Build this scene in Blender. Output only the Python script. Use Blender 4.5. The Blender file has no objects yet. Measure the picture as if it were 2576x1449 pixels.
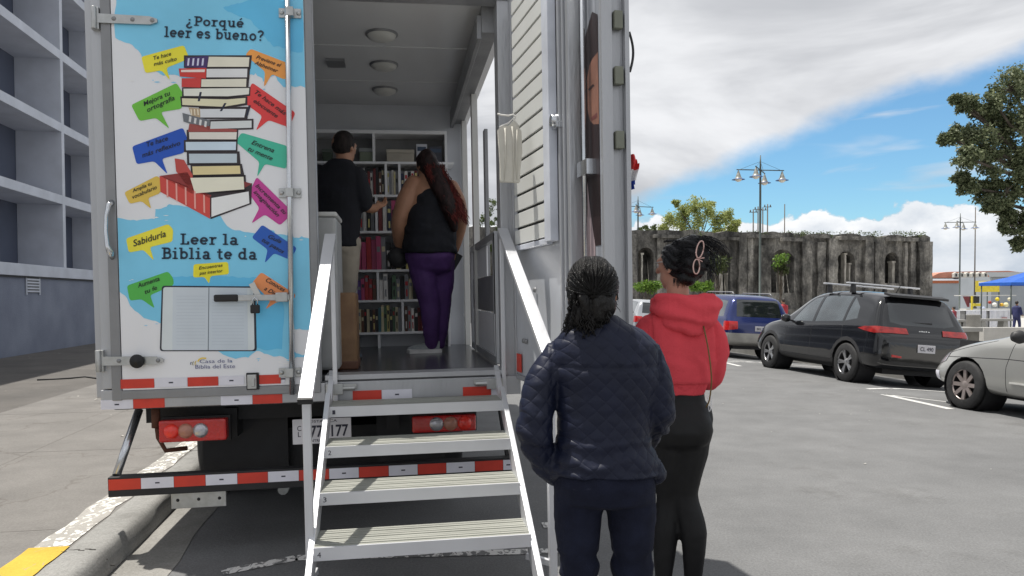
import bpy, bmesh, math, random
from mathutils import Vector, Matrix, noise
from mathutils.geometry import tessellate_polygon
R = math.radians
rnd = random.Random(7)
scn = bpy.context.scene
# ---------------------------------------------------------------- camera
FV, CX, CY, CAMH = 1900.0, 1288.0, 791.0, 1.5
cam_d = bpy.data.cameras.new('camera'); cam = bpy.data.objects.new('camera', cam_d)
scn.collection.objects.link(cam)
cam_d.sensor_width = 36; cam_d.lens = FV/2576*36; cam_d.shift_y = 67/2576
cam_d.clip_start = .05; cam_d.clip_end = 9000
CAMROT = Matrix.Rotation(R(.22), 4, 'Y') @ Matrix.Rotation(R(90-1.4), 4, 'X')
cam.matrix_world = Matrix.Translation((0, 0, CAMH)) @ CAMROT
scn.camera = cam
# ---------------------------------------------------------------- light
LDIR = Vector((.29, -.12, -1)).normalized()
sun_d = bpy.data.lights.new('sun', 'SUN'); sun = bpy.data.objects.new('sun', sun_d)
scn.collection.objects.link(sun)
sun_d.energy = 4.4; sun_d.angle = R(.55); sun_d.color = (1, .955, .88)
sun.rotation_euler = LDIR.to_track_quat('-Z', 'Y').to_euler()
scn.view_settings.view_transform = 'Standard'; scn.view_settings.look = 'None'
scn.view_settings.exposure = .33; scn.view_settings.gamma = 1
w = bpy.data.worlds.new('World'); scn.world = w; w.use_nodes = True
def world():
    nt = w.node_tree; N = nt.nodes; L = nt.links; N.clear()
    def nd(t, **k):
        n = N.new(t)
        for a, b in k.items(): setattr(n, a, b)
        return n
    def val(x, sock):
        if isinstance(x, (int, float)): sock.default_value = x
        else: L.new(x, sock)
    def M(op, a, b=None, c=None, clamp=False):
        n = nd('ShaderNodeMath', operation=op, use_clamp=clamp); val(a, n.inputs[0])
        if b is not None: val(b, n.inputs[1])
        if c is not None: val(c, n.inputs[2])
        return n.outputs[0]
    def S(x, lo, hi):
        n = nd('ShaderNodeMapRange', interpolation_type='SMOOTHSTEP'); val(x, n.inputs[0])
        val(lo, n.inputs[1]); val(hi, n.inputs[2]); return n.outputs[0]
    def mix(f, a, b):
        n = nd('ShaderNodeMix', data_type='RGBA'); val(f, n.inputs[0])
        for s, x in ((n.inputs[6], a), (n.inputs[7], b)):
            if isinstance(x, tuple): s.default_value = (*x, 1)
            else: L.new(x, s)
        return n.outputs[2]
    tc = nd('ShaderNodeTexCoord'); sep = nd('ShaderNodeSeparateXYZ'); L.new(tc.outputs['Generated'], sep.inputs[0])
    x, y, z = sep.outputs
    az = M('ARCTAN2', x, y); el = M('ARCSINE', z)
    def nz(sx, sy, off, det=6, rough=.55, dist=0):
        cb = nd('ShaderNodeCombineXYZ'); L.new(M('MULTIPLY', az, sx), cb.inputs[0]); L.new(M('MULTIPLY', el, sy), cb.inputs[1])
        cb.inputs[2].default_value = off
        n = nd('ShaderNodeTexNoise'); L.new(cb.outputs[0], n.inputs['Vector']); n.inputs['Scale'].default_value = 1
        n.inputs['Detail'].default_value = det; n.inputs['Roughness'].default_value = rough; n.inputs['Distortion'].default_value = dist
        return n.outputs[0]
    sky = nd('ShaderNodeTexSky', sky_type='NISHITA', sun_disc=False, sun_elevation=math.asin(-LDIR.z),
             sun_rotation=math.atan2(-LDIR.x, -LDIR.y), air_density=1.0, dust_density=.35, ozone_density=2.2)
    # the blue gap: its upper edge (under the big cloud) and the top of the low cumulus
    soft = M('SUBTRACT', nz(5, 9, 2.3, 5), .5)
    fine = M('SUBTRACT', nz(22, 26, 5.1, 6), .5)
    a_ = M('SUBTRACT', az, .19); up = M('ADD', M('ADD', .134, M('MULTIPLY', a_, M('SUBTRACT', .50, M('MULTIPLY', a_, .5)))), M('MULTIPLY', soft, .07))
    upper = S(M('SUBTRACT', el, M('ADD', up, M('MULTIPLY', fine, .022))), -.014, .018)
    lo = M('ADD', M('ADD', .096, M('MULTIPLY', soft, .06)), M('MULTIPLY', fine, .075))
    lower = M('SUBTRACT', 1, S(M('SUBTRACT', el, lo), -.0025, .0035))
    wisp = M('MULTIPLY', S(nz(4, 30, 8.8, 4, .5, .6), .55, .74), .55)
    cov = M('MAXIMUM', M('MAXIMUM', upper, lower), wisp, clamp=True)
    # cloud brightness: grey undersides and bright tops
    big = S(nz(1.9, 5.5, 4.2, 6, .55, .5), .40, .66)
    det = nz(9, 16, 3.3, 6, .6)
    ucol = mix(big, (.49, .505, .54), (.93, .94, .965))
    ucol = mix(M('MULTIPLY', det, .3), ucol, (.72, .74, .77))
    ltop = S(M('SUBTRACT', el, lo), -.045, 0)
    lcol = mix(M('MULTIPLY_ADD', ltop, .55, M('MULTIPLY', S(det, .35, .65), .5)), (.56, .63, .72), (1.05, 1.06, 1.07))
    ccol = mix(lower, ucol, lcol)
    bg1 = nd('ShaderNodeBackground'); tint = nd('ShaderNodeMix', data_type='RGBA', blend_type='MULTIPLY'); tint.inputs[0].default_value = 1
    L.new(sky.outputs[0], tint.inputs[6]); tint.inputs[7].default_value = (.68, .96, 1.05, 1); L.new(tint.outputs[2], bg1.inputs[0]); bg1.inputs[1].default_value = .11
    bg2 = nd('ShaderNodeBackground'); L.new(ccol, bg2.inputs[0]); bg2.inputs[1].default_value = .80
    ms = nd('ShaderNodeMixShader'); L.new(cov, ms.inputs[0]); L.new(bg1.outputs[0], ms.inputs[1]); L.new(bg2.outputs[0], ms.inputs[2])
    out = nd('ShaderNodeOutputWorld'); L.new(ms.outputs[0], out.inputs[0])
world()
scn.cycles.max_bounces = 8
# ---------------------------------------------------------------- helpers
C = scn.collection
def lin(c):
    if isinstance(c, str): c = tuple(int(c[i:i+2], 16)/255 for i in (0, 2, 4))
    return tuple((x/12.92 if x <= .04045 else ((x+.055)/1.055)**2.4) for x in c)
MATS = {}
def mat(name, col, rough=.6, metal=0, var=.12, scale=6, bump=0, bscale=40, spec=.5, col2=None, coat=0, trans=0, emit=None, stretch=(1, 1, 1), alpha=1, detail=5, sheen=0):
    """col is linear rgb (or srgb hex string); col2 mixed in by noise"""
    if name in MATS: return MATS[name]
    m = bpy.data.materials.new(name); m.use_nodes = True; nt = m.node_tree; N, L = nt.nodes, nt.links
    p = N['Principled BSDF']; c = lin(col) if isinstance(col, str) else col
    p.inputs['Roughness'].default_value = rough; p.inputs['Metallic'].default_value = metal
    p.inputs['Specular IOR Level'].default_value = spec
    if coat: p.inputs['Coat Weight'].default_value = coat; p.inputs['Coat Roughness'].default_value = .06
    if trans: p.inputs['Transmission Weight'].default_value = trans; p.inputs['IOR'].default_value = 1.45
    if sheen: p.inputs['Sheen Weight'].default_value = sheen; p.inputs['Sheen Roughness'].default_value = .6
    if emit: p.inputs['Emission Color'].default_value = (*emit[0], 1); p.inputs['Emission Strength'].default_value = emit[1]
    if alpha < 1: p.inputs['Alpha'].default_value = alpha
    tc = N.new('ShaderNodeTexCoord'); mp = N.new('ShaderNodeMapping'); L.new(tc.outputs['Object'], mp.inputs[0])
    mp.inputs['Scale'].default_value = stretch
    nz = N.new('ShaderNodeTexNoise'); L.new(mp.outputs[0], nz.inputs['Vector']); nz.inputs['Scale'].default_value = scale; nz.inputs['Detail'].default_value = detail
    rp = N.new('ShaderNodeValToRGB'); L.new(nz.outputs[0], rp.inputs[0])
    rp.color_ramp.elements[0].position = .32; rp.color_ramp.elements[1].position = .68
    if col2 is not None:
        c2 = lin(col2) if isinstance(col2, str) else col2
        rp.color_ramp.elements[0].color = (*c, 1); rp.color_ramp.elements[1].color = (*c2, 1)
    else:
        rp.color_ramp.elements[0].color = (*[x*(1-var) for x in c], 1); rp.color_ramp.elements[1].color = (*[min(1, x*(1+var)) for x in c], 1)
    L.new(rp.outputs[0], p.inputs['Base Color'])
    if bump:
        n2 = N.new('ShaderNodeTexNoise'); L.new(mp.outputs[0], n2.inputs['Vector']); n2.inputs['Scale'].default_value = bscale; n2.inputs['Detail'].default_value = 4
        b = N.new('ShaderNodeBump'); b.inputs['Strength'].default_value = bump; b.inputs['Distance'].default_value = .02
        L.new(n2.outputs[0], b.inputs['Height']); L.new(b.outputs[0], p.inputs['Normal'])
    MATS[name] = m
    return m
def tag(o, label=None, cat=None, group=None, kind=None):
    if label: o['label'] = label
    if cat: o['category'] = cat
    if group: o['group'] = group
    if kind: o['kind'] = kind
    return o
def empty(name, loc=(0, 0, 0), rz=0, mw=None, **k):
    o = bpy.data.objects.new(name, None); C.objects.link(o); o.empty_display_size = .2
    if mw is not None: o.matrix_world = mw
    else: o.location = loc; o.rotation_euler = (0, 0, rz)
    return tag(o, **k)
class MB:
    def __init__(s): s.v = []; s.f = []; s.m = []; s.sm = []
    def add(s, vs, fs, mi=0, sm=False):
        b = len(s.v); s.v += [tuple(v) for v in vs]
        for f in fs: s.f.append(tuple(b+i for i in f)); s.m.append(mi); s.sm.append(sm)
        return s
    def box(s, a, b, mi=0, M=None):
        x0, y0, z0 = a; x1, y1, z1 = b
        vs = [Vector(p) for p in ((x0,y0,z0),(x1,y0,z0),(x1,y1,z0),(x0,y1,z0),(x0,y0,z1),(x1,y0,z1),(x1,y1,z1),(x0,y1,z1))]
        if M is not None: vs = [M @ v for v in vs]
        return s.add(vs, [(0,3,2,1),(4,5,6,7),(0,1,5,4),(1,2,6,5),(2,3,7,6),(3,0,4,7)], mi)
    def bar(s, p, q, w, h, mi=0, up=(0, 0, 1)):
        p, q = Vector(p), Vector(q); d = (q-p).normalized(); u = Vector(up)
        if abs(d.dot(u)) > .98: u = Vector((0, 1, 0))
        x = d.cross(u).normalized()*w/2; y = x.cross(d).normalized()*h/2
        vs = [p-x-y, p+x-y, p+x+y, p-x+y, q-x-y, q+x-y, q+x+y, q-x+y]
        return s.add(vs, [(0,1,2,3)[::-1], (4,5,6,7), (0,1,5,4), (1,2,6,5), (2,3,7,6), (3,0,4,7)], mi)
    def tube(s, pts, rad, n=10, mi=0, cap=True, sm=True):
        pts = [Vector(p) for p in pts]; rad = rad if isinstance(rad, (list, tuple)) else [rad]*len(pts)
        b = len(s.v); up = Vector((0, 0, 1)); prev = None
        for i, p in enumerate(pts):
            d = (pts[min(i+1, len(pts)-1)]-pts[max(i-1, 0)]).normalized()
            if prev is None:
                a = up if abs(d.z) < .9 else Vector((0, 1, 0)); x = d.cross(a).normalized()
            else: x = (prev-d*prev.dot(d)).normalized()
            prev = x; y = d.cross(x)
            for k in range(n):
                t = 2*math.pi*k/n; s.v.append(tuple(p+x*math.cos(t)*rad[i]+y*math.sin(t)*rad[i]))
        for i in range(len(pts)-1):
            for k in range(n):
                s.f.append((b+i*n+k, b+i*n+(k+1) % n, b+(i+1)*n+(k+1) % n, b+(i+1)*n+k)); s.m.append(mi); s.sm.append(sm)
        if cap:
            s.f.append(tuple(b+k for k in range(n))[::-1]); s.m.append(mi); s.sm.append(False)
            s.f.append(tuple(b+(len(pts)-1)*n+k for k in range(n))); s.m.append(mi); s.sm.append(False)
        return s
    def lathe(s, prof, n=24, mi=0, M=Matrix.Identity(4), sm=True, closed=False):
        """prof: (r, h) pairs revolved about local z"""
        b = len(s.v); m = len(prof)
        for r, h in prof:
            for k in range(n):
                t = 2*math.pi*k/n; s.v.append(tuple(M @ Vector((r*math.cos(t), r*math.sin(t), h))))
        for i in range(m if closed else m-1):
            j = (i+1) % m
            for k in range(n):
                s.f.append((b+i*n+k, b+i*n+(k+1) % n, b+j*n+(k+1) % n, b+j*n+k)); s.m.append(mi); s.sm.append(sm)
        return s
    def poly(s, pts, mi=0):
        """fill one planar (maybe concave) outline of 3-d points"""
        tr = tessellate_polygon([[Vector(p) for p in pts]])
        return s.add(pts, tr, mi)
    def prism(s, pts, vec, mi=0):
        pts = [Vector(p) for p in pts]; v = Vector(vec); n = len(pts)
        tr = tessellate_polygon([pts])
        s.add(pts, [t[::-1] for t in tr], mi); s.add([p+v for p in pts], tr, mi)
        return s.add(pts+[p+v for p in pts], [(i, (i+1) % n, n+(i+1) % n, n+i) for i in range(n)], mi)
    def build(s, name, mats, parent=None, bevel=0, solid=False, **k):
        me = bpy.data.meshes.new(name); me.from_pydata(s.v, [], s.f)
        for m in (mats if isinstance(mats, (list, tuple)) else [mats]): me.materials.append(m)
        me.polygons.foreach_set('material_index', s.m); me.polygons.foreach_set('use_smooth', s.sm)
        bm = bmesh.new(); bm.from_mesh(me)
        bmesh.ops.recalc_face_normals(bm, faces=bm.faces) if not solid else None
        bm.to_mesh(me); bm.free(); me.update()
        o = bpy.data.objects.new(name, me); C.objects.link(o)
        if parent is not None: o.parent = parent
        if bevel:
            b = o.modifiers.new('bevel', 'BEVEL'); b.width = bevel; b.segments = 2; b.limit_method = 'ANGLE'; b.angle_limit = R(50)
        return tag(o, **k)
def kids(o): return [c for c in C.objects if c.parent == o]
def copy_tree(o, parent=None, label=None, **k):
    c = o.copy(); C.objects.link(c)
    if parent is not None: c.parent = parent
    for ch in kids(o): copy_tree(ch, c)
    if label: c['label'] = label
    return tag(c, **k)
# rays of the photograph's own pixels (2576 px wide) used to measure where things stand on real planes
def ray(px, py):
    return (CAMROT.to_3x3() @ Vector(((px-CX)/FV, -(py-CY)/FV, -1))).normalized()
CAMP = Vector((0, 0, CAMH))
def hit(px, py, p0, n):
    d = ray(px, py); return CAMP+d*((Vector(p0)-CAMP).dot(n)/d.dot(n))
def at(px, py, dist):
    return hit(px, py, (0, dist, 0), Vector((0, 1, 0)))
def gnd(px, py, z=0): return hit(px, py, (0, 0, z), Vector((0, 0, 1)))
def text_mesh(s, shear=0, offset=0, font_scale=1):
    cu = bpy.data.curves.new('t', 'FONT'); cu.body = s; cu.size = 1; cu.shear = shear; cu.offset = offset; cu.resolution_u = 3
    o = bpy.data.objects.new('t', cu); C.objects.link(o); bpy.context.view_layer.update()
    me = bpy.data.meshes.new_from_object(o.evaluated_get(bpy.context.evaluated_depsgraph_get()))
    vs = [v.co.copy() for v in me.vertices]; fs = [tuple(p.vertices) for p in me.polygons]
    bpy.data.objects.remove(o); bpy.data.curves.remove(cu); bpy.data.meshes.remove(me)
    if not vs: return [], []
    x0 = min(v.x for v in vs); x1 = max(v.x for v in vs)
    return [((v.x-x0)/(x1-x0), v.y) for v in vs], fs
# ---------------------------------------------------------------- truck frame: x across the rear, y forward, z up
TM = Matrix.Translation((-2.364, 4.347, 0)) @ Matrix.Rotation(R(8.5), 4, 'Z') @ Matrix.Rotation(-.014, 4, 'Y')
TI = TM.inverted()
BW = 2.42
def TP(px, py, y=0.0):
    n = TM.to_3x3() @ Vector((0, 1, 0)); return TI @ hit(px, py, TM @ Vector((0, y, 0)), n)
def TX(px, py, x=BW):
    n = TM.to_3x3() @ Vector((1, 0, 0)); return TI @ hit(px, py, TM @ Vector((x, 0, 0)), n)
# ---------------------------------------------------------------- materials
m_alu = mat('brushed_aluminium', (.50, .51, .53), .42, .55, .1, 3, .15, 60, stretch=(1, 1, .15), col2=(.40, .41, .43))
m_alud = mat('dull_aluminium', (.27, .275, .285), .5, .5, .12, 4, .1, 50)
m_chrome = mat('polished_metal', (.62, .64, .67), .2, .9, .08, 8)
m_galv = mat('galvanised_metal', (.52, .53, .53), .38, .75, .18, 20, .05, 60, col2=(.42, .43, .42))
m_wht = mat('white_panel', (.84, .85, .88), .3, 0, .05, 1.3)
m_wht2 = mat('white_laminate', (.62, .62, .60), .45, 0, .04, 3)
m_grayp = mat('grey_lining', (.62, .64, .68), .38, 0, .08, 2, .03, 30)
m_ceil = mat('ceiling_lining', (.64, .65, .66), .22, 0, .08, 1.5, .05, 6, stretch=(1, .4, 1))
m_dark = mat('black_rubber', (.016, .016, .018), .6, 0, .2, 10)
m_blk = mat('chassis_black', (.018, .018, .02), .65, 0, .3, 5, .1, 30)
m_soot = mat('dark_undertray', (.05, .048, .046), .7, 0, .3, 4, .2, 20)
m_floor = mat('dark_wood_floor', (.035, .036, .042), .2, 0, .3, 5, .03, 20, stretch=(14, 1.0, 1), col2=(.09, .094, .11))  # lighter streaks put the planks' reflections into the floor colour
m_red = mat('red_tape', (.62, .045, .025), .4, 0, .08, 12)
m_wtape = mat('white_tape', (.74, .74, .82), .35, 0, .04, 12)
m_tape_dash = mat('tape_print', (.03, .03, .05), .5)
m_lensr = mat('red_lens', (.50, .012, .012), .12, 0, .1, 20, .3, 60, coat=.6)
m_lensr2 = mat('bright_red_lens', (.85, .035, .02), .15, 0, .1, 30, .2, 90, coat=.6)
m_lensa = mat('amber_lens', (.45, .2, .14), .12, 0, .15, 30, .2, 90, coat=.6)
m_lensw = mat('clear_lens', (.5, .5, .54), .08, .6, .25, 40, .2, 90, coat=.6)
m_black = mat('black_paint', (.012, .013, .018), .35)
m_white = mat('white_paint', (.78, .79, .82), .3, 0, .03)
m_rope = mat('white_rope', (.7, .69, .66), .8)
# ---------------------------------------------------------------- stroke font with slab serifs
def arc(cx, cy, rx, ry, a0, a1, n=14):
    return [(cx+rx*math.cos(R(a0+(a1-a0)*i/n)), cy+ry*math.sin(R(a0+(a1-a0)*i/n))) for i in range(n+1)]
W_ = .17; SX = .12
def H(x0, x1, y): return ('s', [(x0, y), (x1, y)])
def T(*p): return ('t', list(p))
XH = .70; B0 = .06; TOP = .94
def A_(*a): return ('t', arc(*a))
GL = {
 'l': ([T((.24, 0), (.24, 1)), H(.02, .46, B0), H(.02, .24, TOP)], .5),
 'i': ([T((.24, 0), (.24, XH)), H(.02, .46, B0), H(.02, .24, XH-.06), T((.24, .84), (.24, 1.0))], .5),
 'e': ([A_(.34, XH/2, .25, XH/2-.08, 0, 318), T((.1, XH/2-.0), (.6, XH/2-.0))], .7),
 'r': ([T((.24, 0), (.24, XH)), H(.02, .46, B0), H(.02, .24, XH-.06), ('t', arc(.47, .36, .23, .26, 165, 60, 8))], .64),
 's': ([('t', arc(.31, .51, .19, .125, 20, 270, 10)+arc(.31, .22, .2, .145, 90, -160, 10))], .62),
 'b': ([T((.2, 0), (.2, 1)), H(.02, .2, TOP), A_(.42, XH/2, .24, XH/2-.08, 150, -150)], .76),
 'd': ([T((.56, 0), (.56, 1)), H(.38, .56, TOP), H(.56, .76, B0), A_(.35, XH/2, .24, XH/2-.08, 30, 330)], .8),
 'q': ([T((.56, -.34), (.56, XH)), H(.38, .78, -.3), A_(.35, XH/2, .24, XH/2-.08, 30, 330)], .76),
 'o': ([A_(.35, XH/2, .25, XH/2-.08, 0, 360)], .72),
 'a': ([T((.52, 0), (.52, .5)), H(.52, .72, B0), ('t', arc(.34, .46, .18, .17, 0, 160, 10)), A_(.33, .2, .2, .14, 20, 340)], .76),
 'u': ([T((.2, XH), (.2, .28)), ('t', arc(.39, .28, .19, .2, 180, 360, 10)), T((.58, 0), (.58, XH)), H(.02, .2, XH-.06), H(.42, .58, XH-.06), H(.58, .76, B0)], .8),
 'n': ([T((.22, 0), (.22, XH)), T((.6, 0), (.6, .42)), ('t', arc(.41, .42, .19, .2, 180, 0, 10)), H(.02, .42, B0), H(.44, .8, B0), H(.02, .22, XH-.06)], .84),
 't': ([T((.24, .92), (.24, .2)), ('t', arc(.38, .2, .14, .13, 180, 320, 8)), H(.04, .48, XH-.06)], .56),
 'P': ([T((.26, 0), (.26, 1)), H(.04, .5, B0), H(.04, .3, TOP), ('t', [(.26, .92), (.5, .92)]+arc(.5, .69, .22, .23, 90, -90, 10)+[(.26, .46)])], .82),
 'B': ([T((.26, 0), (.26, 1)), H(.04, .3, B0), H(.04, .3, TOP), ('t', [(.26, .92), (.5, .92)]+arc(.5, .73, .18, .19, 90, -90, 10)+[(.26, .54)]), ('t', [(.5, .54)]+arc(.53, .31, .22, .23, 90, -90, 10)+[(.26, .08)])], .86),
 'L': ([T((.26, 0), (.26, 1)), H(.04, .7, B0), H(.04, .48, TOP), T((.66, 0), (.66, .3))], .8),
 '?': ([('t', arc(.32, .74, .22, .19, 170, -60, 12)+[(.32, .45), (.32, .32)]), T((.32, .02), (.32, .18))], .66),
 ' ': ([], .36)}
GL['\u00bf'] = ([(k, [(.64-x, .7-y) for x, y in p]) for k, p in GL['?'][0]], .66)
GL['\u00e9'] = (GL['e'][0]+[('s', [(.3, .8), (.48, .98)])], .7)
def stroke(pts, wd):
    n = len(pts); Lp, Rp = [], []
    for i, (x, y) in enumerate(pts):
        a = pts[max(i-1, 0)]; b = pts[min(i+1, n-1)]; dx, dy = b[0]-a[0], b[1]-a[1]; l = math.hypot(dx, dy) or 1
        nx, ny = -dy/l*wd/2, dx/l*wd/2; Lp.append((x+nx, y+ny)); Rp.append((x-nx, y-ny))
    return Lp+Rp, [(i, i+1, n+i+1, n+i) for i in range(n-1)]
def slab_text(s):
    vs, fs, x = [], [], 0
    for ch in s:
        g, adv = GL[ch]
        for k, p in g:
            v, f = stroke([(x+a, b) for a, b in p], W_ if k == 't' else SX); o = len(vs); vs += v; fs += [tuple(o+i for i in q) for q in f]
        x += adv+.04
    return [(a/(x-.04), b) for a, b in vs], fs
# ---------------------------------------------------------------- the truck
truck = empty('box_truck', mw=TM, label='box truck fitted out as a mobile bookshop, rear doors open to the steps', cat='truck')
SILL = TP(1050, 965, 0).z; ZT = 3.42
ZF = 1.0; ZC = 3.31; YB = 2.72
X_OPEN0 = TP(800, 500).x; X_POST = TP(1258, 500).x
zbot = TP(260, 1027).z
print('SILL', SILL, 'zbot', zbot, 'xopen', X_OPEN0, 'xpost', X_POST, 'ceil', TP(1030, 8).z)
b = MB()
b.box((0, .06, zbot+.02), (.05, 6.2, ZT)); b.box((.05, .06, ZC+.02), (BW-.05, 6.2, ZT)); b.box((BW-.05, 3.0, zbot+.02), (BW, 6.2, ZT-.02))
b.box((BW-.05, .12, 3.16), (BW, 3.0, ZT-.02)); b.box((.05, 6.12, 1.0), (BW-.05, 6.2, ZC+.02))
b.build('body_walls', m_wht, truck, .004)
b = MB(); b.box((.05, .07, ZF-.16), (BW-.05, 6.1, ZF)); b.build('cargo_floor', m_floor, truck)
b = MB(); b.box((.055, .1, ZC-.0), (BW-.055, YB, ZC+.02))
for yy in (1.0, 1.9): b.box((.06, yy, ZC-.006), (BW-.15, yy+.025, ZC))
b.build('ceiling_panel', m_ceil, truck)
b = MB(); b.box((.055, YB, ZF), (BW-.055, YB+.04, ZC)); b.box((.052, .1, ZF), (.07, YB, ZC)); b.build('lining', m_grayp, truck)
# rear frame: header, corner posts, threshold beams
b = MB()
b.box((0, -.02, ZC-.02), (BW, .12, ZT+.03)); b.box((X_POST, .0, zbot+.06), (BW+.02, .16, ZC-.02)); b.box((-.02, .0, zbot+.06), (.06, .12, ZC-.02))
b.box((.06, .02, zbot+.0), (BW+.02, .14, zbot+.11))
b.build('rear_frame', m_alu, truck, .004)
zs0 = TP(1050, 935).z
b = MB(); b.box((X_OPEN0+.02, -.03, zbot+.115), (X_POST+.02, .12, zs0-.035)); b.box((X_OPEN0+.02, -.045, zs0-.03), (X_POST+.02, .13, zs0+.0)); b.box((X_OPEN0+.02, -.04, zbot), (BW+.03, .015, zbot+.112))
b.build('threshold', m_alu, truck, .003)
def tape(parent, y, z0, z1, segs, name='reflective_tape'):
    """segs: (x0, x1, 'r'/'w')"""
    for x0, x1, k in segs:
        t = MB(); t.box((x0, y-.0015, z0), (x1, y, z1)); o = t.build(name, m_red if k == 'r' else m_wtape, parent, label='red reflective tape' if k == 'r' else 'white reflective tape')
        if k == 'w': xm = (x0+x1)/2; MB().box((xm-.012, y-.0022, (z0+z1)/2-.004), (xm+.012, y-.0014, (z0+z1)/2+.004)).build('printed_mark', m_tape_dash, o)
def X(px, py=980, y=0): return TP(px, py, y).x
sz0, sz1 = TP(1000, 1004, -.04).z, TP(1000, 979, -.04).z
tape(truck, -.041, sz0, sz1, [(X(888), X(960), 'r'), (X(961), X(1036), 'w'), (X(1163), X(1233), 'r'), (X(1234), X(1272), 'w')])
# right side: header rail, posts, guard rail with panels
b = MB(); xr = BW-.05
b.box((xr-.10, .16, ZC-.17), (xr, YB, ZC)); b.box((xr-.13, .16, ZC-.21), (xr-.10, YB, ZC-.06))
b.build('side_header', m_alud, truck, .004)
def ypx(px, py=700, x=BW-.06): return TX(px, py, x).y
y1, y2 = ypx(1200), ypx(1181); y3, y4 = ypx(1174), ypx(1160)
b = MB(); b.box((xr-.03, y1, ZF), (xr+.02, y1+.09, ZC-.17)); b.box((xr-.03, y3, ZF), (xr+.02, y3+.12, ZC-.17)); b.build('side_posts', m_wht2, truck, .004)
b = MB(); b.box((BW+.02, y1-.02, ZF-.1), (BW+.05, y1+.08, 2.85)); b.build('side_flap_edge', m_alud, truck, .004)
yr0, yr1 = ypx(1250), ypx(1188)
zt_ = TX(1239, 598, xr).z
b = MB(); xg = xr+.0
for p, q in (((xg, yr0, ZF+.02), (xg, yr0, zt_)), ((xg, yr1, ZF+.02), (xg, yr1, zt_)), ((xg, yr0, zt_), (xg, yr1, zt_)), ((xg, yr0, ZF+.04), (xg, yr1, ZF+.04))):
    b.bar(p, q, .05, .05)
b.bar((xg, yr0+.17, ZF+.05), (xg, yr0+.17, zt_), .03, .04)
gate = b.build('guard_rail', m_alu, truck, .003)
b = MB(); b.box((xg-.005, yr0+.19, ZF+.36), (xg+.005, yr1-.03, zt_-.26)); b.build('grey_infill', m_alud, gate)
b = MB(); b.box((xg-.006, yr0+.19, ZF+.06), (xg+.004, yr1-.03, ZF+.35)); b.box((xg-.004, yr0+.62, zt_-.255), (xg+.006, yr1-.03, zt_-.03)); b.build('white_infill', m_white, gate)
b = MB(); b.box((xg-.03, yr0-.012, 1.35), (xg-.026, yr0+.015, zt_+.01)); b.build('rubber_strip', m_dark, gate)
b = MB()
for k in range(3): b.box((xr-.02, y4+.05+k*.17, ZF+.3), (xr-.005, y4+.13+k*.17, zt_-.22))
b.box((xr-.035, y4+.0, ZF+.27), (xr-.02, YB-.05, ZF+.3)); b.build('side_slats', m_white, truck)
b = MB(); b.box((xr-.004, y4, ZF), (xr+.02, YB, zt_-.1)); b.build('side_panel', m_soot, truck)
# ceiling lamps
for k, (px, py) in enumerate(((960, 84), (966, 161), (968, 224))):
    q = TI @ hit(px, py, TM @ Vector((0, 0, ZC)), TM.to_3x3() @ Vector((0, 0, 1)))
    Mx = Matrix.Translation((q.x, q.y, ZC))
    t = MB().lathe([(.0, -.05), (.06, -.046), (.095, -.028), (.1, -.012)], 28, M=Mx).build('ceiling_lamp', mat('frosted_glass', (.55, .55, .52), .35), truck)
    MB().lathe([(.1, -.014), (.112, -.012), (.112, 0)], 28, M=Mx).build('lamp_base', m_alud, t)
q = TI @ hit(845, 155, TM @ Vector((0, 0, ZC)), TM.to_3x3() @ Vector((0, 0, 1)))
MB().box((q.x-.07, q.y-.09, ZC-.02), (q.x+.07, q.y+.09, ZC)).build('ceiling_vent', m_alud, truck)
# ---- left rear door
ld = empty('rear_door'); ld.parent = truck
DZ0 = TP(500, 995).z; DX0, DX1 = X(303, 500), X(778, 500); PZ0 = TP(500, 972).z
XL0 = X(248, 500)
b = MB(); b.box((XL0+.004, -.045, zbot+.115), (X_OPEN0, .0, ZC+.0)); b.build('door_frame', m_alu, ld, .004)
b = MB(); b.box((X(276, 500), -.062, DZ0-.005), (DX0-.004, -.045, ZC+.02)); b.box((X(276, 500), -.061, DZ0-.0), (X(795), -.045, PZ0-.004)); b.box((DX1+.004, -.06, DZ0), (X_OPEN0-.004, -.0455, ZC+.02))
b.build('edge_trim', m_alud, ld, .004)
b = MB(); b.box((DX0, -.058, PZ0), (DX1, -.0455, ZC+.015)); b.build('door_panel', m_wht, ld)
YP = -.0585
G = MB(); GM = []
def gmi(c, rough=.32):
    m = mat('print_'+c, tuple(min(.92, x*1.16) for x in lin(c)), rough, 0, .07, 3)
    if m not in GM: GM.append(m)
    return GM.index(m)
LAY = [0]
def gp(pts, c, layer, clip=True):
    P = []
    for x, y in pts:
        p = TP(x, y, YP); p.y = YP-.0006*layer
        if clip: p.x = min(max(p.x, DX0+.001), DX1-.001); p.z = min(max(p.z, PZ0+.001), ZC+.01)
        P.append(p)
    Q = [P[0]]
    for p in P[1:]:
        if (p-Q[-1]).length > 1e-4: Q.append(p)
    if len(Q) > 2: G.poly(Q, gmi(c))
def ragged(pts, amp, seed, step=7):
    out = []
    for i in range(len(pts)):
        a, c = pts[i], pts[(i+1) % len(pts)]; l = math.hypot(c[0]-a[0], c[1]-a[1]); n = max(1, int(l/step))
        for k in range(n):
            t = k/n; x, y = a[0]+(c[0]-a[0])*t, a[1]+(c[1]-a[1])*t
            v = noise.fractal(Vector((x*.035, y*.05, seed)), .8, 2, 5); u = noise.noise(Vector((x*.06, y*.02, seed+9)))
            out.append((x+u*amp, y+v*amp))
    return out
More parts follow.
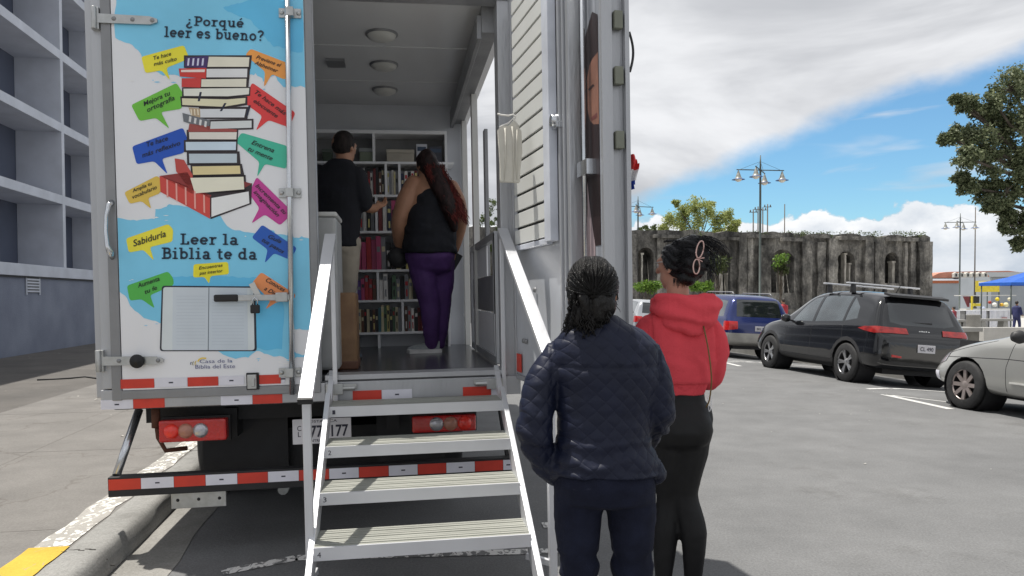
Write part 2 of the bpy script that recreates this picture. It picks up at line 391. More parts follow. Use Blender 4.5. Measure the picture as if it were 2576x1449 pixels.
def roundp(pts, r=7):
    out = []; n = len(pts)
    for i in range(n):
        p, a, c = Vector(pts[i]), Vector(pts[i-1]), Vector(pts[(i+1) % n])
        u, v = (a-p), (c-p); ru = min(r, u.length*.4); rv = min(r, v.length*.4); A = p+u.normalized()*ru; B = p+v.normalized()*rv
        for k in range(5): t = k/4; out.append(tuple((A*(1-t)*(1-t)+p*2*t*(1-t)+B*t*t)))
    return out
z1 = lambda pts: [(x*.4629, y*.4629) for x, y in pts]
z2 = lambda pts: [(x*.3703, 536.6+y*.3703) for x, y in pts]
BL, BL2 = '79c6ea', '5cb8e2'
gp(ragged([(290, -60), (790, -60), (790, 217), (735, 214), (715, 216), (690, 190), (665, 205), (645, 178), (600, 195), (470, 200), (440, 186), (405, 186), (370, 170), (355, 140), (332, 116), (312, 105), (290, 92)], 7, 1.3), BL, 1)
gp(ragged([(290, 547), (345, 553), (388, 552), (392, 530), (430, 512), (470, 520), (555, 548), (580, 576), (640, 585), (680, 575), (720, 590), (790, 600), (790, 826), (735, 828), (728, 850), (732, 885), (790, 897), (726, 902), (703, 896), (663, 890), (644, 881), (626, 899), (600, 904), (575, 899), (552, 884), (500, 860), (420, 812), (404, 811), (359, 797), (333, 773), (314, 744), (290, 730)], 6, 4.4), BL, 1)
gp(ragged([(400, 700), (500, 690), (690, 700), (715, 780), (712, 880), (664, 878), (640, 872), (560, 850)], 5, 2.2), BL2, 2)
gp(ragged([(560, 20), (700, -20), (770, 60), (760, 130), (690, 120), (640, 60)], 6, 7.2), BL2, 2)
for k in range(40):   # brush flecks along the painted edges
    x, y = rnd.choice([(360, 195), (430, 205), (700, 225), (420, 545), (620, 590), (740, 600), (330, 700), (380, 815), (600, 905), (690, 905), (750, 905)])
    x += rnd.uniform(-45, 45); y += rnd.uniform(-6, 9); l = rnd.uniform(2, 9); h = rnd.uniform(.6, 1.8)
    gp([(x-l, y), (x, y-h), (x+l, y), (x, y+h)], BL if rnd.random() < .6 else 'e6e8f0', 2)
BUB = [
 ('e9dc34', z1([(768, 308), (1000, 245), (1030, 318), (905, 368), (925, 437), (878, 382), (790, 397)]), 3),
 ('6cbd3c', z1([(713, 570), (960, 450), (1003, 520), (988, 590), (875, 608), (922, 700), (848, 640), (758, 657)]), 3),
 ('1550b8', z1([(718, 795), (995, 693), (1022, 762), (1000, 830), (880, 862), (912, 947), (838, 875), (743, 892)]), 3),
 ('d9b94e', z1([(675, 1045), (855, 953), (885, 985), (870, 1050), (805, 1075), (823, 1136), (770, 1092), (705, 1107)]), 3),
 ('eadb3a', z1([(685, 1295), (915, 1216), (942, 1245), (938, 1312), (815, 1342), (838, 1417), (780, 1357), (700, 1372)]), 3),
 ('f09a48', z1([(1362, 264), (1584, 350), (1548, 433), (1478, 402), (1435, 474), (1440, 388), (1333, 298)]), 3),
 ('d93b3c', z1([(1370, 448), (1606, 612), (1572, 692), (1460, 652), (1390, 710), (1425, 630), (1325, 555)]), 3),
 ('3fb597', z1([(1312, 720), (1560, 792), (1555, 917), (1440, 890), (1397, 962), (1410, 880), (1281, 770)]), 3),
 ('c03b92', z1([(1395, 960), (1594, 1155), (1522, 1224), (1440, 1165), (1366, 1214), (1410, 1130), (1353, 1050)]), 3),
 ('1b57b4', z1([(1425, 1220), (1614, 1347), (1578, 1412), (1490, 1375), (1438, 1430), (1455, 1355), (1368, 1290)]), 3),
 ('eadc2c', z2([(1315, 345), (1550, 328), (1557, 412), (1430, 425), (1421, 480), (1390, 430), (1312, 436)]), 3),
 ('4fb24a', z2([(862, 490), (1142, 393), (1178, 440), (1182, 485), (1020, 555), (1052, 646), (962, 582), (882, 592)]), 3),
 ('ef8f56', z2([(1775, 398), (2012, 552), (1988, 595), (1880, 602), (1803, 652), (1838, 590), (1713, 470)]), 3)]
for c, pts, ly in BUB: gp(roundp(pts), c, ly)
# the painted pile of books
def bk(c, pts, ly=4): gp(z1(pts), c, ly)
CV = '2b2226'
for pts in ([(1000, 300), (1370, 300), (1362, 374), (1120, 374), (1000, 368)], [(1110, 366), (1360, 366), (1355, 428), (1110, 428)], [(1085, 424), (1355, 422), (1350, 480), (1085, 480)],
            [(990, 474), (1362, 472), (1360, 520), (1250, 532), (990, 530)], [(980, 524), (1345, 524), (1345, 570), (1215, 590), (985, 578)], [(1080, 580), (1350, 580), (1345, 646), (1085, 646)],
            [(1130, 650), (1378, 645), (1378, 702), (1135, 710)], [(1015, 705), (1295, 705), (1292, 768), (1015, 766)], [(1000, 760), (1292, 760), (1290, 824), (1000, 826)], [(1015, 822), (1302, 822), (1308, 896), (1018, 897)],
            [(1035, 892), (1315, 890), (1330, 962), (1040, 962)], [(1020, 950), (1335, 950), (1340, 1040), (1055, 1058)], [(1130, 1050), (1370, 995), (1366, 1108), (1145, 1190)]): bk(CV, pts, 4)
for c, pts in (('3d2a62', [(1010, 312), (1135, 303), (1124, 370), (1005, 362)]), ('c8362e', [(972, 372), (1122, 368), (1120, 427), (978, 415)]), ('c73a36', [(988, 425), (1095, 423), (1090, 476), (988, 472)]),
               ('b7a183', [(1025, 583), (1090, 590), (1090, 638), (1040, 628)]), ('6c7076', [(992, 613), (1142, 653), (1138, 706), (998, 660)]), ('9c4a44', [(1030, 672), (1290, 704), (1285, 716), (1022, 716)]),
               ('b8453e', [(950, 860), (1000, 868), (1048, 950), (1045, 1047), (958, 930)]), ('8c2f2c', [(870, 955), (1020, 935), (1060, 1010), (1040, 1050), (1150, 1060), (1140, 1075)]), ('c9453c', [(868, 955), (1142, 1068), (1142, 1188), (873, 1042)]),
               ('7c2a2a', [(1325, 985), (1372, 998), (1330, 1020)])): bk(c, pts, 5)
for c, pts in (('dcd8c6', [(1136, 308), (1356, 311), (1352, 363), (1128, 363)]), ('d9dadb', [(1124, 374), (1345, 373), (1343, 420), (1123, 420)]), ('dcd9c8', [(1096, 431), (1340, 428), (1338, 472), (1094, 472)]),
               ('dfe0d6', [(998, 482), (1355, 478), (1353, 512), (1240, 523), (1000, 521)]), ('dbd6b6', [(990, 534), (1232, 540), (1335, 532), (1333, 560), (1215, 580), (992, 570)]), ('d7dade', [(1088, 592), (1338, 592), (1328, 638), (1090, 638)]),
               ('cfd4d4', [(1146, 660), (1368, 655), (1368, 694), (1143, 700)]), ('ddd9d0', [(1028, 718), (1288, 718), (1285, 757), (1030, 756)]), ('c6d8e8', [(1010, 771), (1284, 770), (1282, 815), (1012, 816)]),
               ('b9c6cf', [(1028, 835), (1288, 835), (1288, 884), (1030, 886)]), ('d8c896', [(1046, 904), (1304, 900), (1308, 944), (1050, 950)]), ('e2dfcc', [(1035, 966), (1324, 960), (1328, 1028), (1060, 1050)]),
               ('e3e4e4', [(1150, 1076), (1352, 1040), (1356, 1104), (1150, 1178)])): bk(c, pts, 6)
for k in range(4): x = 1022+k*26; bk('c9c9e0', [(x, 318), (x+10, 316), (x+6, 356), (x-4, 357)], 7)
for k in range(5):
    t = k/5; x = 905+k*50; y = 985+k*21; bk('e3a096', [(x, y-12), (x+9, y-8), (x+11, y+88), (x+2, y+84)], 7)
for k in range(4): x = 1030+k*28; y = 630+k*9; bk('d6d6d6', [(x, y), (x+12, y+4), (x+8, y+34), (x-4, y+30)], 7)
for k in range(3): x = 1036+k*18; bk('e6dcc4', [(x, 592), (x+7, 594), (x+10, 626), (x+3, 625)], 7)
bk('e8d3cc', [(985, 380), (1115, 377), (1113, 392), (985, 392)], 7)
for a, c in (((1086, 500), (1078, 550)), ((1220, 560), (1198, 604)), ((1352, 572), (1338, 632))):
    bk('1c2238', [(a[0], a[1]), (a[0]+12, a[1]), (c[0]+9, c[1]), (c[0]-3, c[1])], 7)
for k in range(46):   # page edges
    pass
# open bible, titles, speech bubble words
gp(roundp(z2([(1100, 490), (1735, 495), (1745, 935), (1086, 935)]), 8), '1f2433', 4)
gp(roundp(z2([(1110, 500), (1722, 505), (1730, 928), (1098, 928)]), 7), 'cdd5d8', 5)
gp(z2([(1176, 505), (1419, 502), (1414, 927), (1172, 927)]), 'c3ccd4', 6); gp(z2([(1421, 502), (1680, 505), (1686, 927), (1417, 927)]), 'c0cad3', 6)
gp(z2([(1418, 500), (1423, 500), (1418, 928), (1413, 928)]), '5b6570', 7)
for k in range(16):
    y = 560+k*22; gp(z2([(1200, y), (1395, y), (1395, y+2.5), (1200, y+2.5)]), 'b4bec8', 7); gp(z2([(1440, y), (1660, y), (1660, y+2.5), (1440, y+2.5)]), 'b2bcc7', 7)
def words_on(vf, p0, p1, hgt, c, layer, plane=YP):
    vs, fs = vf; p0, p1 = Vector(p0), Vector(p1); d = p1-p0; nrm = Vector((d.y, -d.x)).normalized()*hgt
    P = []
    for u, v in vs:
        q = p0+d*u+nrm*v; p = TP(q.x, q.y, plane); p.y = plane-.0006*layer; P.append(p)
    G.add(P, fs, gmi(c))
NV = '12283c'
words_on(slab_text('\u00bfPorqu\u00e9'), (468, 64), (614, 70), 24, NV, 8)
words_on(slab_text('leer es bueno?'), (413, 93), (664, 104), 27, NV, 8)
words_on(slab_text('Leer la'), (453, 615), (601, 616), 28, NV, 8)
words_on(slab_text('Biblia te da'), (406, 651), (648, 653), 29, NV, 8)
def hand(s, p0, p1, h, c='14181c'): words_on(text_mesh(s, .28, .012), p0, p1, h*1.35, c, 8)
for s, a, c_, h in (('Te hace', (388, 151), (432, 139), 10), ('m\u00e1s culto', (388, 166), (446, 152), 10), ('Mejora tu', (363, 267), (430, 238), 12), ('ortograf\u00eda', (372, 282), (441, 250), 12),
                  ('Te hace', (371, 369), (424, 352), 12), ('m\u00e1s reflexivo', (359, 396), (455, 364), 12), ('Ampl\u00eda tu', (335, 484), (384, 464), 9), ('vocabulario', (335, 500), (396, 474), 10),
                  ('Sabidur\u00eda', (337, 620), (419, 594), 17), ('Previene el', (644, 147), (706, 169), 10), ('Alzheimer', (640, 161), (698, 183), 10), ('Te hace m\u00e1s', (640, 234), (716, 290), 11), ('elocuente', (637, 256), (696, 297), 11),
                  ('Entrena', (632, 362), (688, 384), 12), ('tu mente', (623, 378), (684, 404), 12), ('Incrementa tu', (642, 468), (716, 540), 11), ('imaginaci\u00f3n', (637, 484), (698, 546), 11),
                  ('Gu\u00eda', (674, 598), (706, 612), 11), ('tus pasos', (658, 606), (712, 638), 11), ('Encuentras', (501, 678), (561, 670), 8.5), ('paz interior', (502, 691), (561, 684), 8.5),
                  ('Aumenta', (348, 724), (403, 705), 12), ('tu fe', (366, 739), (397, 727), 11), ('Conoces', (668, 707), (714, 734), 12), ('a Dios', (664, 728), (700, 748), 11)): hand(s, a, c_, h)
LG = '5b5f86'
words_on(text_mesh('Casa de la', 0, .0), (503, 913), (585, 911), 13, LG, 8); words_on(text_mesh('Biblia del Este', 0, .0), (492, 927), (592, 925), 14, LG, 8)
v, f = stroke(arc(512, 911, 14, 11, 190, 300, 12), 3.2); gp_ = [TP(x, y, YP) for x, y in v]
for p in gp_: p.y = YP-.0006*6
G.add(gp_, f, gmi('e9c93c'))
for k, (a0, c) in enumerate(((496, 'c9b04a'), (489, '8d8a6a'), (483, '3c4468'))):
    v, f = stroke(arc(a0, 914, 5-k, 7-k*1.6, 130, 250, 6), 2); q = [TP(x, y, YP) for x, y in v]
    for p in q: p.y = YP-.0006*7
    G.add(q, f, gmi(c))
gr = G.build('printed_poster', GM, ld, solid=True)
# tapes on the left door, lower sill tape
a, c = TP(500, 971, -.06).z, TP(500, 948, -.06).z
tape(ld, -.0605, a, c, [(X(313), X(397), 'r'), (X(398), X(479), 'w'), (X(480), X(556), 'r'), (X(557), X(620), 'w'), (X(651), X(711), 'r'), (X(713), X(721), 'w')])
b = MB(); b.box((XL0-.005, -.05, zbot-.0), (X_OPEN0+.02, .02, zbot+.11)); b.build('lower_sill', m_alu, truck, .004)
a, c = TP(500, 1021, -.05).z, TP(500, 998, -.05).z
tape(truck, -.0505, a, c, [(X(261), X(341), 'w'), (X(342), X(420), 'r'), (X(560), X(638), 'w'), (X(639), X(713), 'r')])
def strap(pa, pb, h, parent, name='hinge'):
    A = TP(*pa, -.07); B = TP(*pb, -.07); t = MB(); hh = h/430
    t.prism([(A.x, -.062, A.z-hh), (B.x-.04, -.062, B.z-hh*.9), (B.x, -.062, B.z-hh*.35), (B.x, -.062, B.z+hh*.35), (B.x-.04, -.062, B.z+hh*.9), (A.x, -.062, A.z+hh)], (0, -.014, 0))
    t.box((A.x-.025, -.075, A.z-hh*2.4), (A.x+.018, -.0, A.z+hh*2.4))
    t.tube([(A.x-.005, -.08, A.z-hh*2.4), (A.x-.005, -.08, A.z+hh*2.4)], .014)
    o = t.build(name, m_galv, parent, .002)
    for k in (.3, .6, .92):
        x = A.x+(B.x-A.x)*k; z = A.z+(B.z-A.z)*k
        MB().lathe([(0, .008), (.008, .007), (.013, 0)], 10, M=Matrix.Translation((x, -.076, z)) @ Matrix.Rotation(R(90), 4, 'X')).build('bolt', m_alud, o)
    return o
strap((240, 45), (396, 52), 11, ld); hg = strap((252, 908), (411, 906), 11, ld)
p = TP(346, 908, -.08)
Mx = Matrix.Translation(p) @ Matrix.Rotation(R(90), 4, 'X')
MB().lathe([(0, .03), (.012, .03), (.014, .022), (.034, .024), (.04, .012), (.038, 0), (0, 0)], 20, M=Mx).build('door_stop', m_dark, hg)
# lock rod with brackets and handle
A, B_ = TP(722, -30, -.09), TP(735, 992, -.09); rodx = lambda z: A.x+(B_.x-A.x)*(A.z-z)/(A.z-B_.z)
rod = MB().tube([(rodx(3.3), -.085, 3.3), (rodx(B_.z), -.085, B_.z)], .0165, 12).build('lock_rod', m_chrome, ld)
for py in (30, 484, 937):
    p = TP(729, py, -.085); t = MB(); t.box((p.x-.065, -.07, p.z-.028), (p.x+.062, -.06, p.z+.028)); t.box((p.x-.022, -.108, p.z-.026), (p.x+.022, -.066, p.z+.026))
    for s in (-1, 1): t.lathe([(0, .01), (.01, .008), (.014, 0)], 10, M=Matrix.Translation((p.x+s*.048, -.07, p.z)) @ Matrix.Rotation(R(90), 4, 'X'))
    t.build('rod_bracket', m_galv, rod, .003)
A, B_ = TP(538, 750, -.1), TP(724, 750, -.1)
t = MB(); t.bar((TP(596, 750, -.1).x, -.1, A.z), (TP(728, 751, -.1).x, -.1, A.z-.002), .012, .035); t.bar((TP(694, 751, -.1).x, -.104, A.z), (B_.x, -.104, A.z), .03, .055)
hd = t.build('door_handle', m_galv, ld, .004)
MB().bar((A.x, -.1, A.z), (TP(600, 750, -.1).x, -.1, A.z), .028, .042).build('grip', m_dark, hd, .01)
p = TP(640, 728, -.09)
MB().prism([(p.x-.03, -.085, p.z+.03), (p.x, -.085, p.z+.045), (p.x+.035, -.085, p.z-.03), (p.x+.01, -.085, p.z-.05)], (0, -.008, 0)).build('hasp', m_wht2, ld, .003)
p = TP(642, 776, -.11); t = MB(); t.box((p.x-.026, -.125, p.z-.027), (p.x+.026, -.1, p.z+.022)); lk = t.build('padlock', m_dark, ld, .006)
MB().tube([(p.x-.014, -.112, p.z+.02), (p.x-.014, -.112, p.z+.05), (p.x, -.112, p.z+.064), (p.x+.014, -.112, p.z+.05), (p.x+.014, -.112, p.z+.02)], .0045, 8).build('shackle', m_chrome, lk)
p = TP(635, 959, -.075); t = MB(); t.box((p.x-.036, -.07, p.z-.05), (p.x+.036, -.06, p.z+.05), 1); t.box((p.x-.028, -.085, p.z-.043), (p.x+.024, -.07, p.z+.04)); t.box((p.x-.006, -.093, p.z-.03), (p.x+.016, -.085, p.z+.02)); t.build('lock_box', [m_galv, m_dark], ld, .004)
# grab handle on the corner
pts = [TP(x, y, -.1) for x, y in ((274, 506), (273, 515), (267, 540), (266, 580), (270, 618), (277, 633), (276, 650))]
t = MB(); t.tube([(p.x, -.05 if i in (0, 6) else -.1, p.z) for i, p in enumerate(pts)], [.02, .013, .01, .01, .012, .018, .012], 10); t.build('grab_handle', m_chrome, ld)
# ---- right rear door A (open) and B behind it
hx = Vector((.03, 4.705, 0)); da = Vector((.26, -.966, 0)).normalized(); na = Vector((-.966, -.26, 0)).normalized()  # na faces the opening
ra = (TM.to_3x3().inverted() @ da); ra = Vector((ra.x, ra.y, 0)).normalized()
def DA(s, off, z):   # point along door A from its hinge
    l = TI @ (hx+Vector((0, 0, z))); n = Vector((ra.y, -ra.x, 0)); n = -n if n.x > 0 else n
    l.z = z; return l+ra*s+n*off
dm = Matrix(((ra.x, 0, 0, 0), (ra.y, 0, 0, 0), (0, 0, 1, 0), (0, 0, 0, 1)))
nl = Vector((ra.y, -ra.x, 0)); nl = -nl if nl.x > 0 else nl
o0 = TI @ hx
DM = Matrix(((ra.x, nl.x, 0, o0.x), (ra.y, nl.y, 0, o0.y), (0, 0, 1, 0), (0, 0, 0, 1)))   # (s, toward opening, z)
zd = .985; zTop = 3.30
da_o = empty('rear_door'); da_o.parent = truck; tag(da_o, label='open right rear door with white slatted display panel')
t = MB(); t.box((.03, -.055, zd), (1.05, -.008, zTop), M=DM); t.build('door_panel', mat('grey_white_panel', (.47, .49, .53), .35, 0, .12, 1.6, .04, 8), da_o, .004)
t = MB(); t.box((0, -.06, zd-.03), (.03, 0, zTop+.02), M=DM); t.box((1.05, -.058, zd-.03), (1.09, .004, zTop+.02), M=DM); t.box((.03, -.06, zd-.03), (1.05, .002, zd), M=DM)
t.box((.94, -.008, zd), (.965, .012, zTop), M=DM); t.box((1.0, -.008, zd), (1.015, .008, zTop), M=DM); t.build('door_frame', m_alu, da_o, .004)
t = MB(); t.box((.6, -.006, zd+.4), (.61, .0, zd+.42), M=DM)
# slat panel: boards with dark grooves, set proud of the door
S0, S1 = .17, .80; zp0 = 1.765
sp = MB(); n = 15; hs = (3.22-zp0)/n
for k in range(n): sp.box((S0, .014, zp0+k*hs+.009), (S1, .03, zp0+(k+1)*hs-.007), M=DM)
slat = sp.build('slat_panel', mat('white_slatwall', (.68, .69, .67), .4, 0, .03, 2), da_o, .002)
t = MB(); t.box((S0+.004, .002, zp0), (S1-.004, .013, 3.22), M=DM); t.build('slat_backing', m_dark, slat)
t = MB(); t.box((S1, .001, zp0-.02), (.90, .045, 3.25), M=DM); t.box((S0, .001, zp0-.03), (S1, .034, zp0), M=DM); t.box((S0, .001, 3.22), (S1, .034, 3.25), M=DM); t.build('panel_edge', mat('panel_edging', (.62, .65, .72), .35), slat, .003)
for s_, z_ in ((.5, 1.28), (.47, 1.5), (.22, 1.2), (.27, 1.2)): MB().lathe([(0, .012), (.012, .01), (.016, 0)], 8, M=DM @ Matrix.Translation((s_, 0, z_)) @ Matrix.Rotation(R(-90), 4, 'X')).build('bolt', m_alud, da_o)
t = MB(); t.box((.84, .0, 2.30), (.98, .03, 2.33), M=DM); t.lathe([(0, .05), (.03, .045), (.036, .02), (.03, 0)], 14, M=DM @ Matrix.Translation((.93, .0, 2.34)) @ Matrix.Rotation(R(-90), 4, 'X')); t.build('latch', m_chrome, da_o, .003)
t = MB(); t.box((.06, -.0, zd+.02), (.16, .004, zd+.13), M=DM); t.build('reflector', m_red, da_o)
# door B: thick panel beyond A, its outer face printed, rod and channels
db = empty('side_door'); db.parent = truck; tag(db, label='folded side panel with printed picture and steel channels at the right')
B0_ = .0; SB = 1.335; ob = -.075
t = MB(); t.box((.1, ob-.03, .93), (SB-.03, ob, 3.5), M=DM); t.build('door_panel', mat('side_print_base', '3a3438', .3, 0, .3, 2.5, col2='70666a', stretch=(1, 1, .3)), db)
t = MB()
t.box((SB-.025, ob-.046, .9), (SB, ob+.006, 3.5), M=DM); t.box((SB-.045, ob-.106, .9), (SB-.025, ob-.046, 3.5), M=DM); t.box((SB-.035, ob-.128, .9), (SB+.005, ob-.106, 3.5), M=DM); t.box((.1, ob-.11, .93), (SB-.02, ob-.107, 3.5), M=DM)
t.build('steel_channel', m_alu, db, .003)
for z_ in (2.95, 2.67, 2.42, 2.13): MB().box((SB-.02, ob-.095, z_), (SB+.012, ob-.055, z_+.08), M=DM).build('rubber_block', mat('olive_rubber', (.2, .21, .17), .7), db, .003)
t = MB(); t.tube([DM @ Vector((1.16, ob+.03, .95)), DM @ Vector((1.16, ob+.03, 3.5))], .012, 12); t.box((1.11, ob, 2.03), (1.24, ob+.05, 2.10), M=DM); t.build('lock_rod', m_chrome, db)
# picture on B: long dark hair and part of a face
fp = MB(); 
def fpoly(pts, mi, ly): fp.poly([DM @ Vector((s_, ob+.001+.0007*ly, z_)) for s_, z_ in pts], mi)
sx = lambda px: (lambda r_: (4.724*r_-.102)/(.26+.966*r_))((px-1288)/1900)
pzz = lambda py: 1.5+(745-py)*3.56/1900
def fp2(pts, mi, ly): fpoly([(sx(x_), pzz(y_)) for x_, y_ in pts], mi, ly)
fpoly([(.9, .95), (1.31, .95), (1.31, 3.5), (.9, 3.5)], 0, 0)
fp2([(1470, 60), (1478, 10), (1488, -60), (1525, -60), (1525, 1100), (1440, 1100)], 0, 1)
fp2([(1440, 60), (1472, 40), (1476, 60), (1480, 90), (1476, 160), (1482, 420), (1482, 640), (1440, 640)], 1, 2)
fp2([(1482, 150), (1492, 110), (1507, 72), (1512, 60), (1526, 80), (1526, 640), (1512, 640), (1500, 560), (1492, 470), (1485, 300)], 1, 3)
fp2([(1497, 215), (1504, 185), (1512, 175), (1526, 170), (1526, 345), (1512, 338), (1503, 322), (1497, 290)], 2, 4)
fp2([(1500, 243), (1512, 238), (1516, 244), (1503, 249)], 1, 5); fp2([(1505, 318), (1522, 314), (1522, 326), (1508, 326)], 4, 5)
fp2([(1484, 440), (1492, 450), (1500, 540), (1512, 640), (1514, 1100), (1440, 1100), (1470, 640)], 3, 4)
fp.build('printed_picture', [mat('pr_bg', 'a8acb4', .3, 0, .3, 3, stretch=(9, 9, .2), col2='6d7178'), mat('pr_hair', '2a1c1c', .35, 0, .3, 6), mat('pr_skin', '8c6353', .35, 0, .35, 5), mat('pr_cloth', 'a8979a', .35), mat('pr_lip', '6b3c38', .35)], db, solid=True)
pts = [DM @ Vector((SB+.0, ob-.13-.018*math.sin(math.pi*k/12), 2.66-.18*k/12)) for k in range(13)]
MB().tube(pts, .006, 8).build('cable_loop', m_dark, db)
# ---- underside
b = MB()
for x in (.62, 1.62): b.box((x, .25, .62), (x+.08, 6.0, .8))
for y in (.3, 1.2, 2.4, 3.6): b.box((.15, y, .72), (BW-.15, y+.08, .83))
b.box((.5, .5, .35), (1.9, 2.4, .62)); b.tube([(1.2, .9, .42), (1.2, 3.4, .42)], .05); b.tube([(.45, 1.7, .42), (2.0, 1.7, .42)], .09)
b.build('chassis', m_blk, truck)
b = MB(); b.box((.45, .42, .30), (.98, .44, .8)); mf = b.build('mudflap', m_dark, truck); b = MB(); b.box((1.55, .42, .30), (2.0, .44, .8)); b.build('mudflap', m_dark, truck)
def wheel_prof(r, wd): return [(r*.62, -wd/2), (r*.9, -wd/2), (r*.985, -wd/2+.02), (r, -wd/2+.05), (r, wd/2-.05), (r*.985, wd/2-.02), (r*.9, wd/2), (r*.62, wd/2)]
for y in (1.55, 4.9):
    for x in (.42, 1.98):
        Mx = Matrix.Translation((x, y, .41)) @ Matrix.Rotation(R(90), 4, 'Y')
        wh = MB().lathe(wheel_prof(.41, .4 if y < 2 else .24), 36, M=Mx).build('wheel', m_dark, truck)
        MB().lathe([(0, .03), (.1, .03), (.13, .08), (.25, .1), (.25, -.1), (0, -.1)], 24, M=Mx).build('rim', m_alud, wh)
# cab at the front end
b = MB(); b.prism([(.15, 6.35, .75), (.15, 6.35, 2.6), (.15, 6.9, 2.65), (.15, 7.7, 1.7), (.15, 7.75, .75)], (2.1, 0, 0)); b.build('cab', m_white, truck, .05)
# tail lights
def tail(px0, px1, py0, py1, order):
    a = TP(px0, py1, .06); c = TP(px1, py0, .06); t = MB(); t.box((a.x, .03, a.z), (c.x, .1, c.z)); h = t.build('tail_light', m_lensr, truck, .012)
    zm = (a.z+c.z)/2
    for f_, m_ in order:
        x = a.x+(c.x-a.x)*f_; MB().lathe([(0, .018), (.025, .016), (.042, .006), (.044, 0)], 20, M=Matrix.Translation((x, .03, zm)) @ Matrix.Rotation(R(90), 4, 'X')).build('lens', m_, h)
    MB().box((a.x-.01, .1, a.z-.01), (c.x+.01, .13, c.z+.01)).build('backplate', m_dark, h)
tail(403, 571, 1050, 1112, [(.19, m_lensr2), (.4, m_lensa), (.62, m_lensw)])
tail(1037, 1196, 1040, 1088, [(.82, m_lensr2), (.6, m_lensa), (.38, m_lensw)])
# licence plate
a = TP(737, 1118, .05); c = TP(883, 1049, .05)
t = MB(); t.box((a.x, .045, a.z), (c.x, .05, c.z)); pl = t.build('licence_plate', mat('plate_white', (.62, .61, .64), .4), truck, .004)
t = MB()
def ptxt(s, x0, x1, z0, h, off=.01, dz=0):
    vs, fs = text_mesh(s, 0, off); hh = max(v for u, v in vs)
    t.add([(a.x+(c.x-a.x)*(x0+(x1-x0)*u), .044, a.z+(c.z-a.z)*(z0+h*v/hh)) for u, v in vs], fs)
ptxt('COSTA RICA', .22, .76, .85, .1); ptxt('778177', .3, .95, .28, .46, .022); ptxt('CENTROAMERICA', .22, .8, .08, .1); ptxt('C', .08, .15, .54, .2, .004); ptxt('L', .09, .14, .3, .2, .004)
t.build('plate_lettering', mat('plate_ink', (.015, .015, .035), .4), pl, solid=True)
# under-run bumper with tape
a = TP(272, 1240, -.02); c = TP(1290, 1190, -.02); zb1 = TP(780, 1176, -.03).z; zb0 = zb1-.115
b = MB(); b.box((TP(272, 1200, -.02).x, -.03, zb0), (BW-.04, .05, zb1)); bp = b.build('rear_bumper', m_blk, truck, .004)
xs = [272, 354, 437, 517, 597, 674, 752, 828, 903, 978, 1051, 1123, 1195, 1266, 1292]; zt0, zt1 = zb1-.074, zb1-.012
tape(bp, -.031, zt0, zt1, [(TP(xs[i], 1195, -.03).x+.001, TP(xs[i+1], 1195, -.03).x-.001, 'rw'[i % 2]) for i in range(len(xs)-1)])
a = TP(430, 1240, 0); c = TP(569, 1270, 0); b = MB(); b.box((a.x, 0, zb0-.095), (c.x, .012, zb0-.002)); br = b.build('steel_plate', m_galv, truck, .002)
for k in (.12, .5, .88): MB().lathe([(0, .006), (.007, .005), (.01, 0)], 10, M=Matrix.Translation((a.x+(c.x-a.x)*k, 0, zb0-.045)) @ Matrix.Rotation(R(90), 4, 'X')).build('bolt', m_dark, br)
A, B_ = TP(350, 1030, .25), TP(293, 1195, .02); MB().tube([A, B_], .024, 12).build('bumper_strut', m_chrome, truck)
A, B_ = TP(1262, 1030, .25), TP(1284, 1165, .02); MB().bar(A, B_, .045, .03).build('bumper_strut', m_blk, truck)
t = MB(); A = TP(392, 1050, .1); t.tube([A, A+Vector((.01, 0, -.12)), A+Vector((.05, 0, -.2)), A+Vector((.16, .05, -.2))], .014); t.tube([A+Vector((0, 0, .06)), A+Vector((0, 0, -.06))], .026); t.build('air_hose', mat('rusty_brown', (.09, .035, .02), .8), truck)
t = MB(); A = TP(712, 1232, .6); t.tube([A, A+Vector((0, .5, 0))], .035); t.build('exhaust_pipe', m_galv, truck)
# ---------------------------------------------------------------- aluminium steps
m_tread = mat('ribbed_tread', (.36, .365, .33), .5, .25, .12, 8, .1, 40, stretch=(.3, 1, 1))
m_alw = mat('anodised_aluminium', (.66, .67, .70), .33, .35, .06, 3)
steps = empty('access_steps', mw=TM, label='aluminium access steps with sloping handrails leading up into the truck', cat='steps')
XS0, XS1 = 1.305, 2.305; RUN, RISE = .30, .165; Y1, Z1 = -.34, .868
for i in range(4):
    y = Y1-RUN*i; z = Z1-RISE*i; t = MB()
    t.box((XS0+.012, y-.012, z-.058), (XS1-.012, y+.0, z), 1); t.box((XS0+.012, y, z-.03), (XS1-.012, y+.262, z-.006))
    for k in range(9): t.box((XS0+.014, y+.006+k*.028, z-.006), (XS1-.014, y+.026+k*.028, z-.001-(k % 3 == 0)*.0015))
    t.box((XS0+.012, y+.25, z-.05), (XS1-.012, y+.262, z-.03), 1)
    tr = t.build('tread', [m_tread, m_alw], steps)
    vs, fs = text_mesh(str(i+1)); MB().add([(XS0+.03+u*.016, y-.0135, z-.042+v*.034) for u, v in vs], fs).build('step_number', m_tape_dash, tr, solid=True)
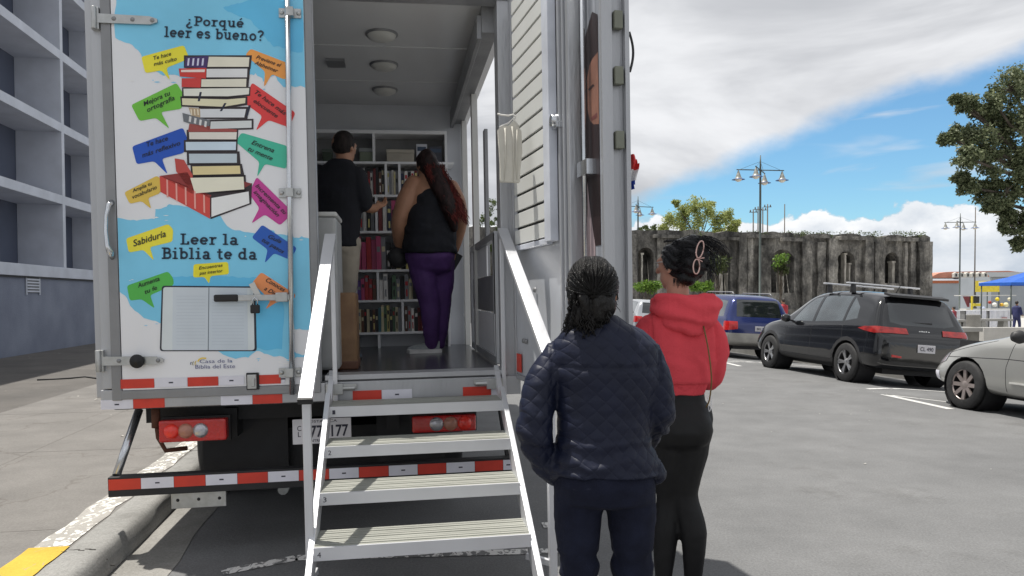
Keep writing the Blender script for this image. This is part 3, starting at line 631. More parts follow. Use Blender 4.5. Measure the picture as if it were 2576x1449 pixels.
for s, x in ((-1, XS0), (1, XS1)):
    t = MB(); yA, zA = Y1+.12, Z1+.12; k = 5.0
    t.bar((x, .02, 1.02), (x, yA+.02, zA-.12), .03, .05); t.bar((x, yA, zA-.1), (x, Y1+.1-RUN*k, Z1-.03-RISE*k-.02), .028, .115); t.build('stringer', m_alw, steps, .003)
    HB = TP(768, 1006, -1.2); dr = TI.to_3x3() @ ray(955, -210); HA = TP(831, 592, -.04)
    xo = 0 if s < 0 else TP(1372, 1250, -1.2).x-HB.x
    if s > 0: HA, HB, xo = TP(1264, 578, -.04), TP(1388, 915, -1.2), 0
    A = Vector((HA.x+xo, HA.y, HA.z)); B_ = Vector((HB.x+xo, HB.y, HB.z)); print('rail', A, B_)
    rl = MB().bar(A, B_, .064, .028).build('handrail', m_alw, steps, .003)
    d = (B_-A).normalized(); MB().bar(B_, B_+d*.012, .066, .03).build('end_cap', m_dark, rl)
    t = MB(); t.bar((A.x-s*.01, A.y-.01, A.z-.03), (A.x-s*.01, A.y-.01, .86), .026, .036); t.build('upright', m_alw, steps, .003)
    yb = B_.y+.06; t = MB(); t.bar((B_.x+s*.002, yb, B_.z-.0), (B_.x+s*.002, yb, .06), .036, .05); t.build('upright', m_alw, steps, .003)
    t = MB(); t.bar((B_.x, yb, .19), (x-s*.0, yb+.1, .2), .02, .03); t.bar((B_.x+s*.0, yb-.02, .12), (B_.x+s*.07, yb-.05, .11), .02, .02); t.bar((B_.x+s*.07, yb-.05, .1), (B_.x+s*.07, yb-.05, .19), .012, .02); t.build('side_bracket', m_alw, steps, .002)
    MB().box((B_.x-.04, yb-.05, .0), (B_.x+.04, yb+.05, .06)).build('foot', m_dark, steps, .006)
    t = MB(); t.box((x-.03 if s < 0 else x-.07, -.075, .9), (x+.07 if s < 0 else x+.03, -.03, .965)); t.tube([(x-s*.0, -.06, .935), (x-s*.14, -.06, .935)], .014); t.box((x-s*.02, -.06, .93), (x-s*.15, -.05, .96)) ; t.build('hook_bracket', m_galv, steps, .003)
# ---------------------------------------------------------------- bookcase
m_shelf = mat('white_shelving', (.78, .79, .81), .4, 0, .04, 3)
YS = YB-.27; shx = lambda px, py=600: TP(px, py, YS).x; shz = lambda py, px=1000: TP(px, py, YS).z
case = empty('bookcase', mw=TM, label='white open bookcase across the back of the truck interior', cat='bookcase')
XR = shx(1129); XL = shx(889); XLL = .3; zz = [shz(p) for p in (330, 406, 489, 580, 677, 753, 834)]
th = .022
def shelf(x0, x1, z, nm='shelf_board'): MB().box((x0, YS, z-th), (x1, YB-.005, z)).build(nm, m_shelf, case, .002)
def divd(x, z0, z1, nm='divider'): MB().box((x-.011, YS+.003, z0), (x+.011, YB-.006, z1-th)).build(nm, m_shelf, case, .002)
MB().box((XLL, YS, zz[0]-th), (XR, YB-.005, zz[0]+.01)).build('top_board', m_shelf, case, .002)
shelf(XLL, XR+.06, zz[1]); shelf(XLL, XR, zz[2])
for z in zz[3:]: shelf(XL, XR, z)
MB().box((XR-.022, YS+.002, zz[6]-.12), (XR, YB-.006, zz[0]-th)).build('side_board', m_shelf, case, .002)
MB().box((XL, YS+.002, zz[6]), (XL+.022, YB-.006, zz[2]-th)).build('side_board', m_shelf, case, .002)
MB().box((XLL, YS+.002, ZF), (XLL+.022, YB-.006, zz[0]-th)).build('side_board', m_shelf, case, .002)
MB().box((XLL, YB-.02, zz[0]-.32), (XR, YB-.012, zz[0]-th)).build('back_board', mat('back_board_grey', (.2, .2, .2), .6), case)
divd(shx(945), zz[1], zz[0])
D = {1: [974, 1008], 2: [948], 3: [], 4: [948], 5: [1009]}
for r, l in D.items():
    for px in l: divd(shx(px), zz[r+1], zz[r])
for px in (948, 893, 1125): MB().box((shx(px)-.012, YS+.01, ZF), (shx(px)+.012, YB-.006, zz[6]-th)).build('leg', m_shelf, case, .002)
# books: colours as seen left to right, row by row
BC = {'white': ('white', 'd8d6d2'), 'black': ('black', '17171b'), 'dred': ('dark red', '6a1f22'), 'pink': ('pink', 'b0426e'), 'teal': ('teal', '35606a'), 'grey': ('grey', '7d8084'), 'navy': ('navy', '1d2a4a'),
      'cream': ('cream', 'c9c0a0'), 'brown': ('brown', '5a3a2a'), 'green': ('green', '4a6a4e'), 'purple': ('purple', '5b3f86'), 'blue': ('blue', '2c4f92'), 'red': ('red', 'a8242c'), 'yellow': ('pale yellow', 'cdc27a')}
def book_proto(ci):
    nm, hx_ = BC[ci]
    mc = mat('cover_'+ci, hx_, .45, 0, .12, 14); mp = mat('page_edge', 'cfc8b4', .8)
    return mc, mp
ROWN = ['', 'second shelf down', 'third shelf down', 'fourth shelf down', 'fifth shelf down', 'lowest shelf']
ORD = ['first', 'second', 'third', 'fourth', 'fifth', 'sixth', 'seventh', 'eighth', 'ninth', 'tenth', 'eleventh', 'twelfth', 'thirteenth', 'fourteenth', 'fifteenth', 'sixteenth', 'seventeenth', 'eighteenth']
def books(row, bay, px0, px1, cols, hfrac=(.7, .93)):
    z0 = zz[row+1]; H_ = zz[row]-th-z0; x = shx(px0); x1 = shx(px1); n = len(cols); wbase = (x1-x)/n
    for i, ci in enumerate(cols):
        wd = wbase*rnd.uniform(.84, .98); h = H_*rnd.uniform(*hfrac); mc, mp = book_proto(ci); dep = rnd.uniform(.15, .2); tl = rnd.uniform(-.012, .012); y0 = YS+rnd.uniform(.012, .04)
        rt = empty('book'); rt.parent = None
        rt.matrix_world = TM @ Matrix.Translation((x, y0, z0)) @ Matrix.Rotation(tl, 4, 'Y')
        tag(rt, label='%s book, %s from left%s, %s' % (BC[ci][0], ORD[i], '' if bay == 'only' else ' in the '+bay+' bay', ROWN[row]), cat='book', group='books on the shelves of the truck')
        t = MB(); t.box((0, 0, 0), (wd, .003, h)); t.box((0, .003, 0), (.002, dep, h)); t.box((wd-.002, .003, 0), (wd, dep, h)); t.build('cover', mc, rt)
        MB().box((.002, .004, .003), (wd-.002, dep-.004, h-.004)).build('pages', mp, rt)
        if rnd.random() < .75:
            c2 = rnd.choice(['white', 'cream', 'black', 'yellow', 'red', 'grey']); t = MB(); a = rnd.uniform(.5, .75); t.box((wd*.15, -.0012, h*a), (wd*.85, -.0002, h*(a+.16)))
            if rnd.random() < .5: t.box((wd*.3, -.0012, h*.12), (wd*.7, -.0002, h*.4))
            t.build('spine_label', book_proto(c2)[0], rt)
        x += wbase
books(1, 'left', 900, 970, ['grey', 'teal', 'white', 'black', 'dred', 'white', 'dred', 'black', 'brown', 'black'])
books(1, 'middle', 977, 1004, ['white', 'grey', 'white', 'cream', 'grey'])
books(1, 'right', 1012, 1122, ['navy', 'white', 'black', 'white', 'dred', 'brown', 'white', 'red', 'dred', 'black', 'pink', 'dred', 'brown'])
books(2, 'left', 896, 943, ['black', 'grey', 'white', 'black', 'grey'])
books(2, 'right', 953, 1120, ['dred', 'white', 'navy', 'pink', 'black', 'purple', 'black', 'white', 'black', 'brown', 'grey', 'white', 'black', 'navy', 'grey'])
books(3, 'only', 896, 1118, ['pink', 'pink', 'red', 'pink', 'pink', 'grey', 'black', 'black', 'cream', 'black', 'yellow', 'cream', 'black', 'brown', 'black', 'white', 'grey', 'navy'])
books(4, 'left', 896, 944, ['purple', 'pink', 'red', 'red', 'brown'])
books(4, 'right', 952, 1120, ['white', 'white', 'black', 'green', 'grey', 'black', 'grey', 'cream', 'black', 'navy', 'grey', 'navy', 'blue', 'blue', 'navy', 'blue'])
books(5, 'left', 896, 1005, ['cream', 'brown', 'black', 'cream', 'black', 'brown', 'black', 'teal', 'cream', 'green', 'yellow', 'black', 'green', 'cream', 'grey'])
books(5, 'right', 1014, 1122, ['brown', 'grey', 'white', 'black', 'dred', 'dred', 'red', 'black', 'white', 'dred', 'brown', 'red', 'dred'])
# things on the top shelf
def tbox(px0, px1, py0, py1, name, m_, label, cat, lid=None):
    a, c = TP(px0, py1, YS+.03), TP(px1, py0, YS+.03); rt = empty(name); rt.matrix_world = TM @ Matrix.Translation((a.x, YS+.03, zz[1])); tag(rt, label=label, cat=cat)
    wd, h = c.x-a.x, max(.03, c.z-zz[1])
    if lid:
        MB().box((0, 0, 0), (wd, .16, h*.72)).build('box_body', m_, rt, .003); MB().box((-.004, -.004, h*.72+.001), (wd+.004, .164, h)).build('lid', lid, rt, .003)
    else:
        MB().box((0, 0, 0), (wd, .03, h)).build('card', m_, rt, .002)
        MB().box((.01, -.0015, h*.62), (wd-.01, -.0003, h*.85)).build('printed_band', mat('card_ink_'+cat.replace(' ', ''), '3a4a60', .5), rt)
tbox(973, 1041, 376, 404, 'cardboard_box', mat('pale_card', 'a8a296', .7), 'pale lidded box lying on the top shelf', 'box', mat('pale_card_lid', 'b2ac9f', .7))
tbox(1048, 1074, 362, 404, 'display_card', mat('card_white', 'b9bcc4', .5), 'small white display card beside the pale box', 'display card')
tbox(1080, 1112, 368, 404, 'display_card', mat('card_dark', '3a3c46', .5), 'dark display card at the right end of the top shelf', 'display card')
tbox(905, 938, 372, 404, 'book_stack', mat('stack_green', '77806f', .6), 'grey green boxed set on the top shelf behind the man', 'boxed set', mat('stack_lid', '8c9090', .6))
tbox(812, 833, 374, 404, 'book_stack', mat('stack_b', '3d4a3d', .6), 'dark green boxed set at the left end of the top shelf', 'boxed set', mat('stack_lidb', '59625c', .6))
# white counter and tan case inside the door
a, c = TP(803, 940, .22), TP(845, 532, .22)
cn = empty('counter', mw=TM @ Matrix.Translation((a.x, .22, ZF)), label='narrow white counter end beside the open doorway', cat='counter')
MB().box((-.45, 0, .02), (c.x-a.x, .45, c.z-ZF-.03)).build('cabinet', mat('off_white_board', (.42, .43, .43), .5), cn, .02); MB().box((-.46, -.005, c.z-ZF-.03), (c.x-a.x+.005, .46, c.z-ZF)).build('counter_top', m_wht2, cn, .01)
yc = .42; a, c = TP(848, 930, yc), TP(897, 735, yc)
cs = empty('travel_case', mw=TM @ Matrix.Translation((a.x, yc, ZF)), label='upright tan leather case standing on the dark floor', cat='case')
wd, h = c.x-a.x, c.z-ZF
t = MB(); t.box((-.02, 0, .03), (wd-.004, .3, h)); m_tan = mat('tan_leather', (.26, .155, .075), .55, 0, .3, 7, .2, 25, col2=(.17, .09, .045)); t.build('case_body', m_tan, cs, .02)
t = MB(); t.box((-.022, -.004, 0), (wd, .304, .06)); t.build('base_band', mat('brown_leather', (.13, .055, .03), .5), cs, .01)
t = MB(); t.tube([(-.01+.02*math.cos(R(a_)), -.01, h-.02+.09*math.sin(R(a_))) for a_ in range(-90, 95, 15)], .011, 8); t.build('handle', m_dark, cs)
# white garment on a hanger in front of the slat panel
def gmap(px, py): return TP(px, py, -.12)
hg = empty('hanging_garment', mw=TM, label='white sleeveless garment on a hanger against the slatted door panel', cat='garment')
P = lambda px, py, dy=0: (lambda q: Vector((q.x, q.y+dy, q.z)))(TP(px, py, -.56))
out = [(1278, 316), (1292, 303), (1300, 312), (1312, 330), (1314, 380), (1309, 430), (1308, 458), (1285, 457), (1259, 456), (1259, 420), (1256, 370), (1253, 325), (1262, 316)]
t = MB(); t.prism([P(*p) for p in out], (0, .035, 0)); cl = t.build('cloth', mat('white_cotton', (.58, .56, .50), .85, 0, .06, 10, .3, 18), hg, .012)
t = MB()
for ln in ([(1270, 322), (1272, 390), (1268, 455)], [(1288, 318), (1292, 360), (1291, 456)], [(1300, 326), (1298, 400), (1300, 452)]): t.tube([P(*p, -.002) for p in ln], [.006, .005, .002], 6)
t.build('folds', MATS['white_cotton'], cl)
t = MB(); t.tube([P(*p, .015) for p in ((1252, 284), (1262, 287), (1280, 289), (1292, 286), (1298, 292), (1294, 302), (1285, 312))], .005, 6); t.tube([P(*p, .015) for p in ((1258, 318), (1280, 308), (1292, 296), (1306, 316))], .006, 6); t.build('hanger', m_rope, hg)
# small flag hanging behind the door edge
fl = empty('flag', mw=Matrix.Identity(4), label='small red, white and blue flag hanging from the truck edge', cat='flag')
m_fl = [mat('flag_red', (.6, .03, .03), .8), mat('flag_white', (.75, .75, .76), .8), mat('flag_blue', (.02, .07, .42), .8)]
def flagp(u, v):
    q = at(1579+u*24+3*math.sin(v*5), 388+v*88-u*u*0, 3.5); q.y += .015*math.sin(u*9+v*4); q.x += .004*math.sin(v*7); return q
t = MB()
for j in range(16):
    for i in range(8):
        if i > 4.5+3*math.sin(math.pi*min(1, (j+1)/17))*1.1: continue
        mi = 0 if j < 7 else 1 if j < 12 else 2
        t.add([flagp(i/8, j/16), flagp((i+1)/8, j/16), flagp((i+1)/8, (j+1)/16), flagp(i/8, (j+1)/16)], [(0, 1, 2, 3)], mi, True)
t.build('cloth', m_fl, fl)
q0, q1 = at(1579, 385, 3.5), at(1579, 480, 3.5); MB().tube([q0, q1, q1+Vector((-.05, -.02, 0))], .006, 6).build('stick', m_alw, fl)
# ---------------------------------------------------------------- street frame: s across (right), t along
SM = Matrix.Rotation(math.atan(.167), 4, 'Z')
def ST(s, t, z=0): return SM @ Vector((s, t, z))
def plaza_z(d): return .12-max(0, min(d, 75)-15)*.024
def gridmesh(name, s0, s1, t0, t1, z, ns, nt_, m_, kind='structure', **k):
    vs, fs = [], []
    for j in range(nt_+1):
        for i in range(ns+1):
            p = ST(s0+(s1-s0)*i/ns, t0+(t1-t0)*j/nt_); p.z = z(p) if callable(z) else z; vs.append(p)
    for j in range(nt_):
        for i in range(ns): a = j*(ns+1)+i; fs.append((a, a+1, a+ns+2, a+ns+1))
    o = MB().add(vs, fs).build(name, m_, solid=True); return tag(o, kind=kind, **k)
def ground_mat(name, c1, c2, speck=.25, scale=3, rough=.85, bumpv=.35, crack=False, stipple=None):
    m = bpy.data.materials.new(name); m.use_nodes = True; N, L = m.node_tree.nodes, m.node_tree.links; p = N['Principled BSDF']
    p.inputs['Roughness'].default_value = rough; p.inputs['Specular IOR Level'].default_value = .3
    tc = N.new('ShaderNodeTexCoord')
    def nz(sc, det=6, rg=.6):
        n = N.new('ShaderNodeTexNoise'); n.inputs['Scale'].default_value = sc; n.inputs['Detail'].default_value = det; n.inputs['Roughness'].default_value = rg; L.new(tc.outputs['Object'], n.inputs['Vector']); return n.outputs[0]
    def ramp(x, a, b, c, d):
        r = N.new('ShaderNodeValToRGB'); L.new(x, r.inputs[0]); r.color_ramp.elements[0].position = a; r.color_ramp.elements[1].position = b
        r.color_ramp.elements[0].color = (*c, 1); r.color_ramp.elements[1].color = (*d, 1); return r.outputs[0]
    def mix(f, a, b, bt='MIX'):
        n = N.new('ShaderNodeMix'); n.data_type = 'RGBA'; n.blend_type = bt
        if isinstance(f, float): n.inputs[0].default_value = f
        else: L.new(f, n.inputs[0])
        for s_, x in ((n.inputs[6], a), (n.inputs[7], b)):
            if isinstance(x, tuple): s_.default_value = (*x, 1)
            else: L.new(x, s_)
        return n.outputs[2]
    base = ramp(nz(scale*.18), .3, .7, c1, c2); fine = ramp(nz(70, 3, .8), .25, .75, (1-speck,)*3, (1+speck*.6,)*3)
    col = mix(1.0, base, fine, 'MULTIPLY'); mid = ramp(nz(1.7, 8, .7), .35, .65, (.86,)*3, (1.06,)*3); col = mix(1.0, col, mid, 'MULTIPLY')
    st = ramp(nz(.55, 8, .8), .56, .70, (1, 1, 1), (.74, .73, .72)); col = mix(1.0, col, st, 'MULTIPLY')
    if crack:
        v = N.new('ShaderNodeTexVoronoi'); v.feature = 'DISTANCE_TO_EDGE'; v.inputs['Scale'].default_value = .55; mp = N.new('ShaderNodeVectorMath'); mp.operation = 'MULTIPLY_ADD'
        cn = N.new('ShaderNodeTexNoise'); cn.inputs['Scale'].default_value = 1.6; cn.inputs['Detail'].default_value = 6; L.new(tc.outputs['Object'], cn.inputs['Vector'])
        mp.inputs[1].default_value = (1.1, 1.1, 1.1); L.new(cn.outputs['Color'], mp.inputs[0]); L.new(tc.outputs['Object'], mp.inputs[2]); L.new(mp.outputs[0], v.inputs['Vector'])
        col = mix(1.0, col, ramp(v.outputs['Distance'], .002, .012, (.8, .78, .76), (1, 1, 1)), 'MULTIPLY')
    if stipple:
        mpp = N.new('ShaderNodeMapping'); mpp.inputs['Scale'].default_value = (1, .55, 1); L.new(tc.outputs['Object'], mpp.inputs[0])
        n = N.new('ShaderNodeTexNoise'); n.inputs['Scale'].default_value = 20; n.inputs['Detail'].default_value = 3; n.inputs['Distortion'].default_value = 1.2; L.new(mpp.outputs[0], n.inputs['Vector'])
        col = mix(ramp(n.outputs[0], stipple[1], stipple[1]+.05, (0, 0, 0), (1, 1, 1)), col, stipple[0])
    L.new(col, p.inputs['Base Color'])
    b = N.new('ShaderNodeBump'); b.inputs['Strength'].default_value = bumpv; b.inputs['Distance'].default_value = .012; L.new(nz(90, 3, .7), b.inputs['Height']); L.new(b.outputs[0], p.inputs['Normal'])
    return m
m_asph = ground_mat('asphalt', (.155, .157, .16), (.192, .194, .196), .38)
m_asphd = ground_mat('dark_asphalt', (.10, .095, .09), (.15, .14, .13), .3)
m_conc = ground_mat('pavement_concrete', (.155, .148, .14), (.225, .215, .203), .25, crack=True)
m_kerb = ground_mat('kerb_concrete', (.25, .25, .24), (.34, .335, .32), .3, 8)
m_gut = ground_mat('gutter_concrete', (.22, .215, .2), (.34, .33, .31), .3, 10)
m_plz = ground_mat('plaza_concrete', (.42, .41, .39), (.5, .49, .47), .12)
m_stip = ground_mat('worn_white_paint_on_concrete', (.33, .315, .29), (.4, .385, .36), .25, stipple=((.74, .73, .69), .53))
m_wline = ground_mat('worn_white_line', (.19, .19, .19), (.24, .24, .24), .3, stipple=((.72, .71, .69), .47))
m_wlined = ground_mat('white_road_line', (.55, .55, .54), (.68, .68, .67), .2, stipple=((.25, .25, .25), .66))
m_yel = ground_mat('yellow_kerb_paint', (.52, .34, .04), (.62, .42, .07), .15, stipple=((.35, .31, .22), .64))
m_earth = ground_mat('ground_soil', (.26, .25, .22), (.33, .32, .28), .2)
# ground reaching the horizon, falling away gently to the right and far side
def gz(p):
    return plaza_z(p.y)-.03 if p.y > 0 else .09-.0
vs = []; fs = []
ys = [-60, 0, 15, 20, 30, 45, 60, 75, 120, 300, 900, 3000, 6000]; xs_ = [-4000, -800, -200, -60, -20, 0, 20, 60, 200, 800, 4000]
for y in ys:
    for x in xs_: vs.append((x, y, -.3 if y <= 15 else min(-.3, plaza_z(y)-.3)))
n = len(xs_)
for j in range(len(ys)-1):
    for i in range(n-1): a = j*n+i; fs.append((a, a+1, a+n+1, a+n))
tag(MB().add(vs, fs).build('ground', m_earth, solid=True), kind='structure')
SC = -1.50; SK = 10.15
def road_z(p):
    s_ = (SM.inverted() @ Vector((p.x, p.y, 0))).x
    return -max(0, s_-8.0)*.085
gridmesh('road', SC, SK, -14, 42, road_z, 48, 28, m_asph)
gridmesh('plaza', SK+.16, 75, -6, 85, lambda p: plaza_z(p.y), 12, 60, m_plz)
gridmesh('far_plaza', -30, SK+.2, 42, 85, lambda p: plaza_z(p.y)+.0, 6, 30, m_plz)
gridmesh('pavement', -4.5, SC-.2, -14, 42, .145, 4, 20, m_conc)
gridmesh('side_yard', -8.6, -4.5, -14, 42, .137, 4, 20, m_asphd)
# kerb with a rounded face and stained gutter
prof = [(-.21, .141), (-.19, .149), (-.05, .148), (-.022, .14), (-.004, .118), (.012, .06), (.02, .0), (.02, -.05)]
vs, fs = [], []; nt_ = 120
for j in range(nt_+1):
    t = -6+24*j/nt_
    for k, (a, z) in enumerate(prof):
        wob = noise.noise(Vector((t*1.7, k*.9, 3)))*.006; p = ST(SC+a+wob*2, t, z+wob); vs.append(p)
for j in range(nt_):
    for k in range(len(prof)-1): a = j*len(prof)+k; fs.append((a, a+1, a+len(prof)+1, a+len(prof)))
kb = MB(); kb.add(vs, fs, 0, True); tag(kb.build('kerb', m_kerb), kind='structure')
def ribbon(name, m_, rows, z, kind='structure'):
    """rows: (t, s0, s1)"""
    vs, fs = [], []
    for t, a, c in rows: vs += [ST(a, t, z), ST(c, t, z)]
    for i in range(len(rows)-1): fs.append((2*i, 2*i+1, 2*i+3, 2*i+2))
    return tag(MB().add(vs, fs).build(name, m_, solid=True), kind=kind)
rr = lambda t, q: noise.noise(Vector((t*2.1, q, 0)))
ribbon('gutter', m_gut, [(-5+i*.25, SC+.02, SC+.30+.05*rr(i*.12, 5)) for i in range(90)], .004)
ribbon('kerb_line', m_stip, [(4.42+i*.2, SC-.39+.05*rr(i*.31, 2), SC-.215+.03*rr(i*.4, 8)) for i in range(70)], .1495)
ribbon('yellow_kerb_mark', m_yel, [(2.72+i*.1, SC-.41+.01*rr(i, 2), SC-.205+.012*rr(i, 8)) for i in range(18)], .151)
# seams across the kerb and pavement slabs
t = MB()
for k, tt in enumerate((2.1, 4.75, 7.2, 9.6, 12.1)):
    a, c = ST(-4.5, tt, .1458), ST(SC-.42, tt+.02, .1458); t.prism([a, c, c+Vector((0, .012, 0)), a+Vector((0, .012, 0))], (0, 0, .0006))
a, c = ST(-3.1, -4, .1458), ST(-3.1, 20, .1458); t.prism([a, c, c+Vector((.012, 0, 0)), a+Vector((.012, 0, 0))], (0, 0, .0006))
tag(t.build('pavement_joints', mat('joint_dark', (.16, .15, .14), .9)), kind='structure')
t = MB()
for tt in (4.35, 7.0):
    for k in range(9):
        a = k/8; s_ = SC-.2+.22*a; z = .152 if a < .7 else .152-(a-.7)/.3*.1
        p = ST(s_, tt+.05*noise.noise(Vector((a*4, tt, 0))), z-.002); t.box((p.x-.016, p.y-.003, p.z-.004), (p.x+.016, p.y+.003, p.z+.001))
tag(t.build('kerb_seam', mat('seam_dark', (.06, .055, .05), .9)), kind='structure')
# right kerb
ribk = MB()
pr = [(0, -.25), (0, .10), (.02, .125), (.16, .125), (.17, .1)]; vs = []; fs = []
for j in range(40):
    for a, z in pr: vs.append(ST(SK+a, -6+j*1.25, z))
for j in range(39):
    for k in range(4): a = j*5+k; fs.append((a, a+1, a+6, a+5))
tag(ribk.add(vs, fs).build('far_kerb', m_kerb), kind='structure')
# painted bay lines
def line(p, q, wd, name='road_marking', m_=m_wlined, z=.004):
    p, q = Vector(p), Vector(q); d = (q-p).normalized(); nn = Vector((-d.y, d.x, 0))*wd/2
    k = int((q-p).length/.3)+1; vs = []; fs = []
    for i in range(k+1): c = p.lerp(q, i/k); e = noise.noise(c*3)*.006; vs += [c-nn*(1+e), c+nn*(1+e)]
    for i in range(k): fs.append((2*i, 2*i+1, 2*i+3, 2*i+2))
    for v in vs: v.z = z+road_z(v)
    tag(MB().add(vs, fs).build(name, m_, solid=True), kind='structure')
g = gnd
line(g(558, 1441), g(745, 1404), .09, m_=m_wline); line(g(745, 1404), g(1440, 1385), .09, m_=m_wline); line(g(1365, 1322), g(1470, 1318), .11, m_=m_wline, z=.005)
line(g(2222, 992), g(2392, 1029), .11); line(g(2222, 992), g(2400, 1013), .05); line(g(1786, 903), g(1862, 921), .1); line(g(1800, 904), g(1960, 912), .07)
line(ST(7.55, 15.9), ST(9.9, 15.9), .1); line(ST(7.55, 10.9), ST(9.9, 10.9), .1)
# ---------------------------------------------------------------- office building on the left
BM = Matrix.Translation((-11.66, 17.2, 0)) @ Matrix.Rotation(math.atan(.178), 4, 'Z')
def BX(px, py, x=0.0):
    n = BM.to_3x3() @ Vector((1, 0, 0)); return BM.inverted() @ hit(px, py, BM @ Vector((x, 0, 0)), n)
bld = empty('office_building', mw=BM, label='blue grey concrete building with a white grid of deep window recesses', cat='building')
m_bw = mat('blue_grey_render', (.155, .175, .235), .8, 0, .12, 1.2, .35, 30, col2=(.21, .235, .30))
m_bf = mat('pale_frame_paint', (.50, .53, .60), .6, 0, .08, 2, .05, 20)
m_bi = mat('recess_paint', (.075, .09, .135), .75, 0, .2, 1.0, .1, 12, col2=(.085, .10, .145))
m_bs = mat('recess_soffit', (.16, .165, .19), .8, 0, .15, 1)
Z0 = [BX(160, y).z for y in (684, 500, 322, 144)]; dz = (Z0[3]-Z0[0])/3; print('levels', Z0)
lv = [Z0[0]+dz*i for i in range(5)]; ym = BX(159, 400).y
ms = [ym-3.75*2, ym-3.75, ym, ym+3.75, ym+7.5, ym+11.25]
b = MB(); b.box((-6, -12, 0), (-.02, 26, lv[0]-.17)); b.build('base_wall', m_bw, bld)
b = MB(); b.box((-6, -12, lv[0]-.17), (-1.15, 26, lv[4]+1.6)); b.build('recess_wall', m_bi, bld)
b = MB(); b.box((-1.15, -12, lv[0]-.17), (.06, 26, lv[0]+.12)); b.build('ledge', m_bf, bld, .01)
for i in range(1, 5): b = MB(); b.box((-1.15, -12, lv[i]-.12), (0, 26, lv[i]+.12)); b.build('floor_beam', m_bf, bld, .008)
for y in ms: b = MB(); b.box((-1.148, y-.09, lv[0]+.1), (.003, y+.09, lv[4])); b.build('fin', m_bf, bld, .008)
for y in ms[1:5]:
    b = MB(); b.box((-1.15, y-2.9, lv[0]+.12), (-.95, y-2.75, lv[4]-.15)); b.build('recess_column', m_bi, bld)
b = MB(); b.box((-.02, -12, lv[0]-.21), (.03, 26, lv[0]-.18)); b.build('shadow_line_strip', m_dark, bld)  # solid black strip standing in for the shadow line under the ledge
a, c = BX(68, 736, 0), BX(98, 700, 0)
b = MB(); b.box((-.01, a.y, a.z), (-.005, c.y, c.z)); vt = b.build('wall_vent', m_dark, bld); b = MB()
for k in range(5): z = a.z+(c.z-a.z)*(k+.5)/5; b.box((-.01, a.y, z-.022), (.02, c.y, z+.022))
b.box((-.01, a.y-.05, a.z-.05), (.012, a.y, c.z+.05)); b.box((-.01, c.y, a.z-.05), (.012, c.y+.05, c.z+.05)); b.build('vent_slats', m_bf, vt)
# a length of hose and litter on the yard
p = [gnd(x, y, .15) for x, y in ((93, 955), (135, 953), (175, 951), (215, 947), (262, 954), (300, 956))]
tag(MB().tube(p, .013, 6).build('hose', m_dark), label='thin black hose lying on the dark yard beside the truck', cat='hose')
t = MB()
for k in range(60):
    q = ST(rnd.uniform(-8.4, -2.2), rnd.uniform(3, 20), .147); s_ = rnd.uniform(.01, .045); a = rnd.uniform(0, 3)
    t.add([q+Vector((math.cos(a+i*1.57)*s_*rnd.uniform(.5, 1), math.sin(a+i*1.57)*s_*rnd.uniform(.4, 1), .002+.006*(i % 2))) for i in range(4)], [(0, 1, 2, 3)])
for k in range(70):
    q = ST(rnd.uniform(1.5, 9), rnd.uniform(2.5, 17), .003); s_ = rnd.uniform(.005, .02); a = rnd.uniform(0, 3)
    t.add([q+Vector((math.cos(a+i*1.57)*s_*rnd.uniform(.5, 1), math.sin(a+i*1.57)*s_*rnd.uniform(.4, 1), .002+.004*(i % 2))) for i in range(4)], [(0, 1, 2, 3)])
tag(t.build('litter', mat('pale_litter', (.5, .48, .44), .8), solid=True), label='small scraps of litter and dry leaves on the paving', cat='litter', kind='stuff')
# ---------------------------------------------------------------- ruins
m_ruin = None
def ruin_mat():
    m = bpy.data.materials.new('weathered_stone'); m.use_nodes = True; N, L = m.node_tree.nodes, m.node_tree.links; p = N['Principled BSDF']; p.inputs['Roughness'].default_value = .95; p.inputs['Specular IOR Level'].default_value = .15
    tc = N.new('ShaderNodeTexCoord')
    def nz(sc, det, st, dist=0):
        mp = N.new('ShaderNodeMapping'); mp.inputs['Scale'].default_value = st; L.new(tc.outputs['Object'], mp.inputs[0]); n = N.new('ShaderNodeTexNoise'); n.inputs['Scale'].default_value = sc; n.inputs['Detail'].default_value = det; n.inputs['Roughness'].default_value = .65; n.inputs['Distortion'].default_value = dist; L.new(mp.outputs[0], n.inputs['Vector']); return n.outputs[0]
    def ramp(x, stops):
        r = N.new('ShaderNodeValToRGB'); L.new(x, r.inputs[0]); e = r.color_ramp.elements
        while len(e) < len(stops): e.new(.5)
        for i, (q, c) in enumerate(stops): e[i].position = q; e[i].color = (*c, 1)
        return r.outputs[0]
    def mul(a, b, f=1.0):
        n = N.new('ShaderNodeMix'); n.data_type = 'RGBA'; n.blend_type = 'MULTIPLY'; n.inputs[0].default_value = f; L.new(a, n.inputs[6]); L.new(b, n.inputs[7]); return n.outputs[2]
    a = ramp(nz(.8, 8, (1, 1, .26), .9), [(.28, (.05, .05, .05)), (.43, (.15, .147, .14)), (.56, (.28, .272, .255)), (.75, (.44, .43, .40))])
    b = ramp(nz(1.1, 8, (1, 1, 1)), [(.35, (.38, .38, .39)), (.65, (1.15, 1.13, 1.1))])
    c = ramp(nz(7, 5, (1, 1, .8)), [(.3, (.6, .6, .6)), (.7, (1.2, 1.2, 1.2))])
    L.new(mul(mul(a, b), c), p.inputs['Base Color'])
    bp_ = N.new('ShaderNodeBump'); bp_.inputs['Strength'].default_value = .9; bp_.inputs['Distance'].default_value = .15; L.new(nz(3, 7, (1, 1, .6)), bp_.inputs['Height']); L.new(bp_.outputs[0], p.inputs['Normal'])
    return m
m_ruin = ruin_mat()
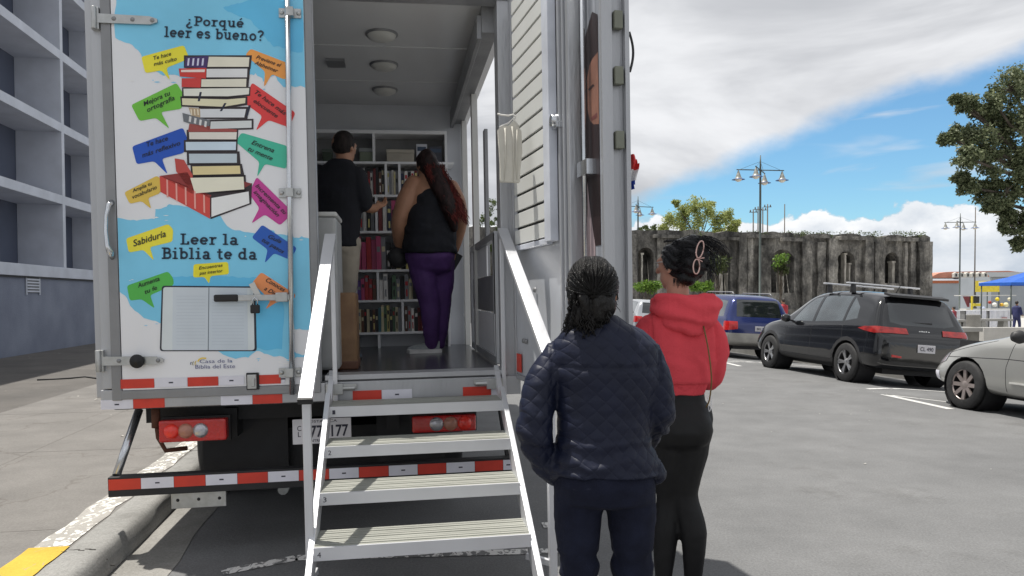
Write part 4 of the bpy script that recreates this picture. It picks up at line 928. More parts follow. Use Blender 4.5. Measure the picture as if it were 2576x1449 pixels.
P_L, P_R = at(1585, 600, 48), at(2340, 600, 53.4); wd = Vector((P_R.x-P_L.x, P_R.y-P_L.y, 0)); WL = wd.length; wdir = wd.normalized()
RM = Matrix.Translation((P_L.x, P_L.y, 0)) @ Matrix.Rotation(math.atan2(wdir.y, wdir.x), 4, 'Z'); RI = RM.inverted()
def RX(px, py, y=0):
    n = RM.to_3x3() @ Vector((0, 1, 0)); return RI @ hit(px, py, RM @ Vector((0, y, 0)), n)
ruin = empty('ruined_church_wall', mw=RM, label='dark weathered stone wall of a roofless ruin with arched niches', cat='ruin')
# outline with a broken top, arched holes cut by a filled curve
top = []; X0 = -14
for i in range(150):
    x = X0+(WL-X0)*i/149; px = 1585+755*x/WL
    h = RX(1585, 577).z+(RX(2340, 592).z-RX(1585, 577).z)*x/WL
    h += .15*noise.fractal(Vector((x*.45, 2.2, 0)), .9, 2.1, 6)-.2*max(0, noise.noise(Vector((x*.9, 7.7, 1))))**1.0
    if i == 149: h -= .1
    top.append((x, h))
def arch(x0, x1, z0, z1, n=10):
    r = (x1-x0)/2; cx = (x0+x1)/2; return [(x0, z0), (x1, z0)]+[(cx+r*math.cos(math.pi*k/n)*(1+.06*rnd.uniform(-1, 1)), z1-r+r*math.sin(math.pi*k/n)) for k in range(n+1)]
holes = []
for x0, x1, y0, y1 in ((1605, 1644, 722, 622), (1778, 1838, 740, 622), (1940, 1998, 736, 627), (2104, 2152, 715, 632), (2226, 2262, 712, 634)):
    a, c = RX(x0, y0), RX(x1, y1); holes.append(arch(a.x, c.x, max(-.2, a.z), c.z))
cu = bpy.data.curves.new('c', 'CURVE'); cu.dimensions = '2D'; cu.fill_mode = 'BOTH'; cu.extrude = .55
for pts in [[(X0, -1.5)]+[(WL, -1.5)]+top[::-1]]+holes:
    sp_ = cu.splines.new('POLY'); sp_.points.add(len(pts)-1); sp_.use_cyclic_u = True
    for i, q in enumerate(pts): sp_.points[i].co = (q[0], q[1], 0, 1)
o = bpy.data.objects.new('c', cu); C.objects.link(o); bpy.context.view_layer.update()
me = bpy.data.meshes.new_from_object(o.evaluated_get(bpy.context.evaluated_depsgraph_get())); bpy.data.objects.remove(o)
me.transform(Matrix(((1, 0, 0, 0), (0, 0, -1, .55), (0, 1, 0, 0), (0, 0, 0, 1)))); me.materials.clear(); me.materials.append(m_ruin); me.flip_normals()
o = bpy.data.objects.new('wall', me); C.objects.link(o); o.parent = ruin
# rear wall set close behind the arches to keep sky light out of the niches
b = MB(); b.box((X0, 1.25, -1.5), (WL-.02, 1.9, RX(1585, 600, 1.3).z-.3)); b.box((WL-1.1, 1.13, -1.5), (WL, 3.2, RX(2340, 598, 2).z))
b.build('rear_wall', m_ruin, ruin)
# pilasters, cornice remains, plinth
def rough_box(t, x0, x1, y0, y1, z0, z1, amp=.06):
    nx, nz_ = max(1, int((x1-x0)/.25)), max(2, int((z1-z0)/.35)); pts = {}; vs = []; fs = []
    def V(i, k, y):
        x = x0+(x1-x0)*i/nx; z = z0+(z1-z0)*k/nz_; q = Vector((x, y, z)); e = noise.noise_vector(q*1.7)*amp; return q+Vector((e.x, e.y, e.z*(k > 0)))
    for i in range(nx+1):
        for k in range(nz_+1): pts[i, k] = len(vs); vs.append(V(i, k, y0))
    for i in range(nx):
        for k in range(nz_): fs.append((pts[i, k], pts[i+1, k], pts[i+1, k+1], pts[i, k+1]))
    for i, s_ in ((0, 1), (nx, -1)):
        b0 = len(vs)
        for k in range(nz_+1): v = vs[pts[i, k]]; vs.append(Vector((v.x, y1, v.z)))
        for k in range(nz_): q = (pts[i, k], pts[i, k+1], b0+k+1, b0+k); fs.append(q if s_ > 0 else q[::-1])
    b0 = len(vs)
    for i in range(nx+1): v = vs[pts[i, nz_]]; vs.append(Vector((v.x, y1, v.z)))
    for i in range(nx): fs.append((pts[i, nz_], pts[i+1, nz_], b0+i+1, b0+i))
    t.add(vs, fs)
t = MB(); topz = RX(1585, 583).z
for px0, px1, dz_, dep in ((1586, 1598, 0, .4), (1650, 1664, -.1, .35), (1700, 1716, -.5, .35), (1742, 1764, -.3, .45), (1852, 1872, .15, .6), (1876, 1890, -.1, .4), (1905, 1925, -.6, .5), (2012, 2036, -.25, .5), (2052, 2072, -.3, .4),
                           (2078, 2100, 0, .55), (2168, 2190, .1, .6), (2196, 2206, -.2, .4), (2270, 2277, -.2, .4), (2285, 2296, .1, .45), (2306, 2338, -.1, .5)):
    a, c = RX(px0, 650), RX(px1, 650); z_ = topz-(topz-RX(2340, 600).z)*max(0, a.x)/WL+dz_; rough_box(t, a.x, c.x, -dep*.6, .02, -1.4, z_-.15)
t.build('pilasters', m_ruin, ruin)
t = MB()
for px0, px1, py, dep in ((1640, 1700, 592, .45), (1756, 1850, 597, .5), (1874, 1950, 592, .5), (1960, 2010, 600, .45), (2040, 2080, 592, .4), (2100, 2168, 597, .5), (2228, 2300, 600, .4)):
    a, c = RX(px0, py), RX(px1, py+8); rough_box(t, a.x, c.x, -dep, .02, c.z, a.z+.05, .09)
rough_box(t, X0, WL, -.5, .02, -1.4, .55, .07); t.build('cornice_and_plinth', m_ruin, ruin)
# ---------------------------------------------------------------- cars
def carpaint(name, c, metal=.3, rough=.25): return mat(name, c, rough, metal, .04, 3, coat=.8)
m_glass = mat('tinted_car_glass', (.012, .016, .018), .04, 0, .05, 3, spec=.9, coat=1)
m_glassl = mat('side_glass_sky_tone', (.06, .075, .085), .04, 0, .4, 2, spec=.9, coat=1)  # base colour lightened to stand in for sky reflected in the side windows
m_plas = mat('black_bumper_plastic', (.03, .03, .032), .55, 0, .15, 20)
m_tl = mat('tail_lens', (.42, .02, .015), .1, 0, .3, 9, .2, 60, coat=.8, col2=(.16, .008, .008))
m_tyre = mat('tyre_rubber', (.022, .022, .023), .75, 0, .3, 14, .2, 60)
def body_bm(sts, sub=2):
    vs, fs, N_ = [], [], 0
    for (x, hw, zb, zs, hs, zt, ht) in sts:
        half = [(0, zb), (hw*.55, zb), (hw*.93, zb+.015), (hw, zb+.11), (hw*1.012, (zb+zs)*.5), (hs+(hw-hs)*.35, zs-.05), (hs, zs), (hs*.66+ht*.34, zs*.62+zt*.38), (ht*.9+hs*.1, zs*.12+zt*.88-.01), (ht*.86, zt-.012), (ht*.5, zt), (0, zt+.006)]
        full = [(x, y, z) for y, z in half]+[(x, -y, z) for y, z in half[-2:0:-1]]
        N_ = len(full); vs += full
    for i in range(len(sts)-1):
        for k in range(N_): fs.append((i*N_+k, i*N_+(k+1) % N_, (i+1)*N_+(k+1) % N_, (i+1)*N_+k))
    fs.append(tuple(range(N_))[::-1]); fs.append(tuple((len(sts)-1)*N_+k for k in range(N_)))
    me = bpy.data.meshes.new('b'); me.from_pydata(vs, [], fs); o = bpy.data.objects.new('b', me); C.objects.link(o)
    m = o.modifiers.new('s', 'SUBSURF'); m.levels = sub; bpy.context.view_layer.update()
    m2 = bpy.data.meshes.new_from_object(o.evaluated_get(bpy.context.evaluated_depsgraph_get())); bpy.data.objects.remove(o)
    bm = bmesh.new(); bm.from_mesh(m2); bmesh.ops.recalc_face_normals(bm, faces=bm.faces); return bm
def inpoly(x, y, P):
    c = False; j = len(P)-1
    for i in range(len(P)):
        if (P[i][1] > y) != (P[j][1] > y) and x < (P[j][0]-P[i][0])*(y-P[i][1])/(P[j][1]-P[i][1])+P[i][0]: c = not c
        j = i
    return c
def carve(bm, ax, poly, cond):
    """cut the outline (in the two axes ax) into the surface where cond(centre, normal); returns faces inside"""
    a, b_ = ax; third = 3-a-b_; mnx = min(p[0] for p in poly)-.3; mxx = max(p[0] for p in poly)+.3; mny = min(p[1] for p in poly)-.3; mxy = max(p[1] for p in poly)+.3
    for i in range(len(poly)):
        p, q = poly[i], poly[(i+1) % len(poly)]
        co = Vector((0, 0, 0)); co[a] = p[0]; co[b_] = p[1]; d = (q[0]-p[0], q[1]-p[1]); nn = Vector((0, 0, 0)); nn[a] = -d[1]; nn[b_] = d[0]
        if nn.length < 1e-6: continue
        L0, L1 = min(p[0], q[0])-.06, max(p[0], q[0])+.06; M0, M1 = min(p[1], q[1])-.06, max(p[1], q[1])+.06
        F = []
        for f in bm.faces:
            xs = [v.co[a] for v in f.verts]; ys_ = [v.co[b_] for v in f.verts]
            if max(xs) < L0 or min(xs) > L1 or max(ys_) < M0 or min(ys_) > M1: continue
            if cond(f.calc_center_median(), f.normal): F.append(f)
        if not F: continue
        E = list({e for f in F for e in f.edges}); V_ = list({v for f in F for v in f.verts})
        bmesh.ops.bisect_plane(bm, geom=F+E+V_, dist=1e-5, plane_co=co, plane_no=nn)
    out = []
    for f in bm.faces:
        c = f.calc_center_median()
        if mnx < c[a] < mxx and mny < c[b_] < mxy and cond(c, f.normal) and inpoly(c[a], c[b_], poly): out.append(f)
    return out
def take(bm, faces, name, m_, parent, push=0, label=None):
    if not faces: return None
    vm = {}; vs = []; fs = []
    for f in faces:
        ids = []
        for v in f.verts:
            if v not in vm: vm[v] = len(vs); vs.append(v.co+v.normal*push)
            ids.append(vm[v])
        fs.append(ids)
    mb = MB().add(vs, fs, 0, True); bmesh.ops.delete(bm, geom=faces, context='FACES')
    return mb.build(name, m_, parent, solid=True)
def rim_mesh(style, r, parent, m_, M_):
    t = MB(); t.lathe([(r, -.09), (r, .085), (r*.93, .095), (r*.9, .07), (r*.88, -.05), (r*.3, -.07), (0, -.07)], 36, M=M_, mi=1)
    t.lathe([(r*.99, .08), (r*1.0, .094), (r*.93, .1), (r*.9, .08)], 36, M=M_)
    t.lathe([(0, .085), (.05, .083), (.065, .07), (.07, .03)], 14, M=M_)
    n = 5 if style != 8 else 8
    for k in range(n):
        a = 2*math.pi*k/n
        for off, wd in (((-.12, .03), (.12, .03)) if style == 5 else ((0, .05),)):
            q = lambda rr_, an, z: M_ @ Vector((rr_*math.cos(an), rr_*math.sin(an), z))
            A_1, A_2 = q(.05, a+off*.6, .07), q(r*.94, a+off*(1.1 if style == 5 else 0), .085)
            t.bar(A_1, A_2, wd, .022, 0, up=tuple((M_.to_3x3() @ Vector((0, 0, 1)))))
    return t.build('rim', [m_, m_dark], parent)
def make_car(name, M_, sts, paint, wheels, wr, wins, label, group='cars parked along the right kerb', rearwin=None, front=None, rim=5, rimm=None, clad=True, extra=None, track=.76, hw=.9, glass=None, arch_z=None, lower=None):
    glass = glass or m_glass
    car = empty(name, mw=M_, label=label, cat='car', group=group); bm = body_bm(sts)
    side = lambda c, n: abs(c.y) > .45
    # wheel arches
    for wx in wheels:
        P = [(wx+(wr+.055)*math.cos(2*math.pi*k/20), wr-.01+(wr+.055)*math.sin(2*math.pi*k/20)) for k in range(20)]
        if clad:
            P2 = [(wx+(wr+.12)*math.cos(2*math.pi*k/20), wr-.01+(wr+.12)*math.sin(2*math.pi*k/20)) for k in range(20)]
            for f in carve(bm, (0, 2), P2, side): f.material_index = 1
        F = carve(bm, (0, 2), P, side); bmesh.ops.delete(bm, geom=F, context='FACES')
    if clad:
        P = [(wheels[0]-.3, .0), (wheels[1]+.3, .0), (wheels[1]+.3, .40), (wheels[0]-.3, .36)]
        for f in carve(bm, (0, 2), P, lambda c, n: True): f.material_index = 1
    if lower:
        for P, cnd in lower:
            for f in carve(bm, *P, cnd): f.material_index = 1
    for P in wins['seams']:
        for a_, c_ in zip(P[:-1], P[1:]):
            d = Vector((c_[0]-a_[0], c_[1]-a_[1])).normalized()*.005; q = [(a_[0]-d.y, a_[1]+d.x), (a_[0]+d.y, a_[1]-d.x), (c_[0]+d.y, c_[1]-d.x), (c_[0]-d.y, c_[1]+d.x)]
            for f in carve(bm, (0, 2), q, side): f.material_index = 2
    for P in wins['side']:
        F = carve(bm, (0, 2), P, lambda c, n: abs(c.y) > .35 and abs(n.y) > .3)
        sg = m_glassl
        L_ = [f for f in F if f.calc_center_median().y > 0]; R_ = [f for f in F if f.calc_center_median().y < 0]
        take(bm, L_, 'side_window', sg, car, -.004); take(bm, R_, 'side_window', sg, car, -.004)
    if rearwin:
        F = carve(bm, (1, 2), rearwin, lambda c, n: c.x < wheels[0]+.3 and n.x < -.1); take(bm, F, 'rear_window', glass, car, .001)
    if front:
        F = carve(bm, (0, 1), front, lambda c, n: n.z > .2 and c.z > .95); take(bm, F, 'windscreen', glass, car, .001)
    ex = extra(bm, car) if extra else None
    me = bpy.data.meshes.new('body'); bm.to_mesh(me); bm.free()
    for m_ in (paint, m_plas, m_dark): me.materials.append(m_)
    me.polygons.foreach_set('use_smooth', [True]*len(me.polygons)); bo = bpy.data.objects.new('body', me); C.objects.link(bo); bo.parent = car
    # inner arches and floor
    t = MB(); x0, x1 = sts[0][0]+.3, sts[-1][0]-.3
    t.box((x0, -.55, .2), (x1, .55, .3)); t.box((x0+.1, -hw+.3, .45), (x1-.1, hw-.3, .9)); t.build('underbody', m_dark, car)
    for wx in wheels:
        for s in (1, -1):
            Mw = Matrix.Translation((wx, s*track, wr)) @ Matrix.Rotation(R(-90*s), 4, 'X')
            wh = MB().lathe(wheel_prof(wr, .215), 40, M=Mw).build('wheel', m_tyre, car)
            rim_mesh(rim, wr*.68, wh, rimm or m_alud, Mw)
            MB().lathe([(wr+.05, -.25), (wr+.05, .08)], 28, M=Mw).build('wheel_liner', m_dark, wh)
    return car, bo
def plate(car, x, y0, y1, z0, z1, txt):
    t = MB(); t.box((x-.012, y0, z0), (x, y1, z1)); p = t.build('licence_plate', MATS['plate_white'], car, .003)
    vs, fs = text_mesh(txt, 0, .02); hh = max(v for u, v in vs)
    MB().add([(x-.0135, y1-(y1-y0)*(.12+.76*u), z0+(z1-z0)*(.25+.5*v/hh)) for u, v in vs], fs).build('plate_lettering', MATS['plate_ink'], p, solid=True)
def carM(x, y, deg=None, z=0, roll=4.6):
    a = math.atan2(-.178, 1) if deg is None else R(deg)
    f = Vector((math.sin(a), math.cos(a), 0)); l = Vector((-f.y, f.x, 0))   # forward, left
    return Matrix(((f.x, l.x, 0, x), (f.y, l.y, 0, y), (0, 0, 1, z), (0, 0, 0, 1))) @ Matrix.Translation((0, .78, 0)) @ Matrix.Rotation(R(roll), 4, 'X') @ Matrix.Translation((0, -.78, 0))
# black compact SUV; its origin is the ground under the middle of the rear axle
pR = gnd(2132, 959); pF = gnd(1943, 925); fd = Vector((pF.x-pR.x, pF.y-pR.y)).normalized(); print('suv', pR, pF, (pF-pR).length)
aS = math.degrees(math.atan2(fd.x, fd.y)); rt_ = Vector((fd.y, -fd.x))
SH = .86
MS = carM(pR.x+rt_.x*.8, pR.y+rt_.y*.8, aS)
suv_st = [(-.84, .58, .40, .62, .56, .72, .5), (-.82, .80, .34, .80, .76, .86, .66), (-.74, .865, .30, .93, .84, 1.0, .72), (-.66, .885, .28, .97, .86, 1.16, .74), (-.56, .89, .27, .99, .86, 1.38, .68), (-.50, .89, .27, 1.0, .86, 1.50, .64), (-.38, .89, .27, 1.0, .86, 1.55, .62),
          (0, .89, .27, .99, .865, 1.595, .62), (.6, .885, .25, .975, .86, 1.62, .62), (1.25, .885, .25, .96, .86, 1.60, .61), (1.62, .885, .25, .95, .86, 1.52, .60), (1.95, .885, .25, .945, .86, 1.33, .62), (2.28, .885, .26, .95, .86, 1.08, .70), (2.42, .885, .27, .95, .85, 1.03, .74),
          (2.8, .88, .28, .92, .82, .99, .68), (3.1, .86, .30, .84, .76, .92, .6), (3.28, .80, .34, .70, .66, .78, .5), (3.34, .6, .40, .58, .5, .62, .4)]
suv_w = {'side': [[(1.86, 1.0), (1.15, 1.01), (1.15, 1.49), (1.42, 1.46), (1.66, 1.30)], [(1.07, 1.01), (.22, 1.045), (.22, 1.5), (.6, 1.515), (1.07, 1.50)], [(.16, 1.05), (-.16, 1.10), (-.10, 1.30), (.16, 1.485)]],
         'seams': [[(1.11, .95), (1.11, .4)], [(.18, .97), (.14, .7), (-.02, .62)], [(1.95, .92), (2.0, .42)], [(-.5, .62), (-.5, .45)]]}
m_suv = carpaint('black_car_paint', (.006, .0065, .008), .0, .12)
def suv_extra(bm, car):
    for P in ([(-.86, .955), (-.72, .985), (-.44, .975), (-.28, .94), (-.44, .905), (-.7, .875), (-.86, .89)],):
        F = carve(bm, (0, 2), P, lambda c, n: c.y > .3 and c.x < 0); take(bm, F, 'tail_light', m_tl, car, .012)
        F = carve(bm, (0, 2), P, lambda c, n: c.y < -.3 and c.x < 0); take(bm, F, 'tail_light', m_tl, car, .012)
    F = carve(bm, (0, 2), [(-.1, 1.0), (-.42, .90), (-.36, .80), (0, .78), (.1, .85)], lambda c, n: abs(c.y) > .5)
    for P in ([(.6, .3), (.3, .3), (.3, .34), (.6, .34)],):
        F = carve(bm, (1, 2), [(.62, .50), (.44, .49), (.44, .52), (.62, .54)], lambda c, n: n.x < -.2); take(bm, F, 'reflector', m_lensr, car, .004)
suv, sb = make_car('parked_suv', MS, suv_st, m_suv, (0, 2.57), .335, suv_w, 'black compact SUV with two silver roof bars, parked second from the right',
    rearwin=[(.60, 1.07), (.56, 1.40), (-.56, 1.40), (-.60, 1.07), (-.4, 1.03), (.4, 1.03)], front=[(2.2, .62), (1.72, .52), (1.72, -.52), (2.2, -.62)], rim=5,
    rimm=mat('grey_alloy', (.42, .42, .43), .3, .8), extra=suv_extra, track=.785)
plate(suv, -.845, -.16, .16, .60, .73, 'CL 490')
def roofbar(x):
    t = MB(); t.bar((x, -.72, 1.73), (x, .72, 1.73), .075, .028); b_ = t.build('roof_bar', m_alw, suv, .008)
    t = MB()
    for y in (-.57, .57): t.prism([(x-.06, y, 1.56), (x+.06, y, 1.56), (x+.035, y, 1.715), (x-.035, y, 1.715)], (0, .05, 0))
    t.build('bar_foot', m_plas, b_, .004)
roofbar(.35); roofbar(1.05)
t = MB(); t.prism([(-.44, .56, 1.53), (-.62, .54, 1.49), (-.62, -.54, 1.49), (-.44, -.56, 1.53)], (0, 0, .035)); t.build('spoiler', m_plas, suv, .01)
def mirror(car, x, z, m_, s=1):
    t = MB(); t.lathe([(0, -.09), (.05, -.08), (.075, 0), (.06, .06), (0, .085)], 14, M=Matrix.Translation((x, s*.99, z)) @ Matrix.Rotation(R(90), 4, 'X') @ Matrix.Diagonal((.75, 1, 1, 1)) @ Matrix.Scale(1.1, 4)); t.bar((x, s*.84, z-.05), (x, s*.95, z-.03), .06, .03); t.build('side_mirror', m_, car)
mirror(suv, 1.82, 1.04, m_suv); mirror(suv, 1.82, 1.04, m_suv, -1)
t = MB()
for k, y in enumerate((.09, .05, .01, -.03, -.08)): t.box((-.775, y-.014, .93), (-.765, y+.014, .955) if k % 2 == 0 else (-.765, y+.01, .96))
t.build('badge', m_chrome, suv)
MB().bar((-.69, .18, 1.08), (-.70, -.18, 1.09), .02, .02).build('rear_wiper', m_dark, suv)
MB().tube([(.0, 0, 1.6), (-.12, 0, 1.75)], .006, 6).build('aerial', m_dark, suv)
# blue wagon ahead of it
pB = Vector(((1812-1288)/1900*18.3, 18.3)); MB_ = carM(pB.x+.80, pB.y+.86, aS, 0, 3)
wag_st = [(-.88, .56, .42, .62, .55, .70, .5), (-.86, .80, .36, .80, .76, .86, .66), (-.78, .845, .32, .90, .82, .98, .72), (-.70, .86, .30, .92, .83, 1.2, .70), (-.62, .86, .28, .93, .83, 1.44, .64), (-.5, .86, .28, .93, .83, 1.52, .62),
          (0, .86, .27, .93, .83, 1.56, .62), (1.1, .86, .27, .92, .83, 1.56, .61), (1.5, .86, .27, .92, .83, 1.50, .6), (1.85, .86, .27, .92, .83, 1.26, .64), (2.2, .86, .27, .92, .83, 1.02, .72), (2.8, .85, .28, .88, .80, .95, .68), (3.2, .82, .32, .78, .72, .84, .56), (3.38, .7, .38, .62, .6, .68, .45)]
wag_w = {'side': [[(1.75, .97), (1.15, .98), (1.15, 1.42), (1.35, 1.41)], [(1.08, .98), (.3, .98), (.3, 1.43), (1.08, 1.43)], [(.22, .98), (-.5, .99), (-.42, 1.38), (.22, 1.43)]], 'seams': [[(1.11, .95), (1.11, .35)], [(.26, .95), (.2, .6)]]}
m_blue = carpaint('dark_blue_car_paint', (.012, .025, .13), .3)
m_sil = mat('lower_beige_paint', (.36, .35, .32), .4, .2, coat=.3)
def wag_extra(bm, car):
    for s in (1, -1):
        F = carve(bm, (1, 2), [(s*.86, .66), (s*.86, .88), (s*.60, .88), (s*.60, .70)], lambda c, n: c.x < -.6 and c.y*s > 0); take(bm, F, 'tail_light', m_lensr, car, .006)
wag, wb = make_car('parked_wagon', MB_, wag_st, m_blue, (0, 2.52), .32, wag_w, 'dark blue estate car with beige bumper, half hidden behind the red hoodie',
    rearwin=[(.60, 1.0), (.54, 1.42), (-.54, 1.42), (-.60, 1.0)], front=[(2.1, .6), (1.6, .5), (1.6, -.5), (2.1, -.6)], rim=5, extra=wag_extra, clad=False, track=.745,
    lower=[(((0, 2), [(-1, .2), (3.5, .2), (3.5, .6), (-1, .6)]), lambda c, n: True)])
wb.data.materials[1] = m_sil
for y in (.42, -.42): t = MB(); t.tube([(-.4, y*1.2, 1.53), (-.3, y*1.2, 1.60), (1.1, y*1.2, 1.62), (1.3, y*1.2, 1.54)], .014, 8); t.build('roof_rail', m_alud, wag)
plate(wag, -.885, -.16, .16, .66, .78, 'BKL 271')
# silver saloon nearest on the right, cut off by the frame
pF = gnd(2436, 1028); fd2 = Vector((math.sin(R(aS)), math.cos(R(aS)))); WBs = 2.60
MSi = carM(pF.x-fd2.x*WBs+rt_.x*.76, pF.y-fd2.y*WBs+rt_.y*.76, aS)
sal_st = [(-.95, .6, .42, .62, .56, .72, .5), (-.9, .8, .34, .82, .74, .92, .66), (-.7, .85, .28, .90, .80, 1.0, .68), (-.3, .86, .25, .92, .82, 1.06, .66), (.1, .865, .24, .92, .83, 1.32, .6), (.5, .865, .23, .91, .83, 1.43, .58), (1.1, .865, .22, .9, .83, 1.46, .58), (1.4, .865, .22, .89, .83, 1.42, .57),
          (1.8, .865, .22, .885, .83, 1.18, .62), (2.1, .86, .22, .88, .82, .99, .70), (2.5, .86, .23, .85, .80, .93, .68), (2.9, .85, .25, .78, .76, .85, .62), (3.2, .80, .28, .66, .68, .74, .54), (3.36, .66, .32, .54, .52, .60, .44), (3.42, .5, .36, .5, .42, .54, .36)]
sal_w = {'side': [[(1.62, .95), (1.0, .95), (1.0, 1.35), (1.32, 1.33)], [(.93, .95), (.1, .97), (.25, 1.28), (.55, 1.34), (.93, 1.36)]], 'seams': [[(.97, .93), (.97, .3)], [(1.88, .90), (1.95, .6), (1.93, .3)], [(2.2, .92), (3.0, .72)], [(.0, .68), (1.93, .70), (3.0, .66)]]}
m_silver = carpaint('silver_car_paint', (.42, .42, .40), .55, .32)
def sal_extra(bm, car):
    for s in (1, -1):
        F = carve(bm, (0, 2), [(2.98, .74), (3.28, .66), (3.40, .56), (3.2, .54), (3.02, .6)], lambda c, n: c.y*s > .4); take(bm, F, 'headlight', m_lensw, car, .006)
    F = carve(bm, (0, 2), [(3.10, .46), (3.22, .46), (3.22, .34), (3.1, .34)], lambda c, n: c.y > .4); take(bm, F, 'side_marker', m_wtape, car, .004)
sal, slb = make_car('parked_saloon', MSi, sal_st, m_silver, (0, WBs), .315, sal_w, 'dusty silver saloon with multi-spoke wheels, cut off by the right edge',
    rearwin=[(.6, 1.0), (.52, 1.3), (-.52, 1.3), (-.6, 1.0)], front=[(2.0, .6), (1.5, .5), (1.5, -.5), (2.0, -.6)], rim=8, rimm=mat('bronze_alloy', (.42, .36, .34), .35, .7), extra=sal_extra, clad=False, track=.765)
mirror(sal, 1.66, .98, m_plas)
t = MB(); t.bar((.1, .885, .42), (1.85, .885, .42), .03, .02); t.build('side_moulding', mat('moulding_grey', (.5, .5, .48), .4), sal)
# pale hatchback farthest along the kerb
pW = gnd(1570, 850); MW = carM(pW.x+1.0, 27.5, aS, -.09)
pale, pb_ = make_car('parked_hatchback', MW, [(a, b_*.97, c_, d_, e_, f_*.97, g_) for a, b_, c_, d_, e_, f_, g_ in wag_st], carpaint('pale_silver_paint', (.45, .47, .5), .4), (0, 2.45), .31, wag_w,
    'pale silver hatchback at the far end of the parked row, beside the truck door', rearwin=[(.60, 1.0), (.54, 1.38), (-.54, 1.38), (-.60, 1.0)], extra=wag_extra, clad=False, track=.72)
# a dark van beyond, only its roof corner shows
# ---------------------------------------------------------------- street lamps, poles
m_pole = mat('lamp_post_green', (.06, .075, .07), .5, .3)
m_bell = mat('lamp_bell_grey', (.30, .30, .27), .45, .3, .15, 9)
m_bluer = mat('lamp_rim_blue', (.05, .12, .32), .4)
m_lglass = mat('lamp_glass', (.55, .52, .45), .2)
def lamp(px, py_top, d, yaw, label, size=1.0):
    p = at(px, py_top, d); zb = plaza_z(d)-.02; rt = empty('street_lamp', (p.x, p.y, zb), rz=yaw, label=label, cat='street lamp', group='tall street lamps with four hanging bells')
    h = p.z-zb; za = h-.78*size
    MB().tube([(0, 0, 0), (0, 0, 1.2), (0, 0, 1.21), (0, 0, za), (0, 0, h)], [.11, .09, .07, .055, .025], 10).build('pole', m_pole, rt)
    for k, (a, L_) in enumerate(((8, 1.22), (188, 1.22), (62, 1.25), (242, 1.25))):
        c, s_ = math.cos(R(a))*L_*size, math.sin(R(a))*L_*size; zz_ = za+.0
        t = MB(); t.tube([(0, 0, zz_), (c*1.08, s_*1.08, zz_)], .028*size, 8); t.tube([(0, 0, zz_+.45), (c*.9, s_*.9, zz_+.03)], .008, 5); ar = t.build('arm', m_pole, rt)
        M_ = Matrix.Translation((c, s_, zz_-.56*size)) @ Matrix.Scale(size, 4)
        b_ = MB().lathe([(.0, .53), (.035, .5), (.06, .42), (.10, .3), (.12, .26), (.125, .2), (.20, .1), (.215, .08)], 18, M=M_).build('bell', m_bell, ar)
        MB().lathe([(.215, .09), (.33, .05), (.34, .035), (.2, .06)], 20, M=M_).build('rim', m_bluer, b_); MB().lathe([(.19, .06), (.15, -.02), (.07, -.07), (0, -.08)], 16, M=M_).build('glass_bowl', m_lglass, b_)
    return rt
lamp(1913, 390, 40, 0, 'tallest street lamp with four bells, in front of the middle of the ruin')
lamp(1605, 493, 57, R(12), 'street lamp with hanging bells just right of the open truck door')
lamp(2416, 536, 66, R(-14), 'street lamp with hanging bells standing right of the end of the ruin')
m_wood = mat('weathered_pole', (.10, .085, .07), .8)
for k, (px, py, d, lab) in enumerate(((1895, 526, 66, 'shortest thin pole of the cluster rising behind the ruin, leftmost'), (1907, 519, 67, 'thin pole second from left in the cluster behind the ruin'), (1919, 521, 69, 'thin pole third from left in the cluster behind the ruin'), (1931, 513, 68, 'thin pole rightmost in the cluster behind the ruin'),
                                  (1974, 513, 80, 'lone thin mast behind the ruin, right of the pole cluster'), (2454, 521, 90, 'thin grey mast right of the right hand street lamp'))):
    p = at(px, py, d); rt = empty('pole', (p.x, p.y, plaza_z(d)), label=lab, cat='pole'); h = p.z-plaza_z(d)
    MB().tube([(0, 0, -.3), (0, 0, h)], [.09, .05], 8).build('shaft', m_wood, rt)
    if k < 4:
        t = MB(); t.tube([(-.35, 0, h-.25), (.35, 0, h-.25)], .035, 6); t.tube([(-.25, 0, h-.25), (-.25, 0, h-.05)], .05, 6); t.tube([(.25, 0, h-.25), (.25, 0, h-.05)], .05, 6); t.build('crossarm', m_wood, rt)
# ---------------------------------------------------------------- vegetation
def leaf_mat(name, c1, c2, tr=.25):
    m = bpy.data.materials.new(name); m.use_nodes = True; N, L = m.node_tree.nodes, m.node_tree.links; p = N['Principled BSDF']; p.inputs['Roughness'].default_value = .5; p.inputs['Specular IOR Level'].default_value = .35
    g_ = N.new('ShaderNodeNewGeometry'); r = N.new('ShaderNodeValToRGB'); L.new(g_.outputs['Random Per Island'], r.inputs[0]); r.color_ramp.elements[0].color = (*c1, 1); r.color_ramp.elements[1].color = (*c2, 1)
    L.new(r.outputs[0], p.inputs['Base Color']); t = N.new('ShaderNodeBsdfTranslucent'); L.new(r.outputs[0], t.inputs[0]); ms = N.new('ShaderNodeMixShader'); ms.inputs[0].default_value = tr
    L.new(p.outputs[0], ms.inputs[1]); L.new(t.outputs[0], ms.inputs[2]); L.new(ms.outputs[0], N['Material Output'].inputs[0]); return m
lm_dark = leaf_mat('leaf_grey_green', (.065, .092, .042), (.27, .30, .17)); lm_yel = leaf_mat('leaf_yellow_green', (.20, .26, .07), (.48, .50, .20), .45)
lm_mid = leaf_mat('leaf_mid_green', (.04, .07, .025), (.15, .19, .07)); lm_bush = leaf_mat('leaf_bright_green', (.06, .14, .02), (.20, .32, .05), .3); lm_red = leaf_mat('leaf_ivy', (.03, .05, .018), (.1, .12, .045))
m_bark = mat('bark', (.09, .075, .06), .9, 0, .35, 6, .5, 20)
